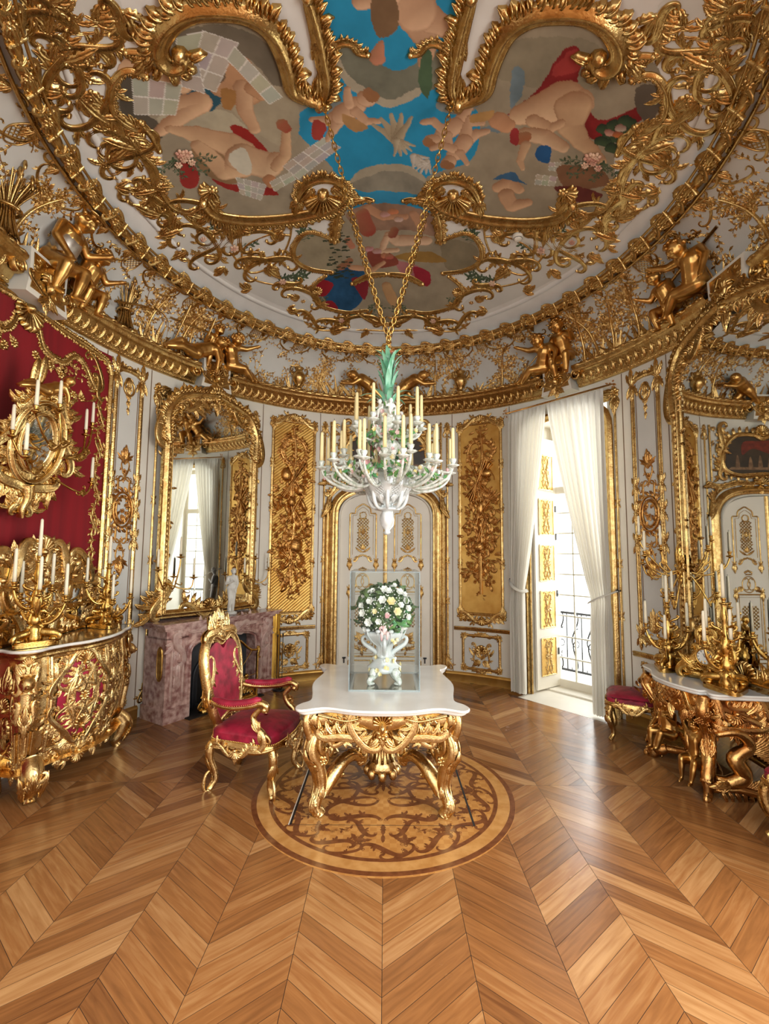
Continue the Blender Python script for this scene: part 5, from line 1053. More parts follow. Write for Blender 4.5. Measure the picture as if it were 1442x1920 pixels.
# ---------------------------------------------------------------- slim gilded rods edging the bays, with corner sprays
def rods():
    root = struct('trim_bay_rods', wpt(0, 2)); g = G()
    for th in (-17.6, 17.6, 37.3, 61.6, -61.6, -37.0):
        q = G(); strip(q, [(0, .2), (0, 2), (0, 3.86)], .016, .018, 'mould')
        for y in (1.15, 1.75, 2.45): ros(q, (0, y), .03, 6); acan(q, (0, y), pi / 2, .08, 1); acan(q, (0, y), -pi / 2, .08, 1)
        for y, d in ((.2, 1), (3.8, -1)):
            for sd in (-1, 1): scroll(q, (sd * .02, y + d * .16), (sd * .03, y - d * .02), .012, sd * 4, -sd * 4, .3, 2, sd, n=24)
            ros(q, (0, y), .045, 6); acan(q, (0, y), d * pi / 2, .14, 2)
        if abs(th) > 60:
            ros(q, (.0, 3.78), .07, 7); sgn = -1 if th > 0 else 1; acan(q, (sgn * .03, 3.78), 0 if sgn > 0 else pi, .24, 3, .7); acan(q, (0, 3.72), -pi / 2, .22, 3, .6)
        g.join(q, wmap(th, 0, .003))
    g.build('rod_carving', 'gold', root)
rods()
# ================================================================ THE ARCHED DOOR
def door():
    d = struct('door_1', wpt(0, 0, 0)); f = wmap(0, 0, .005)
    def arch(hw, z1, zs, n=14): # arched outline from bottom left over the top to bottom right
        a = np.linspace(pi, 0, n); return [(-hw, .0), (-hw, .8), (-hw, 1.6)] + [(hw * np.sign(cos(t)) * abs(cos(t)) ** .75, zs + (z1 - zs) * abs(sin(t)) ** .75) for t in a] + [(hw, 1.6), (hw, .8), (hw, 0)]
    for name, hw, z1, zs, w_, m, z0 in (('arch_moulding', .80, 2.86, 2.38, .075, 'gold', 0), ('arch_moulding', .905, 2.98, 2.45, .028, 'gold', 0), ('arch_rebate', .715, 2.79, 2.34, .02, 'white', 0)):
        g = G(); P = cr(arch(hw, z1, zs), 4); strip(g, P, w_, .06, 'mould' if m == 'gold' else 'round', z0); g.map(f).build(name, m, d)
    for sx, nm in ((-1, 'door_leaf'), (1, 'door_leaf')):
        g = G(); P = [(sx * .012, .02), (sx * .69, .02), (sx * .69, 2.36)] + [(sx * .69 * (abs(cos(t)) ** .75), 2.36 + .4 * abs(sin(t)) ** .75) for t in np.linspace(.15, pi / 2 - .05, 8)] + [(sx * .012, 2.76)]
        poly(g, P, 0, .015); leafo = g.map(plane_map((0, 7.15, 0), (1, 0, 0), (0, 0, 1), (0, -1, 0))).build(nm, 'white', d, False); cx = sx * .34
        o = G(); fr = [(cx - .2, 1.78), (cx - .2, 2.45), (cx - .12, 2.45), (cx - .11, 2.53), (cx, 2.6), (cx + .11, 2.53), (cx + .12, 2.45), (cx + .2, 2.45), (cx + .2, 1.78)]
        for sc_, w_ in ((1, .011), (.78, .003)): strip(o, resamp([(cx + (x - cx) * sc_, 2.15 + (y - 2.15) * (sc_ * .5 + .5)) for x, y in fr], 60), w_, .012, 'round')
        strip(o, [(cx - .13, 1.76), (cx, 1.82), (cx + .13, 1.76)], .012, .012); 
        for q in ((cx - .2, 1.72), (cx + .2, 1.72), (cx - .2, 1.3), (cx + .2, 1.3)): acan(o, q, -pi / 2, .14, 2, .5); ros(o, q, .035, 6); acan(o, q, pi / 2, .08, 1)
        for r in (1,): wreath(o, (cx, 2.42), .05, 8, .2)
        lattice(o, cx - .095, cx + .095, 1.93, 2.38, .034, .0065, .006, lambda a, b: ((a - cx) / .06) ** 2 + ((b - 2.16) / .1) ** 2 > 1); a = np.linspace(0, 2 * pi, 24); strip(o, np.stack([cx + .055 * np.cos(a), 2.16 + .095 * np.sin(a)], 1), .006, .008); ros(o, (cx, 2.16), .035, 6); acan(o, (cx, 2.13), pi / 2, .09, 1)
        acan(o, (cx, 1.9), pi / 2, .1, 2, .9); 
        for sd in (-1, 1): leaf(o, (cx, 1.86), pi / 2 + sd * 1.2, .14, .02, -sd * .5); scroll(o, (cx + sd * .02, 1.80), (cx + sd * .13, 1.74), .01, -sd * 3, sd * 4, 0, 2, sd)
        # crowned cipher
        a = np.linspace(0, 2 * pi, 30); strip(o, np.stack([cx + .1 * np.cos(a), 1.42 + .12 * np.sin(a)], 1), .008, .01)
        for sd in (-1, 1): strip(o, cr([(cx + sd * .06, 1.49), (cx + sd * .02, 1.51), (cx - sd * .02, 1.42), (cx + sd * .02, 1.34), (cx + sd * .07, 1.35)], 6), .007, .012); acan(o, (cx + sd * .1, 1.38), -pi / 2 + sd * .8, .12, 2)
        for k in range(5): blob(o, (cx + (k - 2) * .025, 1.6 + .012 * (2 - abs(k - 2))), .014, .02, .015)
        strip(o, [(cx - .05, 1.57), (cx + .05, 1.57)], .01, .015)
        # lower panel
        for sc_, w_ in ((1, .011), (.8, .003)): rect_frame(o, cx - .2 * sc_, cx + .2 * sc_, .32 + (1 - sc_) * .2, 1.27 - (1 - sc_) * .2, w_, 'round', .012, corner=False)
        lattice(o, cx - .13, cx + .13, .75, 1.1, .038, .0065, .006); bunch(o, (cx, .5), .1, 16)
        for sd in (-1, 1): scroll(o, (cx + sd * .02, .46), (cx + sd * .15, .42), .012, sd * 4, sd * -4, .4, 3, sd); acan(o, (cx, .56), pi / 2 + sd * .6, .15, 2)
        rect_frame(o, cx - .2, cx + .2, .1, .26, .01, 'round', .012, corner=False)
        o.map(plane_map((0, 7.134, 0), (1, 0, 0), (0, 0, 1), (0, -1, 0))).build('leaf_carving', 'gold', leafo)
        h_ = G(); q = wpt(0, 0, 0); box(h_, (sx * .60, 7.125, .3), (.05, .03, .02)); box(h_, (sx * .6, 7.125, .26), (.015, .03, .07)); h_.build('door_bolt', 'dark', leafo, False)
    g = G(); strip(g, [(0, .02), (0, 1.4), (0, 2.76)], .03, .03, 'mould'); g.map(plane_map((0, 7.134, 0), (1, 0, 0), (0, 0, 1), (0, -1, 0))).build('meeting_stile', 'gold', d)
    # spandrels with acanthus at the shoulders of the arch
    g = G()
    for sd in (-1, 1):
        for k in range(4): leaf(g, (sd * .86, 2.78 - k * .06), -pi / 2 + sd * (.1 + .1 * k), .42 - .05 * k, .045, sd * .35, z0=.01 * k)
        scroll(g, (sd * .7, 2.86), (sd * .92, 2.76), .022, sd * -4, sd * 4, 0, 3, sd); band(g, cr([(sd * .12, 2.96), (sd * .4, 2.97), (sd * .7, 2.9), (sd * .93, 2.93)], 6), .03, 0, .8); ros(g, (sd * .95, 2.93), .05, 6); leaf(g, (sd * .9, 2.9), 0 if sd > 0 else pi, .16, .04, -.3 * sd)
    shell(g, (0, 2.95), pi / 2, .16, 9); acan(g, (0, 2.92), -pi / 2, .16, 2); g.map(wmap(0, 0, .03)).build('arch_carving', 'gold', d)
door()
def overdoor():
    root = thing('overdoor_painting', 'dark figure painting in a scrolled gilt frame above the arched door', 'painting', wpt(0, 3.0, .03)); f = plane_map((0, 7.145, 0), (1, 0, 0), (0, 0, 1), (0, -1, 0))
    P = cr([(-.62, 3.2), (-.6, 3.5), (-.42, 3.7), (-.15, 3.72), (0, 3.66), (.15, 3.72), (.42, 3.7), (.6, 3.5), (.62, 3.2), (.4, 3.08), (0, 3.1), (-.4, 3.08)], 6, True)
    g = G(); poly(g, P, 0, .01); M['oil'] = mat('dark_oil_painting', s2l(52, 46, 40), .35, var=s2l(74, 60, 46), vscale=5); g.map(f).build('canvas', 'oil', root, False)
    M['oil_red'] = mat('red_painted_drapery', s2l(134, 52, 36), .4, var=s2l(96, 40, 32), vscale=12); M['oil_skin'] = mat('painted_figures', s2l(150, 116, 84), .4, var=s2l(110, 84, 60), vscale=20)
    g = G(); poly(g, cr([(-.2, 3.4), (-.25, 3.62), (.05, 3.62), (.3, 3.6), (.32, 3.4), (.15, 3.5)], 4, True), .0, .0125); poly(g, cr([(-.38, 3.22), (-.36, 3.36), (-.3, 3.38), (-.28, 3.22)], 4, True), 0, .0125); g.map(f).build('painted_drapery', 'oil_red', root, False)
    g = G()
    for x, h_ in ((-.34, .2), (-.1, .16), (.05, .18), (.2, .16), (.4, .18)): poly(g, cr([(x - .03, 3.2), (x - .02, 3.2 + h_ * .8), (x, 3.2 + h_ * 1.1), (x + .02, 3.2 + h_ * .8), (x + .035, 3.2)], 3, True), 0, .0132)
    poly(g, [(-.55, 3.17), (.55, 3.17), (.5, 3.21), (-.5, 3.21)], 0, .0128); g.map(f).build('painted_figures', 'oil_skin', root, False)
    g = G(); strip(g, P, .035, .04, 'mould', closed=True); n_ = len(P)
    for i in range(0, n_, 2):
        c = P[i] - np.array([0, 3.4]); a = math.atan2(c[1], c[0]); leaf(g, P[i], a + .5, .13, .03, .6); leaf(g, P[i], a - .6, .1, .025, -.6)
    for sd in (-1, 1):
        scroll(g, (sd * .55, 3.85), (sd * .72, 3.5), .03, sd * -4, sd * 4, sd * -.5, 4, -sd); scroll(g, (sd * .72, 3.45), (sd * .6, 3.08), .028, sd * 4, sd * -4.5, 0, 4, sd); bunch(g, (sd * .7, 3.3), .09, 12); bunch(g, (sd * .72, 3.6), .08, 12)
        strip(g, [(sd * .84, 2.98), (sd * .84, 3.4), (sd * .84, 3.86)], .016, .02, 'mould'); scroll(g, (sd * .84, 3.84), (sd * .72, 3.8), .014, -sd * 4, sd * 2, 0, 1, sd)
    shell(g, (0, 3.74), pi / 2, .14, 9); g.map(lambda V: np.column_stack([V[:, 0], np.minimum(7.135, wmap(0, 0, .022)(V)[:, 1] + V[:, 2]) - V[:, 2], V[:, 1]])).build('frame', 'gold', root)
overdoor()

# ================================================================ FURNITURE HELPERS
M['velvet'] = mat('crimson_damask', s2l(172, 30, 60), .5, 0, var=s2l(118, 8, 34), vscale=11, vdetail=7, bump=.3, bscale=26, sheen=.06)
M['velvet_dark'] = mat('crimson_wall_velvet', s2l(140, 8, 22), .75, 0, var=s2l(122, 4, 16), vscale=2, sheen=.3, stretch=(1, 6, .3))
M['pink_marble'] = mat('pink_marble', s2l(206, 172, 160), .2, 0, var=s2l(138, 92, 86), vscale=15, vdetail=9, coat=.2)
M['pink_pale'] = mat('pale_carved_marble', s2l(206, 178, 166), .32, 0, var=s2l(172, 132, 122), vscale=12, vdetail=6)
M['agate'] = mat('brown_marble_top', s2l(150, 124, 84), .1, 0, var=s2l(110, 88, 58), vscale=10, vdetail=8, coat=.5)
M['iron'] = mat('blackened_iron', s2l(44, 46, 50), .4, .4, var=s2l(60, 62, 66), vscale=5)
M['soot'] = mat('sooty_hearth', s2l(66, 68, 72), .7, 0, var=s2l(40, 42, 46), vscale=4)
M['nail'] = mat('brass_nailhead', s2l(226, 190, 110), .25, 1.0)
def sc3(g, o, ux, uy, p0, p1, r, t0=4, t1=4, mid=.5, n=36, flat=1.0, ball=True):
    P = scroll_path(p0, p1, t0, t1, mid, n); o, ux, uy = (np.asarray(a, float) for a in (o, ux, uy)); P3 = o + P[:, :1] * ux + P[:, 1:2] * uy
    s = np.linspace(0, 1, n); tube(g, P3, r * (.5 + .65 * np.sin(pi * s) ** .7), 8, flat)
    if ball:
        for q in (P3[0], P3[-1]): ellp(g, q, (r * .8,) * 3, 8, 5)
    return P3
def tags(f, o, ux, uy, nz=None): return plane_map(o, ux, uy, nz)
CANDLES = {}
def candle(p, h, r, label, group, m='candle'):
    k = (round(h, 3), r, m)
    if k not in CANDLES:
        g = G(); lathe(g, [(.0005, 0), (r, 0), (r * .98, h * .3), (r * .9, h * .8), (r * .78, h * .97), (r * .3, h), (.0005, h)], n=12); me = g.mesh('candle', m); w_ = G(); tube(w_, [(0, 0, h * .99), (.001, 0, h * .99 + .008), (.0, .001, h * .99 + .016)], .0018, 5)
        CANDLES[k] = (me, w_.mesh('wick', 'wick'))
    me, wk = CANDLES[k]; o = bpy.data.objects.new('candle', me); COL.objects.link(o); o.location = p; tag(o, label, 'candle', group); wo = bpy.data.objects.new('wick', wk); COL.objects.link(wo); wo.parent = o
    return o
# ================================================================ CENTRE TABLE
TX, TY, TH = -.01, 4.0, .775
def plan_table():
    # serpentine outline, half widths .585 x .70
    q = [(0, -.70), (.2, -.685), (.36, -.63), (.44, -.63), (.56, -.68), (.61, -.62), (.585, -.54), (.53, -.46), (.54, -.3), (.58, 0)]
    r = q + [(x, -y) for x, y in q[-2:0:-1]]; r = r + [(0, .70)] + [(-x, y) for x, y in r[:0:-1]]
    return r
def table():
    root = thing('centre_table', 'gilded rococo table with white marble top on the round inlaid floor', 'table', (TX, TY, 0))
    P = cr(plan_table(), 5, True); g = G()
    rows = [(0.95, -.045), (.965, -.04), (.975, -.03), (.975, -.022), (1.0, -.016), (1.0, -.006), (.992, 0)]
    A = np.stack([np.column_stack([P * s, np.full(len(P), TH + z)]) for s, z in rows], 1); g.grid(A, cu=True); q = G(); poly(q, P * .992, TH); g.join(q); q = G(); poly(q, P * .95, TH - .045); g.join(q)
    V = g.verts(); g.V = [V + (TX, TY, 0)]; g.build('marble_top', 'marble_w', root, True)
    f3 = lambda V: V + np.array((TX, TY, 0))
    g = G() # apron
    for a, W_, D_ in ((0, .5, .585), (pi, .5, .585), (pi / 2, .56, .47), (-pi / 2, .56, .47)):
        q = G(); A = np.zeros((25, 6, 3)); u = np.linspace(-W_, W_, 25); A[..., 0] = u[:, None]
        lo = .63 - .02 * np.cos(u / W_ * pi * 2) ; 
        for k, t in enumerate((0, .2, .4, .6, .8, 1)): A[:, k, 1] = lo + (.735 - lo) * t
        A[..., 2] = (.02 * np.cos(u / W_ * pi))[:, None] + np.array((0, .012, .016, .016, .01, .02)); q.grid(A)
        lattice(q, -W_ * .78, -W_ * .35, .665, .715, .03, .004, .03); lattice(q, W_ * .35, W_ * .78, .665, .715, .03, .004, .03)
        shell(q, (0, .66), pi / 2, .09, 9, 2.8, .05, .03); 
        for sd in (-1, 1):
            scroll(q, (sd * .16, .70), (sd * .02, .55), .02, sd * -4, sd * -3, sd * -.8, 3, -sd, z0=.02); scroll(q, (sd * .12, .60), (sd * W_ * .86, .62), .024, sd * 3, sd * 4, -sd * 2.2, 4, sd, z0=.0); strip(q, cr([(sd * .15, .70), (sd * .25, .68), (sd * .36, .70), (sd * W_ * .9, .72)], 6), .014, .04)
            scroll(q, (sd * .36, .55), (sd * .14, .57), .015, -sd * 4, sd * 4, sd * .5, 2, sd); leaf(q, (sd * .03, .57), -pi / 2 + sd * .5, .08, .025, sd * .6, z0=.03); acan(q, (sd * W_ * .7, .6), -pi / 2, .1, 2)
        ros(q, (0, .6), .045, 6, .05); acan(q, (0, .57), -pi / 2, .07, 2, z0=.03); blob(q, (0, .64), .03, .05, .06, z0=.03)
        nrm = np.array((sin(a), -cos(a), 0)); ux = np.array((cos(a), sin(a), 0)); g.join(q, plane_map(nrm * D_, ux, (0, 0, 1), nrm))
    g.map(f3).build('apron', 'gold_pale', root)
    for sx, sy in ((-1, -1), (1, -1), (-1, 1), (1, 1)):
        g = G(); e = np.array((sx * .66, sy * .75, 0)); e /= np.linalg.norm(e); u = np.array((0, 0, 1.0)); sd = np.cross(e, u)
        o = np.array((sx * .41, sy * .46, 0))
        P = cr([(.09, .735), (.13, .68), (.085, .60), (.13, .52), (.135, .44), (.08, .36), (.055, .28), (.045, .2), (.075, .12), (.085, .06), (.06, .025), (.05, .0)], 5); P3 = o + P[:, :1] * e + P[:, 1:2] * u
        r = np.interp(np.linspace(0, 1, len(P)), [0, .1, .25, .4, .55, .68, .8, .9, .95, 1], [.05, .055, .045, .05, .052, .044, .034, .044, .05, .028]); 
        tube(g, P3, r, 14)
        for off in (-.55, 0, .55): # ribs along the knee
            tube(g, P3[2:-4] + sd * off * r[2:-4, None] + e * r[2:-4, None] * .72, .011, 6)
        sc3(g, o + e * .06, e, u, (.06, .70), (.02, .58), .022, -4, -4, -1, flat=1.6); sc3(g, o, -e, u, (-.10, .63), (-.04, .38), .026, 3.5, -5, .3, flat=1.5); sc3(g, o, -e, u, (-.06, .50), (.03, .42), .018, 4, 4.5, 1, flat=1.5)
        q = G(); acan(q, (0, .30), pi / 2, .18, 3, .5, .034); acan(q, (0, .14), -pi / 2, .12, 2, .5, .03); ros(q, (0, .36), .05, 6); acan(q, (0, .56), pi / 2, .16, 2, .5, .03); shell(q, (0, .68), pi / 2, .06); leaf(q, (0, .05), pi / 2, .12, .03)
        k = interp_off = lambda V: o + sd * V[:, :1] + np.stack([np.interp(V[:, 1], P[::-1, 1], P[::-1, 0] + r[::-1] * .9)], 1) * e + e * V[:, 2:3] * .8 + u * V[:, 1:2]
        g.join(q, k)
        for w_ in (-1, 1):
            q = G(); ros(q, (.0, .38), .04, 6); scroll(q, (-.03, .46), (.06, .66), .016, 4, -4, .3, 2, 1); acan(q, (0, .12), pi / 2, .09, 2)
            g.join(q, lambda V: o + sd * w_ * (.04 + V[:, 2:3]) + e * (.06 + V[:, :1]) + u * V[:, 1:2])
        for k_ in range(4): a = (k_ - 1.5) * .5; ellp(g, o + e * (.06 + .035 * cos(a)) + sd * .04 * sin(a) + u * .022, (.016, .016, .022), 8, 5)
        g.map(f3).build('leg', 'gold_pale', root)
        g = G(); c = np.array((0, 0, 0)); Q = cr([(.55, .13), (.5, .2), (.4, .285), (.3, .30), (.22, .25), (.2, .27), (.19, .36), (.13, .44), (.06, .46)], 6); o2 = np.zeros(3); dr = np.array((sx * .41, sy * .46, 0)); Ld = np.linalg.norm(dr); dr /= Ld; P3 = Q[:, :1] * dr * Ld / .6 * 1.13 + Q[:, 1:2] * u; sdd = np.cross(dr, u)
        rr = .04 + .014 * np.sin(np.linspace(0, 3 * pi, len(Q))); tube(g, P3, rr, 10, 1.0)
        for off in (-.5, .5): tube(g, P3[2:-2] + sdd * off * .04 + u * .032, .011, 6)
        sc3(g, np.zeros(3), dr, u, (.27, .24), (.2, .46), .026, -4, 4, .6, flat=1.4); sc3(g, np.zeros(3), dr, u, (.44, .2), (.3, .36), .016, 4, -4, .4, flat=1.4)
        q = G(); 
        for t in (.2, .45, .7): acan(q, (t * .4 + .1, 0), pi, .12, 2, .6, .025)
        g.join(q, lambda V: dr * V[:, :1] + sdd * V[:, 1:2] + u * (np.interp(V[:, :1], Q[::-1, 0] * Ld / .6 * 1.13, Q[::-1, 1] + .03) + V[:, 2:3]))
        g.map(f3).build('stretcher', 'gold_pale', root)
    g = G(); lathe(g, [(.0, .13), (.05, .13), (.1, .16), (.125, .2), (.09, .24), (.07, .3), (.075, .36), (.1, .42), (.105, .46), (.085, .47), (.095, .49), (.07, .5), (.0, .5)], n=32, lob=12, amp=.06)
    q = G()
    for k in range(8): a = k * pi / 4; ellp(g, (.12 * cos(a), .12 * sin(a), .16), (.035, .035, .045), 8, 6); sc3(g, (0, 0, 0), (cos(a), sin(a), 0), (0, 0, 1), (.07, .5), (.16, .44), .013, 3, -4, 0)
    for k in range(12): a = k * pi / 6; tube(g, [(.1 * cos(a), .1 * sin(a), .44), (.08 * cos(a), .08 * sin(a), .34), (.1 * cos(a), .1 * sin(a), .24)], .013, 6)
    ros3 = G(); ros(ros3, (0, 0), .05, 8); g.join(ros3, lambda V: np.column_stack([V[:, 0], V[:, 1], .5 + V[:, 2]])); g.map(lambda V: f3(V - np.array((0, 0, .07)))).build('stretcher_urn', 'gold_pale', root)
table()
# ================================================================ DISPLAY CASE, VASE AND BOUQUET
def glass_mat():
    m = bpy.data.materials.new('clear_acrylic'); m.use_nodes = True; nt = m.node_tree; nt.nodes.remove(nt.nodes['Principled BSDF']); o = nt.nodes['Material Output']
    t = nt.nodes.new('ShaderNodeBsdfTransparent'); t.inputs[0].default_value = (.97, .985, .985, 1); g_ = nt.nodes.new('ShaderNodeBsdfGlossy'); g_.inputs['Roughness'].default_value = .02; fr = nt.nodes.new('ShaderNodeFresnel'); fr.inputs[0].default_value = 1.16; mx = nt.nodes.new('ShaderNodeMixShader')
    nt.links.new(fr.outputs[0], mx.inputs[0]); nt.links.new(t.outputs[0], mx.inputs[1]); nt.links.new(g_.outputs[0], mx.inputs[2]); nt.links.new(mx.outputs[0], o.inputs[0]); return m
M['acrylic'] = glass_mat(); M['acrylic_edge'] = mat('acrylic_edge', s2l(206, 224, 228), .1, 0, alpha=.22)
CX0, CX1, CY0, CY1, CZ = -.275, .275, 3.76, 4.31, 1.70
def case():
    root = thing('display_case', 'clear acrylic display case over the flower vase on the table', 'display case', (0, (CY0 + CY1) / 2, TH)); z0 = TH + .001
    for nm, c, s in (('front_pane', (0, CY0, (z0 + CZ) / 2), (CX1 - CX0, .006, CZ - z0)), ('back_pane', (0, CY1, (z0 + CZ) / 2), (CX1 - CX0, .006, CZ - z0)), ('side_pane', (CX0, (CY0 + CY1) / 2, (z0 + CZ) / 2), (.006, CY1 - CY0 - .006, CZ - z0)), ('side_pane', (CX1, (CY0 + CY1) / 2, (z0 + CZ) / 2), (.006, CY1 - CY0 - .006, CZ - z0)), ('top_pane', (0, (CY0 + CY1) / 2, CZ), (CX1 - CX0, CY1 - CY0, .006))):
        g = G(); box(g, c, s); g.build(nm, 'acrylic', root, False)
    g = G()
    for x in (CX0, CX1):
        for y in (CY0, CY1): box(g, (x, y, (z0 + CZ) / 2), (.009, .009, CZ - z0))
        box(g, (x, (CY0 + CY1) / 2, CZ), (.008, CY1 - CY0, .008)); box(g, (x, (CY0 + CY1) / 2, z0 + .004), (.012, CY1 - CY0, .008))
    for y in (CY0, CY1): box(g, (0, y, CZ), (CX1 - CX0, .008, .008)); box(g, (0, y, z0 + .006), (CX1 - CX0, .014, .012))
    g.build('bonded_edge', 'acrylic_edge', root, False)
    g = G(); box(g, (0, (CY0 + CY1) / 2, z0 + .003), (.5, .5, .005)); M['mirror_soft'] = mat('mirror_plinth', s2l(196, 190, 176), .12, .8); g.build('mirror_base', 'mirror_soft', root, False)
case()
VX, VY, VZ = 0.0, 4.03, TH + .0065
def cloud(n, c, r, fn, seed=1):
    rs = random.Random(seed)
    for i in range(n):
        while True:
            p = np.array([rs.uniform(-1, 1) for _ in range(3)]); l = np.linalg.norm(p)
            if .55 < l < 1: break
        fn(np.array(c) + p / l * np.array(r) * (.55 + .45 * l) * rs.uniform(.82, 1.16), p / l, rs)
def orient(p, n):
    n = np.asarray(n, float); n /= np.linalg.norm(n); u = np.cross(n, (0, 0, 1.0)) if abs(n[2]) < .95 else np.array((1.0, 0, 0)); u /= np.linalg.norm(u); return plane_map(p, u, np.cross(n, u), n)
M['petal_w'] = mat('white_porcelain_petal', s2l(240, 240, 234), .25, 0, var=s2l(230, 230, 222), vscale=30); M['petal_y'] = mat('yellow_porcelain_petal', s2l(236, 220, 150), .25, 0, var=s2l(240, 232, 200), vscale=30); M['petal_p'] = mat('pink_porcelain', s2l(222, 170, 172), .25, 0, var=s2l(236, 214, 208), vscale=20)
M['leaf_g'] = mat('green_porcelain_leaf', s2l(98, 120, 66), .3, 0, var=s2l(64, 90, 50), vscale=14); M['leaf_b'] = mat('bright_green_leaf', s2l(70, 140, 92), .3, 0, var=s2l(110, 150, 70), vscale=14)
M['porc_paint'] = mat('painted_porcelain', s2l(226, 228, 222), .12, 0, var=s2l(176, 184, 168), vscale=38, coat=.5)
def flower3(g, p, n, r, k=6, rows=3):
    q = G()
    for j in range(rows):
        for i in range(k):
            a = i * 2 * pi / k + j * .5; rr = r * (1 - .28 * j); t = np.linspace(0, 1, 4); w_ = np.linspace(-1, 1, 4); A = np.zeros((4, 4, 3))
            for ii, tt in enumerate(t):
                for jj, ww in enumerate(w_):
                    rad = rr * tt; wd = rr * .5 * (sin(pi * (.15 + .75 * tt))); x, y = rad, ww * wd
                    A[ii, jj] = (x * cos(a) - y * sin(a), x * sin(a) + y * cos(a), rr * (.15 * j + .35 * tt * tt * (1 + j * .6)) + .12 * rr * ww * ww)
            q.grid(A)
    ellp(q, (0, 0, r * .15 * rows * .8), (r * .2, r * .2, r * .16), 7, 5); g.join(q, orient(p, n))
def vase():
    root = thing('porcelain_vase', 'white porcelain vase with scroll handles and four feet inside the display case', 'vase', (VX, VY, VZ)); o = np.array((VX, VY, VZ)); f = lambda V: V + o
    g = G(); lathe(g, [(.0, .20), (.06, .20), (.085, .21), (.07, .235), (.06, .26), (.075, .3), (.12, .34), (.155, .38), (.165, .41), (.15, .42), (.13, .425), (.12, .41), (.0, .38)], n=40, lob=10, amp=.05); g.map(f).build('bowl', 'porcelain', root)
    g = G(); lathe(g, [(.0, .08), (.09, .08), (.125, .095), (.13, .125), (.1, .15), (.085, .165), (.09, .19), (.07, .205), (.0, .205)], n=40, lob=4, amp=.1); g.map(f).build('base', 'porcelain', root)
    for k in range(4):
        a = pi / 4 + k * pi / 2; e = (cos(a), sin(a), 0); g = G(); sc3(g, (0, 0, 0), e, (0, 0, 1), (.09, .12), (.155, .012), .024, 2.5, -3.5, .3); ellp(g, (.15 * cos(a), .15 * sin(a), .012), (.03, .03, .013)); ellp(g, (.13 * cos(a), .13 * sin(a), .09), (.035, .035, .04)); g.map(f).build('foot', 'porc_paint', root)
    for k in range(4):
        a = k * pi / 2 + (.0 if k % 2 else 0); e = (cos(a), sin(a), 0); g = G(); sc3(g, (0, 0, 0), e, (0, 0, 1), (.09, .19), (.15, .36), .018, -4.5, 4, -.8); g.map(f).build('handle', 'porcelain', root)
    for k in range(10):
        a = k * pi / 5; g = G(); P = [(.072 * cos(a), .072 * sin(a), .3), (.13 * cos(a), .13 * sin(a), .345), (.17 * cos(a), .17 * sin(a), .40), (.175 * cos(a), .175 * sin(a), .43)]; tube(g, cr(P, 4), .008, 6); ellp(g, (.172 * cos(a), .172 * sin(a), .435), (.022, .022, .016)); g.map(f).build('rib', 'porcelain', root)
    g = G(); J = {k: np.array(v) for k, v in SIT.items()}; b, hd, hr, fd, uv, rt = body_segs(J, .2); b.map(lambda V: np.column_stack([V[:, 0], -V[:, 1], V[:, 2]]) + np.array((VX, VY - .13, VZ + .40))); b.flip(); remesh(b, 'cherub', 'petal_p', root, .004, 3)
    g = G(); rs = random.Random(5)
    for k in range(26): a = rs.uniform(0, 6.28); z = rs.choice((.1, .13, .2, .36)); r = {.1: .13, .13: .13, .2: .09, .36: .145}[z]; flower3(g, (r * cos(a), r * sin(a), z + rs.uniform(-.02, .02)), (cos(a), sin(a), .2), .02, 5, 2)
    g.map(f).build('applied_blossoms', 'petal_y', root)
vase()
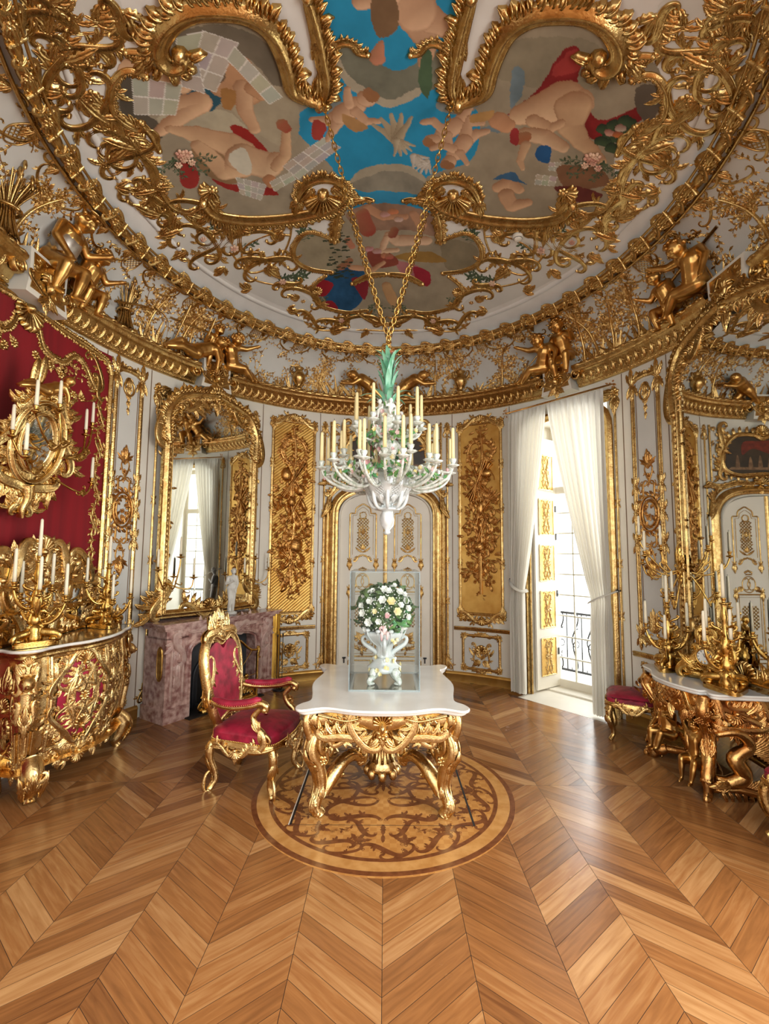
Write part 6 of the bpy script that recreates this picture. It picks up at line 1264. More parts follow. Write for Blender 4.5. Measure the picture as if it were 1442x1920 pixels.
def bouquet():
    c = (VX, VY, VZ + .60); R_ = (.235, .19, .215); root = thing('bouquet', 'dense bouquet of white and yellow porcelain flowers with green leaves in the vase', 'flowers', (VX, VY, VZ + .42))
    gl, gb = G(), G()
    def lf(p, n, rs, g=None, s=1.0):
        q = G(); a = rs.uniform(0, 6.28); leaf(q, (0, 0), a, .075 * s, .02 * s, rs.uniform(-.6, .6), .012, 2, 7); nn = n + np.array([rs.uniform(-.6, .6) for _ in range(3)]); g.join(q, orient(p - n * .02, nn))
    cloud(620, c, R_, lambda p, n, rs: lf(p, n, rs, gl), 3); cloud(150, np.array(c) - (0, 0, .03), (.18, .15, .15), lambda p, n, rs: lf(p, n, rs, gl, 1.2), 8)
    cloud(60, np.array(c) + (.1, -.06, -.08), (.13, .12, .12), lambda p, n, rs: lf(p, n, rs, gb), 9)
    for nm, g, m in (('leaves', gl, 'leaf_g'), ('bright_leaves', gb, 'leaf_b')): o = g.build(nm, m, root); o['kind'] = 'stuff'
    big = [(.05, .08, .042, 'petal_y'), (.10, .0, .04, 'petal_y'), (-.02, .09, .04, 'petal_w'), (-.005, .17, .038, 'petal_w'), (.03, .16, .034, 'petal_w'), (.12, .15, .036, 'petal_w'), (.17, .08, .034, 'petal_w'), (.19, .02, .032, 'petal_w'), (-.12, .08, .036, 'petal_w'), (-.18, -.02, .036, 'petal_w'), (-.13, -.09, .04, 'petal_w'), (.15, -.12, .042, 'petal_w'), (-.05, -.08, .03, 'petal_w'), (-.19, .04, .028, 'petal_w'), (.16, .13, .028, 'petal_w'), (.19, -.05, .03, 'petal_w'), (-.16, -.16, .028, 'petal_w'), (.02, -.03, .028, 'petal_p'), (-.08, .0, .026, 'petal_y'), (-.10, .16, .026, 'petal_w'), (.08, .20, .024, 'petal_w'), (.13, .05, .03, 'petal_w')]
    for x, z, r, m in big:
        k = max(.05, 1 - (x / .25) ** 2 - (z / .23) ** 2); y = -.2 * math.sqrt(k) - .01; g = G(); flower3(g, (c[0] + x, c[1] + y, c[2] + z), (x * 2.5, -.8, z * 2.5 + .15), r * .86, 6, 3); g.build('blossom', m, root)
    g = G(); rs = random.Random(12)
    for k in range(170):
        a, q = rs.uniform(0, 6.28), math.sqrt(rs.random()); x, z = .23 * q * cos(a), .2 * q * sin(a); y = -.2 * math.sqrt(max(.03, 1 - q * q)) - rs.uniform(0, .02); ellp(g, (c[0] + x, c[1] + y, c[2] + z), (.006,) * 3, 6, 4)
    for k in range(26): a = rs.uniform(0, 6.28); x, z = .2 * cos(a), .19 * sin(a); flower3(g, (c[0] + x, c[1] + rs.uniform(-.12, .12), c[2] + z), (x, rs.uniform(-.3, .1), z), .022, 5, 2)
    o = g.build('small_blossoms', 'petal_w', root); o['kind'] = 'stuff'
bouquet()
# ================================================================ ARMCHAIR
def cushion(g, P, z0, zt, puff=.03, n=6):
    P = np.asarray(P, float); c = P.mean(0); rows = []
    for t in np.linspace(0, 1, n): rows.append(np.column_stack([c + (P - c) * (1 - .0 * t), np.full(len(P), z0 + (zt - z0) * t)]))
    rows2 = [np.column_stack([c + (P - c) * s, np.full(len(P), zt + puff * (1 - s * s) ** .8 - .012 * max(0, s - .93) / .07)]) for s in (.97, .9, .75, .5, .25, .05)]
    A = np.stack(rows[:-1] + [np.column_stack([c + (P - c) * 1.0, np.full(len(P), zt - .014)])] + rows2, 1); g.grid(A, cu=True)
def armchair(loc, rz):
    root = thing('armchair', 'gilded armchair with crimson damask seat and tall pointed back beside the table', 'chair', loc, rz)
    # local: x forward, y left, z up
    P = cr([(-.24, -.24), (0, -.29), (.2, -.31), (.3, -.27), (.335, -.1), (.34, 0), (.335, .1), (.3, .27), (.2, .31), (0, .29), (-.24, .24), (-.27, 0)], 6, True)
    g = G(); cushion(g, P * .97, .385, .46, .055); g.build('seat', 'velvet', root, True, True)
    g = G(); n = len(P); zb = .335 + .018 * np.cos(np.arange(n) / n * 2 * pi * 4); A = np.stack([np.column_stack([P * .96, zb]), np.column_stack([P * 1.03, zb + .005]), np.column_stack([P * 1.05, zb + .03]), np.column_stack([P * 1.01, zb * .5 + .19]), np.column_stack([P * 1.04, np.full(n, .385)]), np.column_stack([P * 1.0, np.full(n, .395)])], 1); g.grid(A, cu=True)
    for ang, d, ux in ((-pi / 2, .31, (1, 0, 0)), (0, .355, (0, 1, 0)), (pi / 2, .31, (-1, 0, 0))):
        q = G(); shell(q, (0, .345), -pi / 2, .07, 9, 2.6); 
        for sd in (-1, 1): scroll(q, (sd * .03, .33), (sd * .17, .355), .012, sd * 4, -sd * 4, .2, 3, sd); leaf(q, (sd * .1, .36), 0 if sd > 0 else pi, .11, .02)
        acan(q, (0, .34), -pi / 2, .1, 2); nz = np.array((cos(ang), sin(ang), 0)); g.join(q, plane_map(nz * d, ux, (0, 0, 1), nz))
    g.build('seat_rail', 'gold_pale', root, True, True)
    g = G(); q = resamp(np.vstack([P, P[:1]]) * 1.0, 150)[:-1]
    for x, y in q: ellp(g, (x * .995, y * .995, .398), (.006, .006, .006), 6, 4)
    o = g.build('nailhead_trim', 'nail', root, True, True)
    for sx, sy in ((.27, -.25), (.27, .25), (-.23, -.22), (-.23, .22)):
        e = np.array((sx * 1.0, sy * 1.0, 0)); e /= np.linalg.norm(e); g = G(); Q = cr([(.0, .37), (.03, .31), (.025, .23), (-.01, .14), (-.02, .07), (.01, .025), (.03, .0)], 6); P3 = np.array((sx, sy, 0)) + Q[:, :1] * e + Q[:, 1:2] * np.array((0, 0, 1.0)); tube(g, P3, np.interp(np.linspace(0, 1, len(Q)), [0, .2, .5, .8, .93, 1], [.036, .036, .024, .02, .026, .02]), 12)
        sdv = np.cross(e, (0, 0, 1)); q = G(); acan(q, (0, .26), -pi / 2, .16, 2, .5, .018); shell(q, (0, .31), pi / 2, .045); leaf(q, (0, .03), pi / 2, .12, .016); g.join(q, lambda V: np.array((sx, sy, 0)) + sdv * V[:, :1] + e * (np.interp(V[:, 1:2], Q[::-1, 1], Q[::-1, 0] + .024) + V[:, 2:3]) + np.array((0, 0, 1.0)) * V[:, 1:2])
        sc3(g, (sx, sy, 0), e, (0, 0, 1), (.0, .14), (.035, .02), .012, -2, -4, -.6); g.build('leg', 'gold_pale', root, True, True)
    # back: upright plane leaning back
    bo = np.array((-.24, 0, .40)); by = np.array((0, -1.0, 0)); bz = np.array((-.14, 0, .99)); bn = np.cross(by, bz); bm = plane_map(bo, by, bz, bn)
    bm2 = plane_map(bo, by, bz, -bn)
    O = [(-.15, .1), (-.2, .22), (-.23, .4), (-.235, .56), (-.2, .66), (-.12, .70), (-.06, .69), (0, .64), (.06, .69), (.12, .70), (.2, .66), (.235, .56), (.23, .4), (.2, .22), (.15, .1), (.0, .13)]
    P = cr(O, 5, True); c = np.array((0, .42)); g = G(); A = np.stack([np.column_stack([c + (P - c) * s, np.full(len(P), z)]) for s, z in ((1, -.02), (1, .012), (.96, .028), (.8, .04), (.4, .046), (.02, .048))], 1); g.grid(A, cu=True); A = np.stack([np.column_stack([c + (P - c) * s, np.full(len(P), -.025)]) for s in (1, .02)], 1); g.grid(A[:, ::-1], cu=True); g.map(bm).build('back_cushion', 'velvet', root, True, True)
    g = G(); strip(g, cr([(-.13, .06), (-.2, .2), (-.245, .4), (-.255, .58), (-.21, .70), (-.12, .75), (0, .70), (.12, .75), (.21, .70), (.255, .58), (.245, .4), (.2, .2), (.13, .06)], 8), .036, .045, 'mould'); strip(g, cr([(-.15, .09), (0, .12), (.15, .09)], 8), .03, .04, 'mould')
    for sd in (-1, 1):
        scroll(g, (sd * .2, .72), (sd * .03, .86), .024, sd * 4, sd * -4, 0, 4, sd, z0=.01); scroll(g, (sd * .23, .6), (sd * .2, .26), .016, sd * 3, -sd * 4, 0, 4, -sd, z0=.02); acan(g, (sd * .1, .76), pi / 2 - sd * .2, .17, 3, .7); acan(g, (sd * .22, .64), pi / 2 + sd * .4, .12, 2); acan(g, (sd * .05, .84), pi / 2 - sd * .1, .12, 2); leaf(g, (sd * .16, .74), pi / 2 + sd * .3, .12, .025, sd)
        scroll(g, (sd * .02, .05), (sd * .14, .12), .016, sd * 4, -sd * 4, 0, 3, sd); acan(g, (sd * .12, .1), -pi / 2, .08, 1); bunch(g, (sd * .07, .12), .05, 8)
    shell(g, (0, .78), pi / 2, .09, 9); acan(g, (0, .82), pi / 2, .16, 3, .6); ros(g, (0, .9), .035, 6); acan(g, (0, .9), pi / 2, .08, 2); bunch(g, (0, .84), .06, 10); shell(g, (0, .06), -pi / 2, .07)
    q = G(); q.join(g, bm); q.join(g, bm2); q.build('back_frame', 'gold_pale', root, True, True)
    for sy in (-1, 1):
        g = G(); tube(g, [tuple(bo + by * sy * .14 + bz * .1), tuple(bo + by * sy * .17 + bz * 0.0), (-.235, -sy * .21, .33)], (.03, .034, .036), 10); g.build('back_post', 'gold_pale', root, True, True)
    for sy in (-1, 1):
        y = sy * .285; A_ = cr([(-.30, sy * .235, .70), (-.2, sy * .27, .665), (-.05, sy * .30, .655), (.1, sy * .305, .675), (.19, sy * .30, .70), (.24, sy * .3, .68), (.235, sy * .3, .64)], 8); g = G(); tube(g, A_, np.interp(np.linspace(0, 1, len(A_)), [0, .5, .8, 1], [.022, .022, .026, .018]), 10); ellp(g, (.225, sy * .3, .655), (.026, .03, .026)); S_ = cr([(.2, sy * .3, .67), (.14, sy * .302, .60), (.16, sy * .305, .53), (.22, sy * .305, .47), (.225, sy * .3, .40), (.2, sy * .3, .36)], 8); tube(g, S_, np.interp(np.linspace(0, 1, len(S_)), [0, .4, .7, 1], [.022, .026, .03, .034]), 10)
        sc3(g, (0, sy * .305, 0), (1, 0, 0), (0, 0, 1), (.19, .56), (.25, .42), .012, 3, -4, .4); q = G(); acan(q, (.19, .5), pi / 2 + .4, .12, 2, .5); leaf(q, (.2, .42), pi / 2, .1, .02); g.join(q, plane_map((0, sy * .325, 0), (1, 0, 0), (0, 0, 1), (0, sy, 0))); g.build('arm', 'gold_pale', root, True, True)
        g = G(); B = A_[6:34]; tube(g, B + np.array((0, 0, .028)), np.interp(np.linspace(0, 1, len(B)), [0, .15, .85, 1], [.012, .03, .03, .01]), 10); g.build('arm_pad', 'velvet', root, True, True)
        g = G()
        for p in B[::1]:
            for dy in (-.024, .024): ellp(g, p + np.array((0, dy, .016)), (.005,) * 3, 6, 4)
        g.build('nailhead_trim', 'nail', root, True, True)
    return root
armchair((-1.07, 4.02, 0), R(-11))
# ================================================================ STOOLS
def stool(label, loc, rz):
    root = thing('stool', label, 'stool', loc, rz, 'crimson stools along the right wall'); P = cr([(-.21, -.2), (0, -.225), (.21, -.2), (.235, 0), (.21, .2), (0, .225), (-.21, .2), (-.235, 0)], 7, True)
    g = G(); cushion(g, P * .98, .365, .43, .05); g.build('seat', 'velvet', root, True, True)
    g = G(); n = len(P); zb = .315 + .02 * np.cos(np.arange(n) / n * 2 * pi * 4); A = np.stack([np.column_stack([P * .95, zb]), np.column_stack([P * 1.03, zb + .004]), np.column_stack([P * 1.06, zb + .025]), np.column_stack([P * 1.03, np.full(n, .36)]), np.column_stack([P * 1.0, np.full(n, .372)])], 1); g.grid(A, cu=True)
    for k in range(4):
        a = k * pi / 2; nz = np.array((cos(a), sin(a), 0)); q = G(); shell(q, (0, .325), -pi / 2, .06); acan(q, (0, .32), -pi / 2, .08, 2)
        for sd in (-1, 1): scroll(q, (sd * .02, .31), (sd * .15, .33), .012, sd * 4, -sd * 4, .2, 3, sd); bunch(q, (sd * .09, .33), .03, 5)
        g.join(q, plane_map(nz * .235, np.cross((0, 0, 1), nz), (0, 0, 1), nz))
    g.build('seat_rail', 'gold', root, True, True)
    g = G(); q = resamp(np.vstack([P, P[:1]]), 100)[:-1]
    for x, y in q: ellp(g, (x * 1.01, y * 1.01, .374), (.005,) * 3, 6, 4)
    g.build('nailhead_trim', 'nail', root, True, True)
    for sx, sy in ((1, 1), (1, -1), (-1, 1), (-1, -1)):
        e = np.array((sx, sy, 0)) / 1.414; o = np.array((sx * .18, sy * .175, 0)); g = G(); Q = cr([(.0, .35), (.035, .29), (.03, .2), (-.005, .11), (-.01, .05), (.02, .015), (.03, 0)], 6); tube(g, o + Q[:, :1] * e + Q[:, 1:2] * np.array((0, 0, 1.0)), np.interp(np.linspace(0, 1, len(Q)), [0, .2, .5, .8, .93, 1], [.036, .036, .025, .019, .024, .02]), 10)
        sdv = np.cross(e, (0, 0, 1)); q = G(); acan(q, (0, .25), -pi / 2, .15, 2, .5, .018); shell(q, (0, .29), pi / 2, .045); g.join(q, lambda V: o + sdv * V[:, :1] + e * (np.interp(V[:, 1:2], Q[::-1, 1], Q[::-1, 0] + .025) + V[:, 2:3]) + np.array((0, 0, 1.0)) * V[:, 1:2]); g.build('leg', 'gold', root, True, True)
    return root
st = stool('crimson stool with gilded legs beside the curtains, left of the console', (2.55, 4.98, 0), R(-28))
st2 = dup(st, (2.79, 3.13, 0), R(8), 'crimson stool cut off by the right picture edge, in front of the console')

# ================================================================ LEFT: RED HANGING, CABINET, MIRRORS
def vmap(x, y0, z0, sgn=1): # vertical plane facing +x (left side) : u along +y ... seen from the room u runs to the right
    return plane_map((x, y0, z0), (0, 1, 0), (0, 0, 1), (1, 0, 0))
def wall_red():
    root = thing('wall_hanging', 'crimson velvet wall hanging with gilded garland framing behind the cabinet', 'wall hanging', wpt(-90, 1.0, .02)); f = wmap(-90, 0, .012)
    hw = 1.02; g = G(); A = np.zeros((30, 12, 3)); A[..., 0] = np.linspace(-hw, hw, 30)[:, None]; A[..., 1] = np.linspace(.2, 3.93, 12); g.grid(A); g.map(f).build('velvet', 'velvet_dark', root)
    g = G()
    for sd in (-1, 1):
        strip(g, [(sd * hw, .2), (sd * hw, 2), (sd * hw, 3.72)], .03, .035, 'mould'); band(g, cr([(sd * hw, 3.7), (sd * .96, 3.84), (sd * .7, 3.90), (sd * .35, 3.93), (0, 3.98)], 6), .03, 0, .8, prof='mould')
        for y in (1.5, 2.1, 2.9, 3.4): ros(g, (sd * hw, y), .04, 6); acan(g, (sd * hw, y), pi / 2, .12, 1); acan(g, (sd * hw, y), -pi / 2, .12, 1)
    shell(g, (0, 3.92), -pi / 2, .2, 11, 3); g.map(f).build('hanging_frame', 'gold', root)
    g = G() # garlands
    for sd in (1, -1):
        band(g, cr([(sd * .1, 3.86), (sd * .2, 3.66), (sd * .42, 3.62), (sd * .56, 3.74), (sd * .68, 3.70), (sd * .78, 3.56), (sd * .84, 3.5)], 6), .024, 0, .9)
        scroll(g, (sd * .82, 3.62), (sd * .93, 3.44), .022, sd * -5, sd * 4, -sd * .6, 4, -sd); scroll(g, (sd * .84, 3.5), (sd * .72, 3.78), .016, sd * 3, sd * 4, 0, 3, sd)
        for k in range(7): p = (sd * (.28 + .07 * k), 3.62 - .012 * k - .04 * sin(k)); bunch(g, p, .055, 9)
        for k, p in enumerate([(.42, 3.5), (.5, 3.42), (.58, 3.36), (.68, 3.36), (.3, 3.55), (.22, 3.5), (.12, 3.56)]): ros(g, (sd * p[0], p[1]), .045, 7); acan(g, (sd * p[0], p[1]), random.uniform(0, 6), .08, 2)
        strip(g, cr([(sd * .3, 3.56), (sd * .45, 3.44), (sd * .7, 3.34), (sd * .9, 3.44)], 6), .006, .012)
        for k in range(16):
            y = 3.4 - k * .13; twig(g, (sd * .92, y), -pi / 2, .15, 6, .028, flower=.4, stem=.008); 
            if k % 3 == 0: scroll(g, (sd * .92, y), (sd * .9, y - .2), .012, sd * 3, -sd * 4, 0, 2, sd)
            if k % 4 == 2: bunch(g, (sd * .92, y), .045, 7)
    g.map(f).build('garland', 'gold', root)
wall_red()
def etagere():
    y0, z0, x0 = 4.05, 1.115, -2.98; root = thing('mirrored_overmantel', 'low gilded mirror back with scrolled shelves standing on the cabinet', 'mirror', (x0, y0, z0)); f = vmap(x0, y0, z0)
    O = [(-.85, 0), (-.85, .3), (-.8, .44), (-.62, .42), (-.56, .6), (-.4, .72), (-.2, .78), (0, .84), (.2, .78), (.4, .72), (.56, .6), (.62, .42), (.8, .44), (.85, .3), (.85, 0)]
    g = G(); poly(g, resamp(O, 60), 0, .03); g.map(f).build('backboard', 'gold', root, False)
    g = G()
    for x0_, x1_, a, b in ((-.7, -.3, .06, .2), (-.25, .25, .06, .5), (.3, .7, .06, .2), (-.6, -.32, .25, .38), (.32, .6, .25, .38)): poly(g, [(x0_, a), (x1_, a), (x1_ - .03, b), (x0_ + .03, b)], .03, .034)
    g.map(f).build('mirror_panes', 'mirror', root, False)
    for z, hw, d in ((.23, .78, .09), (.42, .62, .09), (.0, .86, .1)):
        g = G(); P = cr([(-hw, .03), (-hw * .9, d), (-hw * .5, d * .8), (0, d * 1.3), (hw * .5, d * .8), (hw * .9, d), (hw, .03)], 6); q = G(); poly(q, P, 0, .018); q.map(lambda V, z=z: np.column_stack([V[:, 0], z + V[:, 2], V[:, 1]])); g.join(q); 
        for k in range(0, len(P), 2): ellp(g, (P[k][0], z, P[k][1]), (.015, .015, .012), 6, 4)
        g.map(f).build('shelf', 'gold', root, False)
    g = G()
    for sd in (-1, 1):
        for a, b, w_, t0, t1, m_ in (((.82, .02), (.8, .3), .03, 4, -4, 0), ((.7, .38), (.86, .42), .022, -4, 4, 0), ((.62, .44), (.4, .66), .035, 4, 4, -.6), ((.42, .5), (.14, .74), .04, -4, 4, .4), ((.28, .02), (.3, .42), .03, -4, 4.5, 0), ((.5, .02), (.36, .2), .022, 4, -4, 0), ((.1, .5), (.26, .46), .024, 4, 4, -1), ((.12, .72), (.01, .62), .03, 4, -4, 0), ((.58, .22), (.68, .36), .022, -4, 4, 0)): scroll(g, (sd * a[0], a[1]), (sd * b[0], b[1]), w_, sd * t0, sd * t1, sd * m_, 4, sd, z0=.034)
        for p, L in (((.55, .60), .09), ((.3, .72), .1), ((.7, .42), .1), ((.1, .78), .09), ((.45, .05), .11), ((.6, .05), .11), ((.15, .05), .11), ((.78, .2), .1)): acan(g, (sd * p[0], p[1]), pi / 2 - sd * .3, L, 3, .8, z0=.034); 
        for p in ((.5, .3), (.35, .46), (.66, .12), (.2, .56), (.76, .38)): bunch(g, (sd * p[0], p[1]), .06, 9)
        for k in range(9): leaf(g, (sd * (.86 - .0 * k), .4 + .01 * k), pi / 2 - sd * (.2 + k * .1), .1, .02, sd * .4, z0=.03)
    shell(g, (0, .72), pi / 2, .15, 9, z0=.034); ros(g, (0, .6), .07, 8, .034); g.map(f).build('carving', 'gold_pale', root)
etagere()
def cab_plan(s=0.0): # front outline from the wall near side to the wall far side, inset s
    P = [(-2.98, 3.56), (-2.86, 3.58), (-2.74, 3.53), (-2.66, 3.535), (-2.59, 3.60), (-2.58, 3.70), (-2.53, 3.84), (-2.45, 3.98), (-2.415, 4.2), (-2.44, 4.42), (-2.49, 4.58), (-2.52, 4.72), (-2.6, 4.85), (-2.72, 4.88), (-2.8, 4.92)]
    P = cr(P, 5); N, T = normals2(P); return P + N * s if s else P
def cabinet():
    root = thing('carved_cabinet', 'bulging gilded cabinet with pierced red-backed doors and brown marble top, left wall', 'cabinet', (-2.75, 4.2, 0))
    Z0, Z1 = .22, 1.055; base = cab_plan(.0); n = len(base); c0 = np.array((-2.9, 4.2)); L = np.concatenate([[0], np.cumsum(np.linalg.norm(np.diff(base, axis=0), axis=1))])
    def prof(t): return .06 - .035 * np.sin(pi * min(1, t * 1.05)) + .03 * (1 - t) ** 2   # inset of the body below the top
    def surf(u, z): # point and outward normal on the front
        P = np.stack([np.interp(u, L, base[:, 0]), np.interp(u, L, base[:, 1])], 1); N, T = normals2(base); Nx = np.stack([np.interp(u, L, N[:, 0]), np.interp(u, L, N[:, 1])], 1); Nx /= np.linalg.norm(Nx, axis=1)[:, None]
        t = np.clip((z - Z0) / (Z1 - Z0), -.3, 1); ins = .06 - .035 * np.sin(pi * np.clip(t, 0, 1)) + .035 * (1 - t) ** 2; return P + Nx * ins[:, None], Nx
    def sm(u0): # relief map: u along the front, v = z, outwards negative normal
        def f(V): P, N_ = surf(V[:, 0] + u0, V[:, 1]); return np.column_stack([P - N_ * V[:, 2:3], V[:, 1]])
        return f
    fl = 1 if True else -1
    g = G(); u = np.linspace(0, L[-1], 90); A = np.zeros((90, 16, 3)); A[..., 0] = u[:, None]; A[..., 1] = np.linspace(Z0, Z1, 16); g.grid(A); g.map(sm(0)); q = G(); poly(q, np.vstack([base, [(-2.97, 4.8), (-2.99, 3.56)]]), Z0 + .0); g.join(q); g.build('body', 'gold_pale', root)
    g = G(); tp = np.vstack([cab_plan(.0), [(-2.97, 4.8), (-2.985, 3.56)]]); poly(g, tp, 1.095, 1.108); V = g.verts(); g.build('marble_top', 'agate', root, False)
    g = G(); P = cab_plan(0); A = np.stack([np.column_stack([P + normals2(P)[0] * s, np.full(len(P), z)]) for s, z in ((.01, 1.085), (-.012, 1.09), (-.014, 1.105), (-.004, 1.111), (.006, 1.1105))], 1); g.grid(A); g.build('marble_edge', 'marble_w', root)
    g = G(); A = np.stack([np.column_stack([P + normals2(P)[0] * s, np.full(len(P), z)]) for s, z in ((.04, 1.03), (.02, 1.035), (.015, 1.05), (.03, 1.06), (.0, 1.075), (.0, 1.088))], 1); g.grid(A); g.build('top_moulding', 'gold', root)
    um = lambda x, y: float(np.interp(0, [0], [0])) 
    k = lambda y: float(L[np.argmin(np.hypot(base[:, 0] * 0, base[:, 1] - y) + (base[:, 0] < -2.75) * 9)])
    u_col, u_d0, u_d1, u_s1, u_end = k(3.56), k(3.74), k(4.26), k(4.66), k(4.84)
    # door with red silk behind pierced carving
    uc, hw = (u_d0 + u_d1) / 2, (u_d1 - u_d0) / 2
    g = G(); A = np.zeros((14, 10, 3)); A[..., 0] = np.linspace(-hw + .05, hw - .05, 14)[:, None]; A[..., 1] = np.linspace(.36, .97, 10); A[..., 2] = .006; g.grid(A); door = g.map(sm(uc)).build('door', 'velvet', root)
    g = G(); zc = .665; rect_frame(g, -hw, hw, .3, 1.02, .022, 'mould', corner=False)
    for sd in (-1, 1):
        for vd in (-1, 1):
            S = lambda a, b, w_, t0, t1, m_, lv=3: scroll(g, (sd * a[0], zc + vd * a[1]), (sd * b[0], zc + vd * b[1]), w_, sd * vd * t0, sd * vd * t1, sd * vd * m_, lv, sd * vd, z0=.008)
            S((.03, .33), (.2, .26), .018, -4, 4, 0, 4); S((.2, .3), (.22, .06), .018, 4, -4, .2, 4); S((.02, .22), (.14, .1), .015, -4, 4, 0); S((.15, .2), (.05, .06), .014, 4, 4, -.5); S((.1, .02), (.02, .15), .013, 4, -4, 0); S((.18, .14), (.12, .0), .012, -4, 4, 0); S((.08, .28), (.16, .17), .012, 4, 4, .3)
            acan(g, (sd * .1, zc + vd * .31), pi / 2 * vd + sd * .8, .14, 3, .7); acan(g, (sd * .23, zc + vd * .3), -pi / 2 * vd, .14, 2); bunch(g, (sd * .22, zc + vd * .33), .05, 7)
    for y in (.93, .42): shell(g, (0, y), pi / 2, .1, 9, z0=.01)
    a = np.linspace(0, 2 * pi, 40); strip(g, np.stack([.14 * np.cos(a), zc + .2 * np.sin(a)], 1), .012, .022); ros(g, (0, zc), .05, 8, .01); acan(g, (0, zc - .05), -pi / 2, .12, 2); acan(g, (0, zc + .05), pi / 2, .12, 2); g.map(sm(uc)).build('door_carving', 'gold_pale', door)
    # far curved panel
    g = G(); uc2, hw2 = (u_d1 + u_s1) / 2, (u_s1 - u_d1) / 2; rect_frame(g, -hw2 + .02, hw2 - .02, .3, 1.02, .02, 'mould', corner=False)
    for i in range(7):
        y = .36 + i * .1; scroll(g, (-hw2 * .7, y), (hw2 * .7, y + .05), .016, 4.5 * (-1) ** i, -4.5 * (-1) ** i, 0, 4, 1); bunch(g, (random.uniform(-.06, .06), y + .04), .05, 8); acan(g, (hw2 * .4 * (-1) ** i, y), pi / 2, .14, 2)
    lattice(g, -hw2 * .8, hw2 * .8, .84, 1.0, .03, .004, .01); g.map(sm(uc2)).build('side_panel_carving', 'gold_pale', root)
    # near side panel: flat gold with leaf spray
    g = G(); us = u_col * .42; strip(g, [(-us * .8, .3), (-us * .8, .7), (-us * .8, 1.0)], .014, .015); strip(g, [(us * .55, .3), (us * .55, .7), (us * .55, 1.0)], .014, .015); acan(g, (0, .78), pi / 2, .2, 3, .7); shell(g, (0, .66), pi / 2, .09); acan(g, (0, .6), -pi / 2, .22, 3, .6); scroll(g, (-.08, .36), (.08, .4), .014, 4, -4, 0, 3); g.map(sm(us)).build('end_panel_carving', 'gold', root)
    # corner columns with masks, capitals and fluting
    for uu in (u_col, u_end):
        g = G(); q = G(); strip(q, [(0, .26), (0, .6), (0, 1.04)], .075, .05, 'round')
        for i in range(5): strip(q, [((i - 2) * .026, .3), ((i - 2) * .026, .52)], .011, .06)
        for y, L_ in ((.56, .16), (.28, .1)): acan(q, (0, y), pi / 2, L_, 3, .6, z0=.04)
        acan(q, (0, .6), -pi / 2, .14, 3, .6, z0=.04)
        blob(q, (0, .87), .05, .065, .08, 12, 6, .03); blob(q, (0, .855), .014, .025, .04, z0=.085); blob(q, (-.022, .885), .012, .008, .02, z0=.085); blob(q, (.022, .885), .012, .008, .02, z0=.085); blob(q, (0, .83), .02, .007, .02, z0=.085)
        for sd in (-1, 1): scroll(q, (sd * .03, .99), (sd * .08, .82), .016, sd * -4, sd * 4, 0, 3, -sd, z0=.04); scroll(q, (sd * .08, .72), (sd * .02, .6), .014, sd * 4, -sd * 4, 0, 2, sd, z0=.03); acan(q, (sd * .03, .93), pi / 2 - sd * .5, .1, 2, z0=.05)
        bunch(q, (0, .74), .07, 12); shell(q, (0, 1.0), pi / 2, .06, z0=.04); q.map(sm(uu)); g.join(q); g.build('corner_column', 'gold_pale', root)
    # scalloped skirt and feet
    g = G(); uu = np.linspace(.0, L[-1], 120); lo = .2 - .05 * np.abs(np.sin(uu * 4.6)) ; A = np.zeros((120, 4, 3)); A[..., 0] = uu[:, None]; 
    for i, t in enumerate((0, .3, .7, 1)): A[:, i, 1] = lo + (.30 - lo) * t; A[:, i, 2] = (.0, .02, .022, .004)[i]
    g.grid(A); 
    for i, x in enumerate(np.arange(.12, L[-1] - .1, .17)): sg = (-1) ** i; scroll(g, (x, .27), (x + .15, .2), .014, 4 * sg, -4 * sg, 0, 3, sg, z0=.015); acan(g, (x + .07, .2), -pi / 2, .09, 2, z0=.01)
    for x in (uc, uc2): shell(g, (x, .22), -pi / 2, .1, z0=.02)
    g.map(sm(0)).build('skirt', 'gold_pale', root)
    for px, py, dx, dy in ((-2.6, 3.62, .6, -.6), (-2.56, 4.66, .6, .6), (-2.9, 3.66, 0, -.5), (-2.86, 4.8, .2, .6)):
        e = np.array((dx, dy, 0)); e /= np.linalg.norm(e); g = G(); Q = cr([(-.02, .3), (.05, .22), (.03, .12), (-.01, .05), (.01, .0)], 6); tube(g, np.array((px, py, 0)) + Q[:, :1] * e + Q[:, 1:2] * np.array((0, 0, 1.0)), np.interp(np.linspace(0, 1, len(Q)), [0, .3, .6, .85, 1], [.07, .075, .055, .035, .04]), 14, 1)
        sdv = np.cross(e, (0, 0, 1)); q = G(); 
        for t in (-.05, 0, .05): leaf(q, (t, .04), pi / 2 - t * 4, .2, .025, 0)
        acan(q, (0, .1), pi / 2, .18, 3, .6); scroll(q, (-.05, .22), (.05, .1), .014, 4, -4); g.join(q, lambda V: np.array((px, py, 0)) + sdv * V[:, :1] + e * (np.interp(V[:, 1:2], Q[::-1, 1], Q[::-1, 0] + .055) + V[:, 2:3]) + np.array((0, 0, 1.0)) * V[:, 1:2]); g.build('foot', 'gold_pale', root)
cabinet()
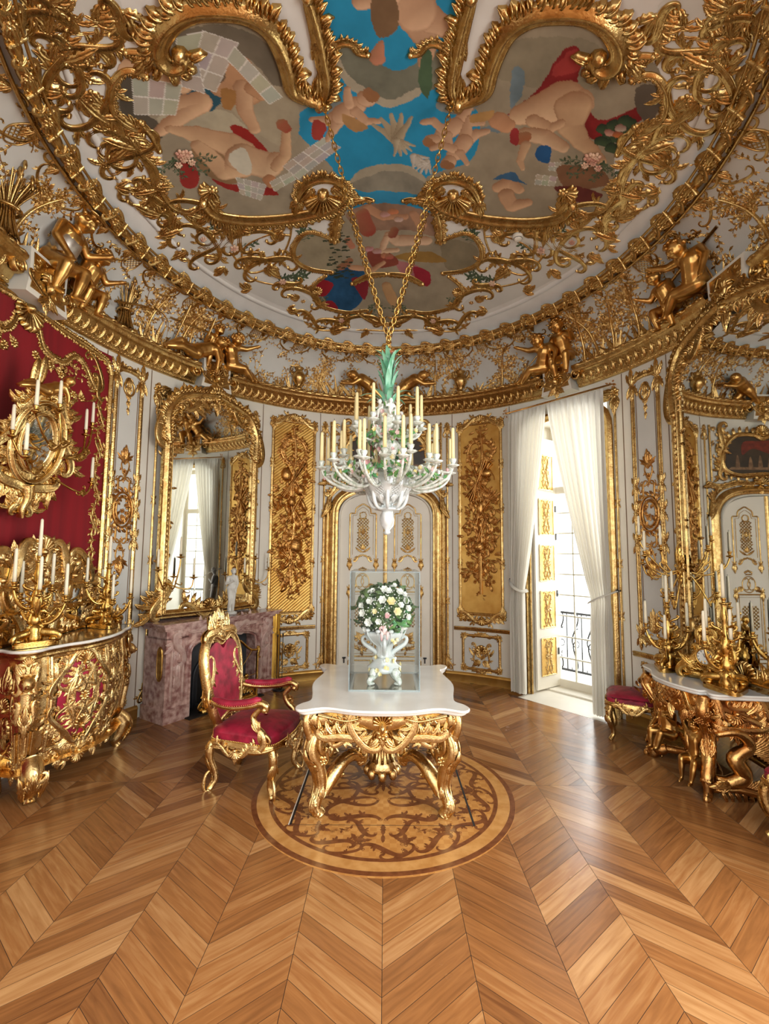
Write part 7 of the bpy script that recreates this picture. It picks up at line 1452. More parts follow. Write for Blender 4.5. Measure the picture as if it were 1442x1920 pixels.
# ================================================================ CANDELABRA
def cup(g, p, s=1.0): lathe(g, [(.0, -.02), (.012, -.018), (.03, -.008), (.034, 0), (.012, .004), (.014, .02), (.02, .035), (.021, .042), (.013, .042), (.0, .03)] if s == 1.0 else [(a * s, b * s) for a, b in [(.0, -.02), (.012, -.018), (.03, -.008), (.034, 0), (.012, .004), (.014, .02), (.02, .035), (.021, .042), (.013, .042), (.0, .03)]], p, 14)
def candelabrum(label, clabel, group, loc, rz, arms, stem, m='bronze', s=1.0, ch=.19):
    root = thing('candelabrum', label, 'candelabrum', loc, rz); g = G()
    P = cr([(.17 * cos(a), .17 * sin(a)) if i % 2 == 0 else (.11 * cos(a), .11 * sin(a)) for i, a in enumerate(np.linspace(0, 2 * pi, 6, endpoint=False))], 8, True); poly(g, P, 0, .028); poly(g, P * .9, .028, .04)
    for i in range(3):
        a = i * 2 * pi / 3; e = (cos(a), sin(a), 0); sc3(g, (0, 0, 0), e, (0, 0, 1), (.15, .045), (.05, .14), .02, 4, -4, -.6, flat=1.5); ellp(g, (.13 * cos(a), .13 * sin(a), .05), (.035, .035, .02))
    lathe(g, [(.06, .04), (.065, .06), (.05, .1), (.06, .13), (.03, .16)], n=20); g.build('base', m, root, True, True)
    g = G(); lathe(g, [(.025, .14), (.05, .17), (.05, .21), (.03, .25), (.035, .29), (.05, .33), (.04, .38), (.022, .43), (.02, stem * .8), (.03, stem * .86), (.018, stem * .95), (.022, stem)], n=20, lob=6, amp=.08, twist=4)
    for k in range(16): a = k * 2.4; z = .16 + .02 * k; sc3(g, (0, 0, z), (cos(a), sin(a), 0), (0, 0, 1), (.03, 0), (.075, .07), .010, -3, 4, .3, n=20)
    J = {k: np.array(v) for k, v in SIT.items()}; b, *_ = body_segs(J, .34); b.map(lambda V: V * np.array((1, 1, 1)) + np.array((0, .03, .12))); q = G(); g.join(b)
    g.build('stem', m, root, True, True)
    c, sn = cos(rz), sin(rz); W_ = lambda p: (loc[0] + p[0] * c - p[1] * sn, loc[1] + p[0] * sn + p[1] * c, loc[2] + p[2])
    tops = []
    for a, r, z in arms:
        g = G(); e = (cos(a), sin(a), 0); zs = z - .12; sc3(g, (0, 0, 0), e, (0, 0, 1), (.03, zs - .02), (r, z - .02), .013, 2.2, -.4, 1.8, ball=False); sc3(g, (0, 0, 0), e, (0, 0, 1), (r * .35, zs - .03), (r * .7, zs + .05), .009, 4, 4, -.8); 
        for k in range(3): ellp(g, (e[0] * r * (.4 + .2 * k), e[1] * r * (.4 + .2 * k), zs - .02 + .02 * k), (.016, .016, .012), 7, 5)
        p = (e[0] * r, e[1] * r, z); cup(g, p); g.build('arm', m, root, True, True); tops.append((p[0], p[1], z + .034))
    g = G(); cup(g, (0, 0, stem + .015)); g.build('top_cup', m, root, True, True); tops.append((0, 0, stem + .05))
    for t in tops: candle(W_(t), ch * (1.15 if t[0] == 0 else 1), .0135, clabel, group)
    return root
candelabrum('gilt bronze candelabrum on the near corner of the cabinet, left picture edge', 'white candle in the candelabrum on the near cabinet corner', 'candles on the near cabinet candelabrum', (-2.74, 3.74, 1.112), R(20), [(-1.2, .17, .40), (.15, .19, .34), (1.2, .16, .42), (-2.3, .17, .46), (2.5, .17, .36)], .64, ch=.26)
candelabrum('gilt bronze candelabrum on the far end of the cabinet, before the white pilaster', 'white candle in the candelabrum on the far cabinet end', 'candles on the far cabinet candelabrum', (-2.72, 4.66, 1.112), R(70), [(-.9, .2, .28), (-2.0, .16, .24), (1.2, .17, .28), (2.5, .18, .4)], .56, ch=.24)
def oval_mirror():
    c = np.array((-2.94, 3.79, 2.74)); root = thing('oval_mirror', 'oval mirror in carved gilt frame with cherub and candle arms on the red hanging', 'mirror', tuple(c)); tl = np.array((.24, 0, -.0)); nz = np.array((.92, -.34, -.17)); nz /= np.linalg.norm(nz); uy = np.array((0.0, 1, 0)); ux = uy - nz * np.dot(uy, nz); ux /= np.linalg.norm(ux); uz = np.cross(nz, ux); ux = ux * .8; uz = uz * .88; f = plane_map(c + nz * .12, ux, uz, nz)
    a = np.linspace(0, 2 * pi, 60, endpoint=False); g = G(); poly(g, np.stack([.15 * np.cos(a), .25 * np.sin(a)], 1), .0); g.map(f).build('glass', 'mirror', root, False)
    g = G(); poly(g, np.stack([.27 * np.cos(a), .42 * np.sin(a) - .02], 1), -.10, -.004); strip(g, np.stack([.17 * np.cos(a), .27 * np.sin(a)], 1), .022, .035, 'mould', closed=True)
    strip(g, np.stack([.25 * np.cos(a), .38 * np.sin(a)], 1), .03, .05, 'mould', closed=True)
    for k in range(22):
        t = k * 2 * pi / 22; p = (.26 * cos(t), .39 * sin(t)); acan(g, p, t + .5 * (-1) ** k, .13, 2, .7); 
        if k % 2: bunch(g, (.22 * cos(t), .34 * sin(t)), .05, 7)
    for sd in (-1, 1):
        scroll(g, (sd * .28, .2), (sd * .3, -.2), .035, sd * 4, sd * -4, 0, 4, sd); scroll(g, (sd * .24, -.3), (sd * .06, -.5), .04, sd * -4, sd * 4, 0, 4, sd); scroll(g, (sd * .03, .42), (sd * .25, .32), .035, sd * -4, sd * 4, 0, 4, sd); bunch(g, (sd * .17, -.42), .09, 14); scroll(g, (sd * .02, -.5), (sd * .06, -.66), .03, sd * 3, sd * -4, 0, 2, sd); bunch(g, (sd * .12, .46), .08, 12)
    strip(g, cr([(0, -.4), (.02, -.52), (-.01, -.62), (0, -.7)], 6), np.linspace(.07, .02, 19), .06); acan(g, (0, -.5), -pi / 2, .2, 3, .5); g.map(f).build('frame', 'gold', root)
    figure_in = plane_map(c + nz * .12, ux, uz, nz)
    J = {k: np.array((v[0], v[1], v[2])) for k, v in LIE.items()}; b, hd, hr, fd, uv, rt = body_segs(J, .5); b.map(lambda V: f(np.column_stack([V[:, 0] - .08, V[:, 2] + .42, V[:, 1] - .02]))); remesh(b.flip(), 'cherub', 'putto', root, .007)
    g = G(); 
    for sd, (x, y) in ((1, (-.2, .6)), (1, (-.14, .64))): ellp(g, (0, 0, 0), (.045, .14, .015)); V = g.V[-1]; g.V[-1] = f(V + np.array((x, y, .02)))
    g.build('wing', 'gold', root)
    # candle arms
    def armset(p0, cups, nm='candle_arm'):
        g = G()
        for q in cups:
            P = cr([p0, p0 + (np.array(q) - p0) * .35 + np.array((.04, 0, -.08)), p0 + (np.array(q) - p0) * .75 + np.array((.03, 0, -.1)), np.array(q) + (0, 0, -.02)], 8); tube(g, P, .009, 7); lf = G(); acan(lf, (0, 0), 0, .09, 2); g.join(lf, plane_map(P[12], (0, 1, 0), (0, 0, 1), (1, 0, 0))); sc3(g, P[10], (0, 1, 0), (0, 0, 1), (0, 0), (.08, .05), .007, 4, 4, 0, n=20); cup(g, q)
        g.build(nm, 'bronze', root)
        for q in cups: candle((q[0], q[1], q[2] + .035), .2, .0135, 'white candle on the arms of the oval mirror sconce', 'candles of the oval mirror')
    armset(c + nz * .2 + ux * .1 - uz * .05, [(-2.55, 3.34, 2.86), (-2.6, 3.65, 2.97)]); armset(c + nz * .2 + ux * .22 - uz * .08, [(-2.7, 4.14, 2.89), (-2.72, 4.26, 2.99)]); armset(c + nz * .2 + ux * .2 - uz * .3, [(-2.72, 4.3, 2.48)]); armset(c + nz * .2 - ux * .1 - uz * .15, [(-2.75, 3.39, 2.69), (-2.5, 3.21, 2.5)])
oval_mirror()
# ================================================================ FIREPLACE BAY
FT = np.array((.53, .848, 0)); FT /= np.linalg.norm(FT); FN = np.array((FT[1], -FT[0], 0)); FO = np.array((-2.28, 6.02, 0)) + FN * .06
def fmap(d=0.0, z=0.0, u=0.0): return plane_map(FO + FN * d + FT * u + np.array((0, 0, z)), FT, (0, 0, 1), FN)
def fireplace():
    root = thing('fireplace', 'pink marble chimneypiece with carved arch below the tall left mirror', 'fireplace', tuple(FO)); D = .30; U0, U1 = -.74, .84; A0, A1 = -.46, .56; H = 1.06
    def blk(nm, u0, u1, z0, z1, d0, d1, m='pink_marble'):
        g = G(); poly(g, [(u0, z0), (u1, z0), (u1, z1), (u0, z1)], d0, d1); return g.map(fmap()).build(nm, m, root, False)
    for u0, u1 in ((U0, A0), (A1, U1)):
        blk('jamb', u0, u1, .1, .9, -.1, D); blk('plinth', u0 - .02, u1 + .02, 0, .15, -.1, D + .03)
    ar = [(A0, .88), (A0, .66)] + [((A0 + A1) / 2 - (A1 - A0) / 2 * np.sign(cos(t)) * abs(cos(t)) ** .6, .66 + .2 * abs(sin(t)) ** .6) for t in np.linspace(.1, pi - .1, 16)] + [(A1, .66), (A1, .88), (U1, .88), (U1, 1.0), (U0, 1.0), (U0, .88)]
    g = G(); poly(g, ar, -.05, D); g.map(fmap()).build('lintel', 'pink_marble', root, False)
    g = G(); x0, x1 = U0 - .03, U1 + .05
    for z0, z1, o in ((.98, 1.005, .0), (1.005, 1.03, .02), (1.03, 1.045, .035), (1.045, H, .05)): poly(g, [(x0 - o, z0), (x1 + o, z0), (x1 + o, z1), (x0 - o, z1)], -.1, D + .02 + o)
    g.map(fmap()).build('mantel_shelf', 'pink_marble', root, False)
    g = G() # arch moulding and carving
    a_in = [(A0, .15), (A0, .4), (A0, .66)] + [((A0 + A1) / 2 - (A1 - A0) / 2 * np.sign(cos(t)) * abs(cos(t)) ** .6, .66 + .2 * abs(sin(t)) ** .6) for t in np.linspace(.1, pi - .1, 16)] + [(A1, .66), (A1, .4), (A1, .15)]
    P = resamp(a_in, 80); strip(g, P, .035, .03, 'mould', D); strip(g, P * 1.0 + np.array((0, .0)), .015, .05, 'round', D)
    g.map(fmap()).build('arch_moulding', 'pink_marble', root)
    g = G()
    for sd, uc in ((-1, (U0 + A0) / 2), (1, (U1 + A1) / 2)):
        for z, L in ((.55, .3), (.34, .2), (.8, .18)): acan(g, (uc, z), pi / 2, L, 3, .5, .03, z0=D)
        scroll(g, (uc, .9), (uc, .64), .03, sd * -5, sd * 4, 0, 3, sd, z0=D, h=.06); acan(g, (uc, .62), -pi / 2, .24, 3, .5, z0=D); shell(g, (uc, .93), pi / 2, .07, z0=D)
        for x in (-.07, .07): strip(g, [(uc + x, .2), (uc + x, .5), (uc + x, .86)], .014, .02, 'round', D)
        g.map(fmap()).build('jamb_carving', 'pink_pale', root); g = G()
    um = (A0 + A1) / 2; shell(g, (um, .84), pi / 2, .14, 11, 2.8, .07, z0=D)
    for sd in (-1, 1):
        scroll(g, (um + sd * .08, .9), (um + sd * .32, .92), .028, sd * 4, sd * -4.4, 0, 5, sd, z0=D); acan(g, (um + sd * .1, .86), pi / 2 - sd * 1.2, .22, 3, .6, z0=D); scroll(g, (um + sd * .1, .83), (um + sd * .24, .86), .02, sd * -4, sd * 4, 0, 3, sd, z0=D); bunch(g, (um + sd * .22, .92), .07, 10)
        for k in range(3): leaf(g, (um + sd * (.3 + .05 * k), .93), 0 if sd > 0 else pi, .14, .025, .4 * sd, z0=D)
    acan(g, (um, .84), -pi / 2, .1, 2, z0=D); strip(g, [(um - .34, .9), (um, .93), (um + .34, .9)], .02, .01, 'round', D); g.map(fmap()).build('lintel_carving', 'pink_pale', root)
    g = G(); a = np.linspace(0, 2 * pi, 30, endpoint=False); q = G(); poly(q, np.stack([.04 * np.cos(a), .17 * np.sign(np.sin(a)) * np.abs(np.sin(a)) ** .6], 1), 0, .012); q.map(plane_map(FO + FT * U0 + FN * .2 + np.array((0, 0, .62)), -FN, (0, 0, 1), -FT)); g.join(q); q = G(); strip(q, np.stack([.045 * np.cos(a), .18 * np.sign(np.sin(a)) * np.abs(np.sin(a)) ** .6], 1), .008, .016, closed=True); q.map(plane_map(FO + FT * U0 + FN * .2 + np.array((0, 0, .62)), -FN, (0, 0, 1), -FT)); g.join(q); g.build('side_plaque', 'bronze', root)
    # hearth: iron surround, arched insert, slab
    blk('hearth_slab', A0 - .04, A1 + .04, 0, .012, -.05, D + .12, 'black')
    g = G(); poly(g, [(A0, .0), (A1, .0), (A1, .9), (A0, .9)], .09, .10); g.map(fmap()).build('iron_surround', 'soot', root, False)
    g = G(); P = [(um - .28, 0), (um - .28, .35)] + [(um - .28 * cos(t), .35 + .25 * sin(t)) for t in np.linspace(.1, pi - .1, 16)] + [(um + .28, .35), (um + .28, 0)]
    strip(g, resamp(P, 60), .035, .04, 'flute', .1); g.map(fmap()).build('arched_insert', 'iron', root)
    g = G(); poly(g, resamp(P, 50), .101, .104); g.map(fmap()).build('fireback', 'dark', root, False)
fireplace()
def andiron(u, label):
    o = FO + FT * u + FN * .36; root = thing('andiron', label, 'andiron', tuple(o)); g = G(); f = plane_map(o, FT, (0, 0, 1), FN)
    q = G(); box(q, (0, .03, 0), (.2, .06, .08), 0, .01); g.join(q, f); q = G()
    for sd in (-1, 1): scroll(q, (sd * .09, .06), (sd * .02, .24), .018, sd * 4, -sd * 4, 0, 3, sd, z0=.0)
    bunch(q, (0, .16), .07, 12); acan(q, (0, .2), pi / 2, .12, 3, .6); g.join(q, f); q = G(); ellp(q, (0, .2, .0), (.04, .06, .04)); ellp(q, (0, .29, 0), (.03, .035, .03)); g.join(q, f); g.build('figure_block', 'bronze', root); 
    b = G(); q = G(); box(q, (0, .05, -.14), (.025, .03, .24)); b.join(q, f); b.build('fire_bar', 'iron', root, False)
andiron(-.22, 'gilt andiron in the fireplace opening, left of the armchair back'); andiron(.34, 'gilt andiron in the fireplace opening, seen right behind the armchair')
def fender_wire():
    o = FO + FT * .18 + FN * .40; root = thing('fire_guard', 'gilt wire fire guard with scrolled corners seen behind the armchair back', 'fire guard', tuple(o)); f = plane_map(o, FT, (0, 0, 1), FN); g = G()
    for sd in (-1, 1): scroll(g, (sd * .3, .62), (sd * .34, .5), .014, sd * -5, sd * 2, 0, 0, sd); strip(g, cr([(sd * .3, .6), (sd * .18, .62), (sd * .05, .72), (0, .76)], 6), .014, .02); strip(g, [(sd * .3, .04), (sd * .3, .3), (sd * .3, .56)], .012, .02); strip(g, [(sd * .3, .03), (0, .02)], .016, .03)
    for a, b in (((-.28, .05), (.2, .6)), ((.28, .05), (-.2, .6)), ((0, .05), (0, .72)), ((-.28, .3), (.28, .3))): strip(g, [a, ((a[0] + b[0]) / 2, (a[1] + b[1]) / 2), b], .004, .006)
    q = G(); q.join(g, f); q.join(g, lambda V: f(V * np.array((1, 1, -1)))); q.build('wire_frame', 'bronze', root)
fender_wire()
def brass_screen():
    o = np.array((-1.545, 6.58, 0)); root = thing('brass_screen', 'tall curved brass fire screen standing right of the fireplace', 'fire screen', tuple(o)); g = G(); a = np.linspace(-.3, pi + .6, 22); A = np.stack([np.stack([o[0] + .10 * np.cos(a + .4), o[1] - .07 * np.sin(a + .4) + .03, np.full(22, z)], -1) for z in (.02, .3, .6, 1.0)], 1); g.grid(A); A2 = A.copy(); c = np.array((o[0], o[1] + .02, 0)); A2[..., :2] = c[:2] + (A[..., :2] - c[:2]) * .96; g.grid(A2[:, ::-1]); g.build('curved_sheet', 'brass', root)
    g = G(); tube(g, A[:, -1], .008, 6); tube(g, A[:, 0], .008, 6); g.build('rolled_edge', 'brass', root)
    o = np.array((-1.42, 6.5, 0)); root = thing('fire_iron_stand', 'thin black fire irons on a stand right of the brass screen', 'fire irons', tuple(o))
    for dx, h_ in ((-.03, .72), (0, .8), (.04, .74)): g = G(); tube(g, [o + (dx, 0, .02), o + (dx, 0, h_)], .005, 6); ellp(g, o + (dx, 0, h_), (.012, .012, .02)); ellp(g, o + (dx, 0, .06), (.014, .008, .04)); g.build('fire_iron', 'dark', root)
    g = G(); lathe(g, [(.0, 0), (.08, 0), (.08, .015), (.02, .025), (.0, .03)], o, 16); g.build('foot', 'dark', root)
brass_screen()
def mirror_frame(g, hw, z0, z1, zt, w=.05):
    # moulded frame with straight sides, scrolled foot corners and a rocaille crest
    for sd in (-1, 1):
        strip(g, [(sd * hw, z0), (sd * hw, (z0 + z1) / 2), (sd * hw, z1)], w, w * .9, 'mould'); strip(g, [(sd * (hw - w * .9), z0), (sd * (hw - w * .9), z1)], w * .18, w * .6)
        n = int((z1 - z0) / .06)
        for k in range(n): leaf(g, (sd * hw, z0 + k * .06), pi / 2 + sd * .5, .07, .018, -sd * .4, z0=w * .6)
        for t in (.3, .55, .72, .9): z = z0 + (z1 - z0) * t; bunch(g, (sd * hw, z), w * 1.5, 12); acan(g, (sd * hw, z), pi / 2, .14, 2); acan(g, (sd * hw, z), -pi / 2, .14, 2)
        scroll(g, (sd * (hw - .01), z0 + .34), (sd * (hw + .03), z0 - .0), w * .8, sd * 4.5, sd * -4.5, 0, 5, sd); bunch(g, (sd * (hw + .02), z0 + .18), w * 1.8, 14); acan(g, (sd * hw, z0 + .04), pi / 2, .2, 3, .7)
        band(g, cr([(sd * hw, z1), (sd * hw * 1.02, z1 + (zt - z1) * .45), (sd * hw * .82, z1 + (zt - z1) * .78), (sd * hw * .42, z1 + (zt - z1) * .92), (0, zt)], 8), w * 1.15, 0, .9)
        scroll(g, (sd * hw * .95, z1 + .02), (sd * hw * .75, z1 + (zt - z1) * .6), w * .7, sd * 4, sd * 4.5, .3 * sd, 4, sd); scroll(g, (sd * hw * .7, z1 + (zt - z1) * .72), (sd * hw * .15, zt - .02), w * .7, sd * -4, sd * 4, 0, 5, sd)
        for t in (.25, .5, .75): bunch(g, (sd * hw * (1.0 - .5 * t), z1 + (zt - z1) * (.3 + .65 * t)), w * 1.6, 12); acan(g, (sd * hw * (1 - .45 * t), z1 + (zt - z1) * (.45 + .5 * t)), pi / 2 - sd * .4, .18, 3, .8)
    strip(g, [(-hw, z0), (0, z0 - .01), (hw, z0)], w * .9, w * .8, 'mould'); 
    shell(g, (0, zt - .04), pi / 2, w * 3.4, 11, 2.8); shell(g, (0, z0), pi / 2, w * 2.6); acan(g, (0, zt - .06), -pi / 2, .2, 3, .6)
    for sd in (-1, 1): scroll(g, (sd * .03, z0 + .0), (sd * hw * .55, z0 + .02), w * .6, sd * 4, sd * -4, 0, 4, sd)
def fire_mirror():
    root = thing('chimney_mirror', 'tall mirror in carved gilt frame above the pink marble fireplace', 'mirror', tuple(FO + np.array((0, 0, 1.1)))); hw, z0, z1, zt = .66, 1.13, 3.12, 3.86
    P = [(-hw, z0), (hw, z0), (hw, z1), (hw * 1.0, z1 + .3), (hw * .8, z1 + .54), (hw * .4, zt - .1), (0, zt - .04), (-hw * .4, zt - .1), (-hw * .8, z1 + .54), (-hw, z1 + .3), (-hw, z1)]
    g = G(); poly(g, P, -.1, .03); g.map(fmap(.0)).build('glass', 'mirror', root, False)
    random.seed(61); g = G(); mirror_frame(g, hw, z0, z1, zt, .055); g.map(fmap(.03)).build('frame', 'gold', root)
fire_mirror()
def corner_rose(th, s, label):
    root = thing('wall_rosette', label, 'carving', wpt(th, 3.6, .02)); random.seed(9)
    q = G(); wreath(q, (0, 3.7), .08, 12); bunch(q, (0, 3.7), .05, 10); strip(q, [(0, 3.6), (0, 3.1)], .012, .02); acan(q, (0, 3.6), -pi / 2, .25, 3, .6); scroll(q, (s * .02, 3.8), (s * .22, 3.62), .014, 4 * s, -4 * s, 0, 3, s); q.map(wmap(th, 0, .01)).build('rose_spray', 'gold', root)
corner_rose(-61, 1, 'gilded rose spray in the upper corner left of the chimney mirror crest'); corner_rose(-37.6, -1, 'gilded rose spray in the upper corner right of the chimney mirror crest')
corner_rose(75, 1, 'gilded rose spray in the upper corner left of the pier mirror crest')
def sconce(label, u, z, sd, d, cl, heights=((.16, .0, .12), (.05, .22, .14), (.28, .05, .1))):
    o = FO + FT * u + FN * .08 + np.array((0, 0, z)); root = thing('wall_sconce', label, 'sconce', tuple(o))
    for du, dz, dd in heights:
        p = np.array((sd * du, dz, dd)); f = lambda q: o + FT * q[0] + np.array((0, 0, 1.0)) * q[1] + FN * q[2]; P = np.array([f(q) for q in cr([(0, -.06, 0), (p[0] * .4, -.12, dd * .6), (p[0] * .85, dz - .12, dd), (p[0], dz - .02, dd)], 7)]); g = G(); tube(g, P, .008, 7); sc3(g, P[10], FT, (0, 0, 1), (0, 0), (sd * .06, -.03), .006, 4, 4, 0, n=18); lathe(g, [(.0, -.02), (.012, -.018), (.05, -.003), (.052, 0), (.012, .004), (.016, .03), (.013, .03), (0, .02)], P[-1] + np.array((0, 0, .02)), 16); g.build('arm', 'bronze', root); candle(tuple(P[-1] + np.array((0, 0, .045))), .2, .013, cl, 'candles of the chimney mirror')
sconce('dark gilt sconce arms on the left side of the chimney mirror frame', -.62, 1.55, 1, .1, 'white candle on the left sconce of the chimney mirror', ((-.2, .1, .12), (.06, .24, .14), (.24, .0, .14)))
sconce('dark gilt sconce arms on the right side of the chimney mirror frame', .62, 1.55, 1, .1, 'white candle on the right sconce of the chimney mirror', ((.2, .06, .12), (-.06, .22, .14), (-.24, .0, .14)))
# marble statuette
VENUS = dict(pel=(0, 0, .56), che=(.01, -.01, .76), head=(.03, .03, .93), face=(.4, 1, -.1), shL=(-.085, 0, .80), shR=(.095, 0, .81), elL=(-.13, .03, .65), haL=(-.02, .1, .70), elR=(.13, .02, .66), haR=(.1, .08, .54), hpL=(-.05, 0, .54), hpR=(.05, 0, .54), knL=(-.04, .05, .31), knR=(.05, .02, .31), ftL=(-.05, -.02, .07), ftR=(.04, .0, .06))
so = FO + FT * .2 + FN * .2 + np.array((0, 0, 1.062))
st_ = figure('white marble statuette of a standing figure on the mantel shelf', 'statue', {k: np.array(v) for k, v in VENUS.items()}, .56, so + np.array((0, 0, .018)), FT * .75 + FN * .6, FN * .75 - FT * .6, 'statue', .0055, 'statue', adult=True, name='statuette')
g = G(); lathe(g, [(.0, 0), (.075, 0), (.075, .02), (.07, .032), (.0, .034)], so, 20); ellp(g, so + np.array((0, 0, .08)) - FN * .03, (.03, .03, .09)); g.build('plinth', 'statue', st_)
# ================================================================ RIGHT: WINDOW, CURTAINS
def wm(u, d, z): return WP0 + WT * u + WN * d + np.array((0, 0, z))
def wplane(d, flip=1): return plane_map(WP0 + WN * d, WT, (0, 0, 1), -WN)
def window():
    root = struct('window_1', tuple(WP0 + WN * .6)); Wd = float(np.linalg.norm(WP1 - WP0)); f = wplane(.6)
    g = G(); 
    for u0, u1, z0, z1 in ((0.0, .07, 0, WH), (Wd - .07, Wd, 0, WH), (.07, Wd - .07, 0, .12), (.07, Wd - .07, 2.72, 2.82), (.07, Wd - .07, WH - .08, WH), (.56, .62, .12, 2.72)): poly(g, [(u0, z0), (u1, z0), (u1, z1), (u0, z1)], -.03, .04)
    g.map(f).build('window_frame', 'white', root, False)
    g = G(); M['glaze'] = mat('white_glazing_bar', s2l(236, 232, 214), .4)
    for z in np.arange(.12 + .29, 2.7, .29): poly(g, [(.07, z - .009), (Wd - .07, z - .009), (Wd - .07, z + .009), (.07, z + .009)], -.01, .015)
    for u in (.31, .86): poly(g, [(u - .009, .12), (u + .009, .12), (u + .009, 2.72), (u - .009, 2.72)], -.01, .015)
    for u in (.31, .59, .86): poly(g, [(u - .009, 2.82), (u + .009, 2.82), (u + .009, WH - .08), (u - .009, WH - .08)], -.01, .015)
    g.map(f).build('glazing_bar', 'glaze', root, False)
    g = G(); poly(g, [(.05, .1), (Wd - .05, .1), (Wd - .05, WH - .05), (.05, WH - .05)], 0, .004); g.map(f).build('window_pane', 'acrylic', root, False)
    g = G(); poly(g, [(-.02, 0), (Wd + .02, 0), (Wd + .02, .02), (-.02, .02)], .0, .3); g.map(f).build('window_sill', 'white', root, False)
    g = G()
    for z in (.5, 1.3, 2.1, 2.5): q = G(); box(q, (.08, z, .06), (.02, .09, .025)); g.join(q, f)
    g.build('window_hinge', 'dark', root, False)
    # folded shutter lying against the left reveal
    sh = thing('window_shutter', 'white folding shutter with five gilded fretwork panels at the left of the window', 'shutter', tuple(wm(.06, .05, 0)))
    p0, p1 = np.array((2.06, 6.47, 0)), np.array((2.47, 6.755, 0)); t = (p1 - p0); Ls = np.linalg.norm(t[:2]); t = t / Ls; n = np.array((t[1], -t[0], 0)); fs = plane_map(p0, t, (0, 0, 1), n)
    g = G(); poly(g, [(0, .03), (Ls, .03), (Ls, 3.5), (0, 3.5)], -.03, .0); g.map(fs).build('leaf', 'white', sh, False)
    for k in range(5):
        z0 = .2 + k * .64; g = G(); poly(g, [(.09, z0), (Ls - .09, z0), (Ls - .09, z0 + .5), (.09, z0 + .5)], 0, .006); g.map(fs).build('gilt_panel', 'gold_flat', sh, False)
        g = G(); xm = Ls / 2; zc = z0 + .25; rect_frame(g, .09, Ls - .09, z0, z0 + .5, .008, 'round', corner=False)
        for sd in (-1, 1):
            for vd in (-1, 1): scroll(g, (xm + sd * .02, zc + vd * .2), (xm + sd * .07, zc + vd * .02), .009, sd * vd * -3, sd * vd * 3.5, 0, 3, sd * vd); scroll(g, (xm + sd * .09, zc + vd * .22), (xm + sd * .03, zc + vd * .12), .008, sd * vd * 3, sd * vd * 3, 0, 2)
        ros(g, (xm, zc), .035, 6); bunch(g, (xm, zc), .05, 8); g.map(plane_map(p0 + n * .006, t, (0, 0, 1), n)).build('gilt_fretwork', 'gold_pale', sh)
    # iron balcony rail outside
    bal = thing('balcony_rail', 'black wrought iron balcony railing outside the window', 'railing', tuple(wm(.5, 1.1, 0))); f2 = wplane(1.15); g = G()
    for z in (.1, .95): q = G(); poly(q, [(-.6, z), (1.9, z), (1.9, z + .03), (-.6, z + .03)], 0, .03); g.join(q, f2)
    g.build('rail', 'iron', bal, False)
    for u in np.arange(-.5, 1.9, .24):
        g = G(); scroll(g, (u - .06, .15), (u + .06, .5), .009, 4, -4, 0, 1); scroll(g, (u + .06, .5), (u - .05, .92), .009, -4, 4, 0, 1); strip(g, [(u + .11, .1), (u + .11, .95)], .008, .012); g.map(f2).build('baluster', 'iron', bal)
    g = G(); q = G(); poly(q, [(-1.5, -.02), (3, -.02), (3, .012), (-1.5, .012)], -1.8, .54); g.join(q, wplane(.62 + .55)); 
    M['stone'] = mat('pale_stone', s2l(206, 202, 192), .8); bs = g.build('balcony_floor', 'stone', None, False); bs['kind'] = 'structure'
window()
def arch_rods():
    g = G(); q = G()
    for th, sg in ((W0 - 1.2, 1), (W1 + .6, -1)): pass
    f = plane_map(WP0 - WN * .12, WT, (0, 0, 1), -WN); Wd = float(np.linalg.norm(WP1 - WP0))
    P = resamp([(-.0, .0), (-.0, 3.3), (.05, 3.55), (.2, 3.66), (.5, 3.7), (Wd - .2, 3.7), (Wd - .03, 3.62), (Wd + .02, 3.45), (Wd + .02, 0)], 80); 
    g = G(); strip(g, P, .05, .05, 'mould'); o = g.map(lambda V: np.column_stack([(WP0 + WT * V[:, :1] - WN * (.02 + V[:, 2:3]) + np.array((0, 0, 1.0)) * V[:, 1:2])])).build('trim_window_arch', 'gold'); o['kind'] = 'structure'
arch_rods()
def curtain_mat():
    m = bpy.data.materials.new('white_sheer_silk'); m.use_nodes = True; nt = m.node_tree; b = nt.nodes['Principled BSDF']; b.inputs['Base Color'].default_value = (*s2l(240, 237, 228), 1); b.inputs['Roughness'].default_value = .7; b.inputs['Sheen Weight'].default_value = .3
    t = nt.nodes.new('ShaderNodeBsdfTranslucent'); t.inputs[0].default_value = (*s2l(244, 240, 230), 1); mx = nt.nodes.new('ShaderNodeMixShader'); mx.inputs[0].default_value = .38; nt.links.new(b.outputs[0], mx.inputs[1]); nt.links.new(t.outputs[0], mx.inputs[2]); nt.links.new(mx.outputs[0], nt.nodes['Material Output'].inputs[0]); return m
M['curtain'] = curtain_mat()
CO = WP0 - WN * .20
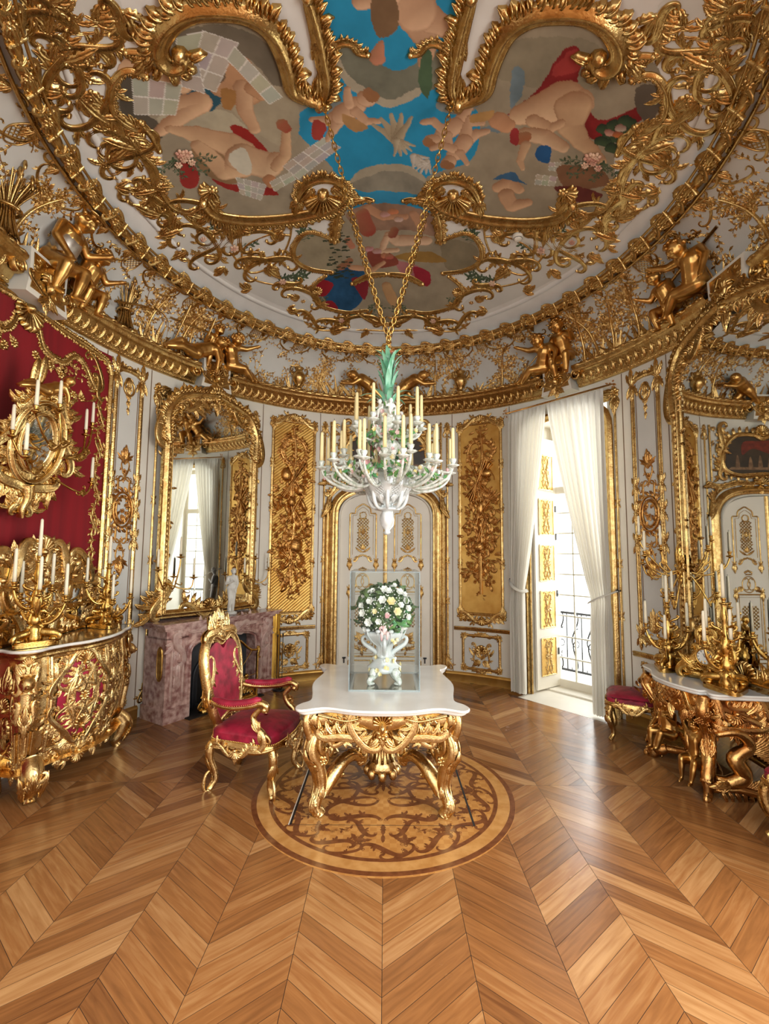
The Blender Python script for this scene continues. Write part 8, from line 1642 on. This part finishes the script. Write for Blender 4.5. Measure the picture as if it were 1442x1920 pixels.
def curtain(label, outer, top_in, tie_u, tie_z, bot_in, sd):
    # outer edge u, inner edge at the top, gathered at the tie and falling to the floor
    root = thing('curtain', label, 'curtain', tuple(CO + WT * outer)); n, m_ = 150, 60; s = np.linspace(0, 1, n); z = np.linspace(3.80, .03, m_); A = np.zeros((n, m_, 3))
    for j, zz in enumerate(z):
        if zz > tie_z: t = (3.80 - zz) / (3.80 - tie_z); k = t ** 1.15; inn = top_in + (tie_u - top_in) * k; out = outer + sd * .0 * t; dep = .035 + .02 * t
        else: t = (tie_z - zz) / tie_z; k = min(1, t * 2.2) ** .7; inn = tie_u + (bot_in - tie_u) * k; out = outer; dep = .055 * (1 - .2 * t)
        u = out + (inn - out) * s; amp = dep * (1 + .3 * np.sin(9 * s + 2)); tl = max(0, 1 - abs(zz - tie_z) / .25)
        d = amp * (1 - .5 * tl) * np.sin(s * 2 * pi * 9 + 1.3 * np.sin(s * 7) + .25 * np.sin(zz * 2)) + .012 * np.sin(s * 2 * pi * 23 + zz)
        if zz > 3.7: d = d * .5 + .01 * np.sin(s * 2 * pi * 40)
        A[:, j] = CO + WT * u[:, None] - WN * d[:, None] + np.array((0, 0, zz))
    g = G(); g.grid(A); o = g.build('drape', 'curtain', root)
    g = G(); ob = outer + sd * -.06; P = cr([CO + WT * ob + np.array((0, 0, tie_z + .12)) - WN * -.05, CO + WT * (outer * .6 + tie_u * .4) - WN * .09 + np.array((0, 0, tie_z + .04)), CO + WT * tie_u - WN * .07 + np.array((0, 0, tie_z - .02)), CO + WT * (tie_u + sd * .02) + WN * .04 + np.array((0, 0, tie_z - .01))], 8); tube(g, P, .028, 8, .35); g.build('tieback', 'curtain', root)
    g = G(); ellp(g, P[0], (.02, .02, .02)); tube(g, [P[0], P[0] + WN * .08], .008, 6); g.build('tieback_hook', 'dark', root)
Wd_ = float(np.linalg.norm(WP1 - WP0))
curtain('narrow white curtain panel at the left of the window, tied back low', -.14, .44, .06, 1.38, .06, 1)
curtain('broad white curtain panel at the right of the window, tied back to the right', Wd_ + .06, .46, Wd_ - .15, 1.32, Wd_ - .17, -1)
g = G(); rod = thing('curtain_rod', 'dark curtain rod with carved ends above the white curtains', 'curtain rod', tuple(CO + np.array((0, 0, 3.84)))); tube(g, [CO - WT * .2 + np.array((0, 0, 3.83)), CO + WT * (Wd_ + .16) + np.array((0, 0, 3.83))], .012, 8); g.build('pole', 'gold_old', rod)
for u in (-.2, Wd_ + .16): g = G(); q = G(); bunch(q, (0, 0), .05, 9); q.map(plane_map(CO + WT * u + np.array((0, 0, 3.83)) - WN * .01, WT, (0, 0, 1), -WN)); q.build('finial', 'gold_old', rod)
# ================================================================ RIGHT WALL: MIRROR, CONSOLE, CLOCK
MX = 2.93
def rmap(d=0.0, z=0.0): return plane_map((MX - d, 3.87, z), (0, -1, 0), (0, 0, 1), (-1, 0, 0))
def wall_mirror():
    root = thing('pier_mirror', 'huge mirror in carved gilt frame filling the right wall above the console', 'mirror', (MX, 3.87, .9)); hw, z0, z1, zt = .74, .86, 3.25, 4.02
    P = resamp([(-hw, z0), (hw, z0), (hw, z1), (hw * 1.0, z1 + .25), (hw * .75, z1 + .5), (hw * .3, z1 + .58), (0, zt - .12), (-hw * .3, z1 + .58), (-hw * .75, z1 + .5), (-hw, z1 + .25), (-hw, z1), (-hw, z0)], 80)[:-1]
    g = G(); poly(g, P, -.03, .02); g.map(rmap()).build('glass', 'mirror', root, False)
    random.seed(62); g = G(); mirror_frame(g, hw, z0, z1, zt, .055)
    for sd in (-1, 1): strip(g, resamp([(sd * (hw - .06), z0), (sd * (hw - .06), z1 + .15)], 20), .02, .05, 'mould')
    g.map(rmap(.015)).build('frame', 'gold', root)
wall_mirror()
CPL = [(2.94, 4.62), (2.7, 4.64), (2.55, 4.66), (2.48, 4.60), (2.46, 4.44), (2.38, 4.27), (2.36, 4.12), (2.39, 3.95), (2.46, 3.80), (2.52, 3.78), (2.50, 3.70), (2.55, 3.66), (2.7, 3.65), (2.94, 3.62)]
def console():
    root = thing('console_table', 'gilded console table with putto legs and grey-white marble top below the right mirror', 'table', (2.7, 4.1, 0)); P = cr(CPL, 6); H = .80; N, T = normals2(P); L = np.concatenate([[0], np.cumsum(np.linalg.norm(np.diff(P, axis=0), axis=1))])
    # outline runs from far wall end to near wall end; outward is -N
    s_out = -1 if np.dot(N[len(P) // 2], np.array((-1, 0))) > 0 else 1
    O = N * (1 if np.dot(N[len(P) // 2], np.array((-1, 0))) > 0 else -1)
    g = G(); A = np.stack([np.column_stack([P + O * s, np.full(len(P), z)]) for s, z in ((-.03, H - .04), (-.005, H - .038), (.0, H - .03), (-.008, H - .022), (.01, H - .014), (.01, H - .004), (0, H))], 1); g.grid(A); q = G(); poly(q, P, H); g.join(q); q = G(); poly(q, P, H - .04); g.join(q); g.build('marble_top', 'marble_w', root)
    def sm(u0, ins=.035):
        def f(V):
            u = V[:, 0] + u0; p = np.stack([np.interp(u, L, P[:, 0]), np.interp(u, L, P[:, 1])], 1); o = np.stack([np.interp(u, L, O[:, 0]), np.interp(u, L, O[:, 1])], 1); return np.column_stack([p + o * (V[:, 2:3] - ins), V[:, 1]])
        return f
    g = G(); u = np.linspace(0, L[-1], 90); lo = .60 + .03 * np.cos(u * 9); A = np.zeros((90, 5, 3)); A[..., 0] = u[:, None]
    for i, t in enumerate((0, .25, .6, .9, 1)): A[:, i, 1] = lo + (H - .04 - lo) * t; A[:, i, 2] = (.0, .015, .012, .012, .03)[i]
    g.grid(A); um = L[-1] / 2; random.seed(44)
    for x0_, x1_ in ((um - .12, um + .16),): lattice(g, x0_, x1_, .64, .75, .034, .005, .03)
    for k, x in enumerate(np.arange(.1, L[-1] - .05, .16)):
        sg = (-1) ** k; scroll(g, (x - .06, .74), (x + .08, .64), .016, 4.4 * sg, -4.4 * sg, 0, 4, sg, z0=.012); acan(g, (x, .62), -pi / 2 + .3 * sg, .12, 2, z0=.01); leaf(g, (x + .04, .66), .6 * sg, .13, .028, .5, z0=.02)
    for x in (.55, .68, um - .2): bunch(g, (x, .60), .085, 16)
    nu = np.interp(.55, [0, 1], [0, 1]); x = L[-1] - .28; shell(g, (x, .66), -pi / 2, .09, z0=.02); scroll(g, (x - .2, .70), (x + .2, .68), .022, 4, 4, -.5, 4, z0=.015); scroll(g, (x + .02, .56), (x + .26, .62), .02, -4, 4, 0, 4, z0=.01); g.map(sm(0)).build('apron', 'gold_red', root)
    # scrolled legs with putti
    for (x, y), e, nm in (((2.53, 4.46), (-.5, .6), 'far'), ((2.53, 3.80), (-.55, -.5), 'near')):
        e = np.array((*e, 0.0)); e /= np.linalg.norm(e); u3 = np.array((0, 0, 1.0)); o = np.array((x, y, 0)); sd = np.cross(e, u3); g = G(); Q = cr([(.06, .74), (.10, .66), (.04, .56), (-.03, .46), (-.03, .34), (.03, .22), (.06, .14), (.0, .09), (-.06, .12)], 7); tube(g, o + Q[:, :1] * e + Q[:, 1:2] * u3, np.interp(np.linspace(0, 1, len(Q)), [0, .3, .6, .85, 1], [.05, .042, .05, .05, .03]), 12, 1.2)
        for k in (-1, 1): tube(g, o + Q[4:40, :1] * e + Q[4:40, 1:2] * u3 + sd * k * .035 + e * .02, .013, 6)
        sc3(g, o, e, u3, (.02, .2), (.10, .03), .03, -3, 5, .4, flat=1.5); sc3(g, o, e, u3, (-.02, .12), (.09, .0), .02, 4, -4, .4, flat=1.5); sc3(g, o, e, u3, (.05, .7), (-.08, .52), .028, -4, 4, 0, flat=1.5); q = G(); acan(q, (0, .30), pi / 2, .2, 3, .6); acan(q, (0, .16), -pi / 2, .14, 3, .7); bunch(q, (0, .58), .09, 14); shell(q, (0, .05), pi / 2, .06); g.join(q, lambda V: o + sd * V[:, :1] + e * (np.interp(V[:, 1:2], Q[::-1, 1], Q[::-1, 0] + .045) + V[:, 2:3]) + u3 * V[:, 1:2]); g.build('leg', 'gold_red', root)
    for (x, y, z), (tx, ty), J, s in (((2.56, 4.34, .22), ((0, -1, 0), (-1, 0, 0)), SIT, .54), ((2.55, 3.98, .15), ((0, -1, 0), (-.8, -.5, 0)), {**SIT, 'haR': np.array((.16, .14, .72)), 'elR': np.array((.2, .06, .55)), 'haL': np.array((-.22, .1, .68)), 'elL': np.array((-.22, .04, .52))}, .60)):
        f = plane_map((x, y, z), tx, np.array(ty) / np.linalg.norm(ty), (0, 0, 1)); b, hd, hr, fd, uv, rt = body_segs({k: np.array(v) for k, v in J.items()}, s); remesh(b.map(f), 'putto', 'putto', root, .0075); h_ = G(); rs = random.Random(4)
        for k in range(30): a = rs.uniform(0, 6.28); bb = rs.uniform(.1, 1.5); d = cos(a) * cos(bb) * rt + sin(a) * cos(bb) * fd + sin(bb) * uv; ellp(h_, hd + d * hr, (hr * .27,) * 3, 7, 5)
        h_.map(f).build('putto_hair', 'putto', root)
    # swan-like scroll, wing and stretcher on the near side
    g = G(); o = np.array((2.62, 3.7, 0)); e = np.array((1, 0, 0)); P3 = cr([(2.5, 3.68, .5), (2.66, 3.66, .52), (2.76, 3.68, .42), (2.66, 3.7, .32), (2.72, 3.7, .2), (2.62, 3.72, .14), (2.52, 3.74, .16)], 8); tube(g, P3, np.interp(np.linspace(0, 1, len(P3)), [0, .2, .5, .8, 1], [.02, .035, .06, .055, .03]), 12); q = G()
    for k in range(9): leaf(q, (.1 + .02 * k, .40 - .012 * k), .5 - k * .09, .26 - .012 * k, .026, .3, z0=.006 * k)
    acan(q, (-.04, .14), pi, .16, 3, .6); g.join(q, plane_map((2.62, 3.66, 0), (1, 0, 0), (0, 0, 1), (0, -1, 0))); g.build('winged_scroll', 'gold_red', root)
    g = G(); Q = cr([(2.53, 3.82, .08), (2.66, 3.9, .12), (2.72, 4.1, .16), (2.66, 4.32, .12), (2.54, 4.46, .1)], 8); tube(g, Q, .035, 10); q = G()
    for k in range(8): p = Q[3 + k * 3]; ros(q, (p[1], p[2] + .04), .04, 6)
    Q2 = cr([(2.53, 3.80, .06), (2.68, 3.72, .09), (2.85, 3.68, .06), (2.93, 3.67, .05)], 8); tube(g, Q2, np.linspace(.035, .02, len(Q2)), 10); q = G()
    for k in range(7): leaf(q, (2.56 + .05 * k, .07), -.9, .09, .02, -.5); leaf(q, (2.55 + .05 * k, .09), .4, .12, .022, .4)
    g.join(q, lambda V: np.column_stack([V[:, 0], 3.72 - V[:, 2], V[:, 1]])); bq = G(); bunch(bq, (0, 0), .12, 30); g.join(bq, plane_map((2.62, 4.14, .34), (0, -1, 0), (0, 0, 1), (-1, 0, 0))); tube(g, cr([(2.6, 4.05, .16), (2.56, 4.1, .3), (2.62, 4.16, .5), (2.58, 4.2, .62)], 6), .028, 8); tube(g, cr([(2.55, 3.9, .62), (2.52, 3.94, .45), (2.6, 4.02, .3)], 6), .016, 8); g.build('stretcher', 'gold_red', root)
    g = G(); q = G(); poly(q, [(-.5, .05), (.5, .05), (.5, .58), (-.5, .58)], 0, .01); q.map(plane_map((2.925, 4.12, 0), (0, -1, 0), (0, 0, 1), (-1, 0, 0))); q.build('mirror_back', 'mirror', root, False)
console()
candelabrum('gilt bronze candelabrum on the far left corner of the console', 'white candle in the candelabrum on the far console corner', 'candles on the far console candelabrum', (2.62, 4.42, .802), R(-20), [(2.6, .19, .36), (-1.9, .15, .26), (.2, .17, .36), (1.4, .16, .3)], .56, ch=.22)
candelabrum('large gilt bronze candelabrum on the near right corner of the console', 'white candle in the candelabrum on the near console corner', 'candles on the near console candelabrum', (2.68, 3.76, .802), R(10), [(2.9, .16, .34), (-1.6, .05, .36), (.3, .2, .4), (1.6, .17, .42)], .66, ch=.24)
def clock():
    o = np.array((2.76, 4.08, .802)); root = thing('mantel_clock', 'gilt bronze rococo clock with round white dial between the console candelabra', 'clock', tuple(o)); f = plane_map(o, np.array((-.45, -.9, 0)) / 1.006, (0, 0, 1), np.array((-.9, .45, 0)) / 1.006 * 1.0); fn = np.array((-.8, -.6, 0)); ft = np.array((.6, -.8, 0)); f = plane_map(o, ft, (0, 0, 1), fn); g = G(); q = G(); box(q, (0, .05, 0), (.34, .1, .14), 0, .02); g.join(q, f); q = G()
    for sd in (-1, 1): scroll(q, (sd * .17, .02), (sd * .1, .26), .03, sd * 4, -sd * 4, 0, 4, sd, z0=.05); acan(q, (sd * .1, .1), pi / 2 - sd * .8, .16, 3, .7, z0=.06); scroll(q, (sd * .09, .26), (sd * .02, .4), .022, sd * -4, sd * 4, 0, 3, sd, z0=.04)
    shell(q, (0, .08), pi / 2, .1, z0=.07); bunch(q, (0, .36), .08, 14); acan(q, (0, .38), pi / 2, .12, 2); g.join(q, f); q = G(); ellp(q, (0, .2, 0), (.11, .13, .09)); g.join(q, f); g.build('case', 'bronze', root)
    b, hd, hr, fd, uv, rt = body_segs({k: np.array(v) for k, v in SIT.items()}, .3); remesh(b.map(lambda V: f(np.column_stack([V[:, 0], V[:, 2] + .33, V[:, 1]]))).flip(), 'cherub', 'bronze', root, .006)
    a = np.linspace(0, 2 * pi, 40, endpoint=False); g = G(); poly(g, np.stack([.062 * np.cos(a), .2 + .062 * np.sin(a)], 1), .07, .094); M['dial'] = mat('enamel_dial', s2l(240, 238, 230), .2, coat=.4); d = g.map(f).build('dial', 'dial', root, False)
    g = G(); strip(g, np.stack([.066 * np.cos(a), .2 + .066 * np.sin(a)], 1), .009, .014, 'round', .088, closed=True); g.map(f).build('bezel', 'bronze', root)
    g = G()
    for k in range(12): c_, s_ = cos(k * pi / 6), sin(k * pi / 6); strip(g, [(.043 * c_, .2 + .043 * s_), (.056 * c_, .2 + .056 * s_)], .0028, .001, 'flat', .0945)
    for an, L_ in ((1.9, .03), (.4, .045)): strip(g, [(0, .2), (L_ * cos(an), .2 + L_ * sin(an))], .0024, .001, 'flat', .0965)
    g.map(f).build('hands_and_numerals', 'black', d, False)
clock()
def pier_sconce():
    o = np.array((MX - .05, 4.60, 1.75)); root = thing('wall_sconce', 'gilt sconce with branching candle arms on the left edge of the pier mirror', 'sconce', tuple(o)); g = G(); q = G(); acan(q, (0, 0), pi / 2, .22, 3, .6); acan(q, (0, 0), -pi / 2, .2, 3, .6); bunch(q, (0, 0), .07, 12); q.map(plane_map(o, (0, -1, 0), (0, 0, 1), (-1, 0, 0))); q.build('backplate', 'bronze', root)
    for q in ((-.33, .12, .26), (-.38, -.06, .10), (-.2, -.02, .16), (-.26, .2, .02), (-.18, -.14, -.28), (-.12, .1, -.3)):
        p = o + np.array(q); g = G(); P = cr([o + (0, 0, -.05), o + np.array((q[0] * .4, q[1] * .5, -.12 + q[2] * .3)), o + np.array((q[0] * .85, q[1] * .9, q[2] - .12)), p + np.array((0, 0, -.02))], 8); tube(g, P, .009, 7); sc3(g, P[11], (-1, 0, 0), (0, 0, 1), (0, 0), (.07, .06), .007, 4, 4, 0, n=20); lf = G(); acan(lf, (0, 0), 1, .08, 2); g.join(lf, plane_map(P[14], (-1, 0, 0), (0, 0, 1), (0, -1, 0))); cup(g, p); g.build('arm', 'bronze', root); candle(tuple(p + np.array((0, 0, .035))), .2, .013, 'white candle on the sconce of the pier mirror', 'candles of the pier mirror sconce')
pier_sconce()
# ================================================================ CHANDELIER
HX, HY = .015, 3.95
def chandelier():
    root = thing('chandelier', 'white porcelain chandelier with flowers and a green palm top hanging from four chains', 'chandelier', (HX, HY, 2.0)); o = np.array((HX, HY, 0)); f = lambda V: V + o
    g = G(); lathe(g, [(.0, 2.0), (.02, 2.005), (.03, 2.02), (.022, 2.04), (.05, 2.08), (.06, 2.13), (.058, 2.17), (.045, 2.2)], n=24, lob=5, amp=.12, twist=2.5); g.map(f).build('pendant', 'porcelain', root)
    g = G(); lathe(g, [(.04, 2.2), (.1, 2.21), (.105, 2.225), (.05, 2.235), (.045, 2.26), (.09, 2.28), (.15, 2.32), (.195, 2.39), (.21, 2.45), (.195, 2.5), (.12, 2.53), (.0, 2.54)], n=48, lob=8, amp=.05)
    for k in range(8): a = k * pi / 4; sc3(g, (0, 0, 0), (cos(a), sin(a), 0), (0, 0, 1), (.06, 2.24), (.245, 2.43), .016, 2.5, -4, .6); 
    for k in range(8): a = k * pi / 4 + .4; q = G(); lattice(q, -.04, .04, -.05, .05, .02, .003, .004); acan(q, (0, -.05), -pi / 2, .08, 2); shell(q, (0, .06), pi / 2, .04); g.join(q, plane_map((.185 * cos(a), .185 * sin(a), 2.37), (-sin(a), cos(a), 0), np.array((cos(a) * .55, sin(a) * .55, .83)), np.array((cos(a) * .83, sin(a) * .83, -.55))))
    g.map(f).build('bowl', 'porcelain', root)
    g = G(); lathe(g, [(.06, 2.5), (.09, 2.56), (.05, 2.62), (.07, 2.7), (.11, 2.76), (.06, 2.82), (.05, 2.9), (.09, 2.96), (.1, 3.02), (.05, 3.08), (.05, 3.2), (.0, 3.22)], n=30, lob=6, amp=.08); g.map(f).build('stem', 'porc_paint', root)
    fl = {m: G() for m in ('petal_p', 'petal_y', 'petal_w', 'leaf_b')}; rs = random.Random(8)
    for k in range(150):
        a = rs.uniform(0, 6.28); z = rs.choice((rs.uniform(2.5, 2.72), rs.uniform(2.6, 3.1), rs.uniform(2.88, 3.05))); r = np.interp(z, [2.5, 2.6, 2.75, 2.85, 2.97, 3.1], [.16, .12, .13, .09, .13, .07]) * rs.uniform(.85, 1.15); n = np.array((cos(a), sin(a), rs.uniform(-.3, .4))); m = rs.choice(('petal_p', 'petal_y', 'petal_w', 'leaf_b', 'leaf_b', 'petal_w'))
        if m == 'leaf_b': q = G(); leaf(q, (0, 0), rs.uniform(0, 6.28), .06, .014, .4, lobes=2, n=7); fl[m].join(q, orient((r * cos(a), r * sin(a), z), n))
        else: flower3(fl[m], (r * cos(a), r * sin(a), z), n, rs.uniform(.016, .026), 5, 2)
    for k in range(5): a = k * 1.257; b, *_ = body_segs({kk: np.array(v) for kk, v in SIT.items()}, .2); b.map(rotz(a - pi / 2, (.07 * cos(a), .07 * sin(a), 3.02))); remesh(b.map(f), 'cherub', 'petal_w', root, .005, 3)
    tiers = []
    def arm(a, r, z, r0, z0, th=.013):
        g = G(); e = (cos(a), sin(a), 0); sc3(g, (0, 0, 0), e, (0, 0, 1), (r0, z0), (r, z - .02), th, 1.0, .3, 1.55, ball=False); sc3(g, (0, 0, 0), e, (0, 0, 1), (r * .5, z0 - .03), (r * .78, z - .05), th * .8, 4, 4, -.8); q = (e[0] * r, e[1] * r, z)
        lathe(g, [(.0, -.02), (.014, -.018), (.045, -.004), (.05, .004), (.02, .006), (.016, .02), (.026, .04), (.028, .055), (.018, .055), (.0, .04)], q, 14, 6, .06); 
        for k in range(5): t = .3 + .13 * k; ellp(g, (e[0] * r * t, e[1] * r * t, z - .1 + .07 * t), (.02, .02, .014), 7, 5)
        sc3(g, (0, 0, 0), e, (0, 0, 1), (r * .7, z - .09), (r * .95, z - .02), th * .7, -3, 4, -.8, n=20); g.map(f).build('arm', 'porc_paint', root)
        for k in range(6): t = rs.uniform(.4, .95); flower3(fl[rs.choice(('petal_p', 'petal_y', 'petal_w'))], (e[0] * r * t, e[1] * r * t + rs.uniform(-.02, .02), z - .10 + rs.uniform(-.03, .05) + .04 * t), (e[0], e[1] - .8, -.1), .02, 5, 2); lf = G(); leaf(lf, (0, 0), rs.uniform(0, 6), .06, .015, .4, lobes=2, n=7); fl['leaf_b'].join(lf, orient((e[0] * r * t, e[1] * r * t, z - .08), (e[0], e[1] - .6, 0)))
        candle((HX + q[0], HY + q[1], z + .045), rs.uniform(.25, .27), .0155, 'cream taper candle on the porcelain chandelier above the table', 'candles of the chandelier', 'candle_y')
    for k in range(12): arm(k * pi / 6 + .2, .56, 2.55 + .015 * (k % 2), .16, 2.47)
    for k in range(12): arm(k * pi / 6 + .46, .40, 2.60 + .04 * (k % 3 == 0), .14, 2.5)
    for k in range(9): arm(k * 2 * pi / 9 + .1, .29, 2.92 - .03 * (k % 2), .07, 2.86, .011)
    for k, (m, g) in enumerate(fl.items()): g.map(f).build({'petal_p': 'pink_blossoms', 'petal_y': 'yellow_blossoms', 'petal_w': 'white_blossoms', 'leaf_b': 'green_sprays'}[m], m, root)['kind'] = 'stuff'
    M['palm'] = mat('sea_green_porcelain', s2l(98, 172, 136), .25, 0, var=s2l(150, 206, 176), vscale=9, coat=.3); g = G()
    for z, n_, L, sp in ((3.18, 8, .22, 1.25), (3.3, 6, .2, .42), (3.4, 6, .2, .40), (3.5, 6, .16, .5), (3.62, 5, .08, .5)):
        for k in range(n_):
            a = k * 2 * pi / n_ + z * 3; e = np.array((cos(a), sin(a), 0)); t = np.linspace(0, 1, 9); P3 = e * (.03 + sp * .17 * t ** 2)[:, None] + np.array((0, 0, 1)) * (z - .1 + L * (t * 1.25 - (.75 if sp > .9 else .2) * t ** 3))[:, None]; wv = .019 * np.sin(pi * (.12 + .86 * t)) ** .8 + .001; sdv = np.array((-sin(a), cos(a), 0)); A = np.stack([P3 - sdv * wv[:, None], P3 - e * .006, P3 + sdv * wv[:, None]], 1); g.grid(A); g.grid((A + e * .003)[:, ::-1])
    tube(g, [(0, 0, 3.15), (0, 0, 3.4), (0, 0, 3.62)], (.05, .04, .02), 10); g.map(f).build('palm_leaf_plume', 'palm', root); g = G(); flower3(g, (0, 0, 3.57), (0, 0, 1), .05, 8, 2); M['coral'] = mat('coral_porcelain', s2l(206, 128, 92), .3); g.map(f).build('coral_bloom', 'coral', root); g = G(); a = np.linspace(0, 2 * pi, 20, endpoint=False); tube(g, np.stack([.02 * np.cos(a), 0 * a, 3.68 + .02 * np.sin(a)], 1), .006, 6, closed=True); tube(g, [(0, 0, 3.6), (0, 0, 3.67)], .008, 6); g.map(f).build('hanging_ring', 'bronze', root)
chandelier()
def chain(a, b, label):
    root_l = tuple(a); a, b = np.array(a, float), np.array(b, float); d = b - a; Lc = np.linalg.norm(d); n = int(Lc / .042); g = G(); t_ = np.linspace(0, 2 * pi, 14, endpoint=False); z = d / Lc; x = np.cross(z, (0, 1, 0.2)); x /= np.linalg.norm(x); y = np.cross(z, x)
    for k in range(n + 1):
        c = a + d * (k / n) + np.array((0, 0, -.10 * 4 * (k / n) * (1 - k / n))) * .35; u = x if k % 2 else y; P = c + np.outer(np.cos(t_) * .032, z) + np.outer(np.sin(t_) * .017, u); tube(g, P, .0052, 6, closed=True)
    return tag(g.build('chain', 'bronze', None, True, loc=root_l), label, 'chain', 'chandelier chains')
top = (HX, HY, 3.71); dz = lambda x, y: float(dome_z(np.array(x), np.array(y))) - .05
for x, y, l in ((-.52, 3.40, 'long bronze chain holding the chandelier, front left of the four'), (.50, 3.38, 'long bronze chain holding the chandelier, front right of the four'), (-.44, 4.3, 'long bronze chain holding the chandelier, rear left of the four'), (.44, 4.3, 'long bronze chain holding the chandelier, rear right of the four')): chain((x, y, dz(x, y)), top, l)
# smoke detector on the ceiling
sd_ = [(1.396, 4.757)][0]
o = thing('smoke_detector', 'small white round smoke detector on the ceiling right of the painting', 'smoke detector', (sd_[0], sd_[1], float(dome_z(np.array(sd_[0]), np.array(sd_[1]))))); g = G(); lathe(g, [(.0, -.055), (.03, -.055), (.042, -.045), (.045, -.03), (.055, -.028), (.06, -.01), (.06, 0)], (sd_[0], sd_[1], float(dome_z(np.array(sd_[0]), np.array(sd_[1]))) - .01), 24); g.build('housing', 'white', o); g = G(); a = np.linspace(0, 2 * pi, 24, endpoint=False); tube(g, np.stack([sd_[0] + .044 * np.cos(a), sd_[1] + .044 * np.sin(a), np.full(24, float(dome_z(np.array(sd_[0]), np.array(sd_[1]))) - .048)], 1), .003, 5, closed=True); g.build('vent_ring', 'black', o)
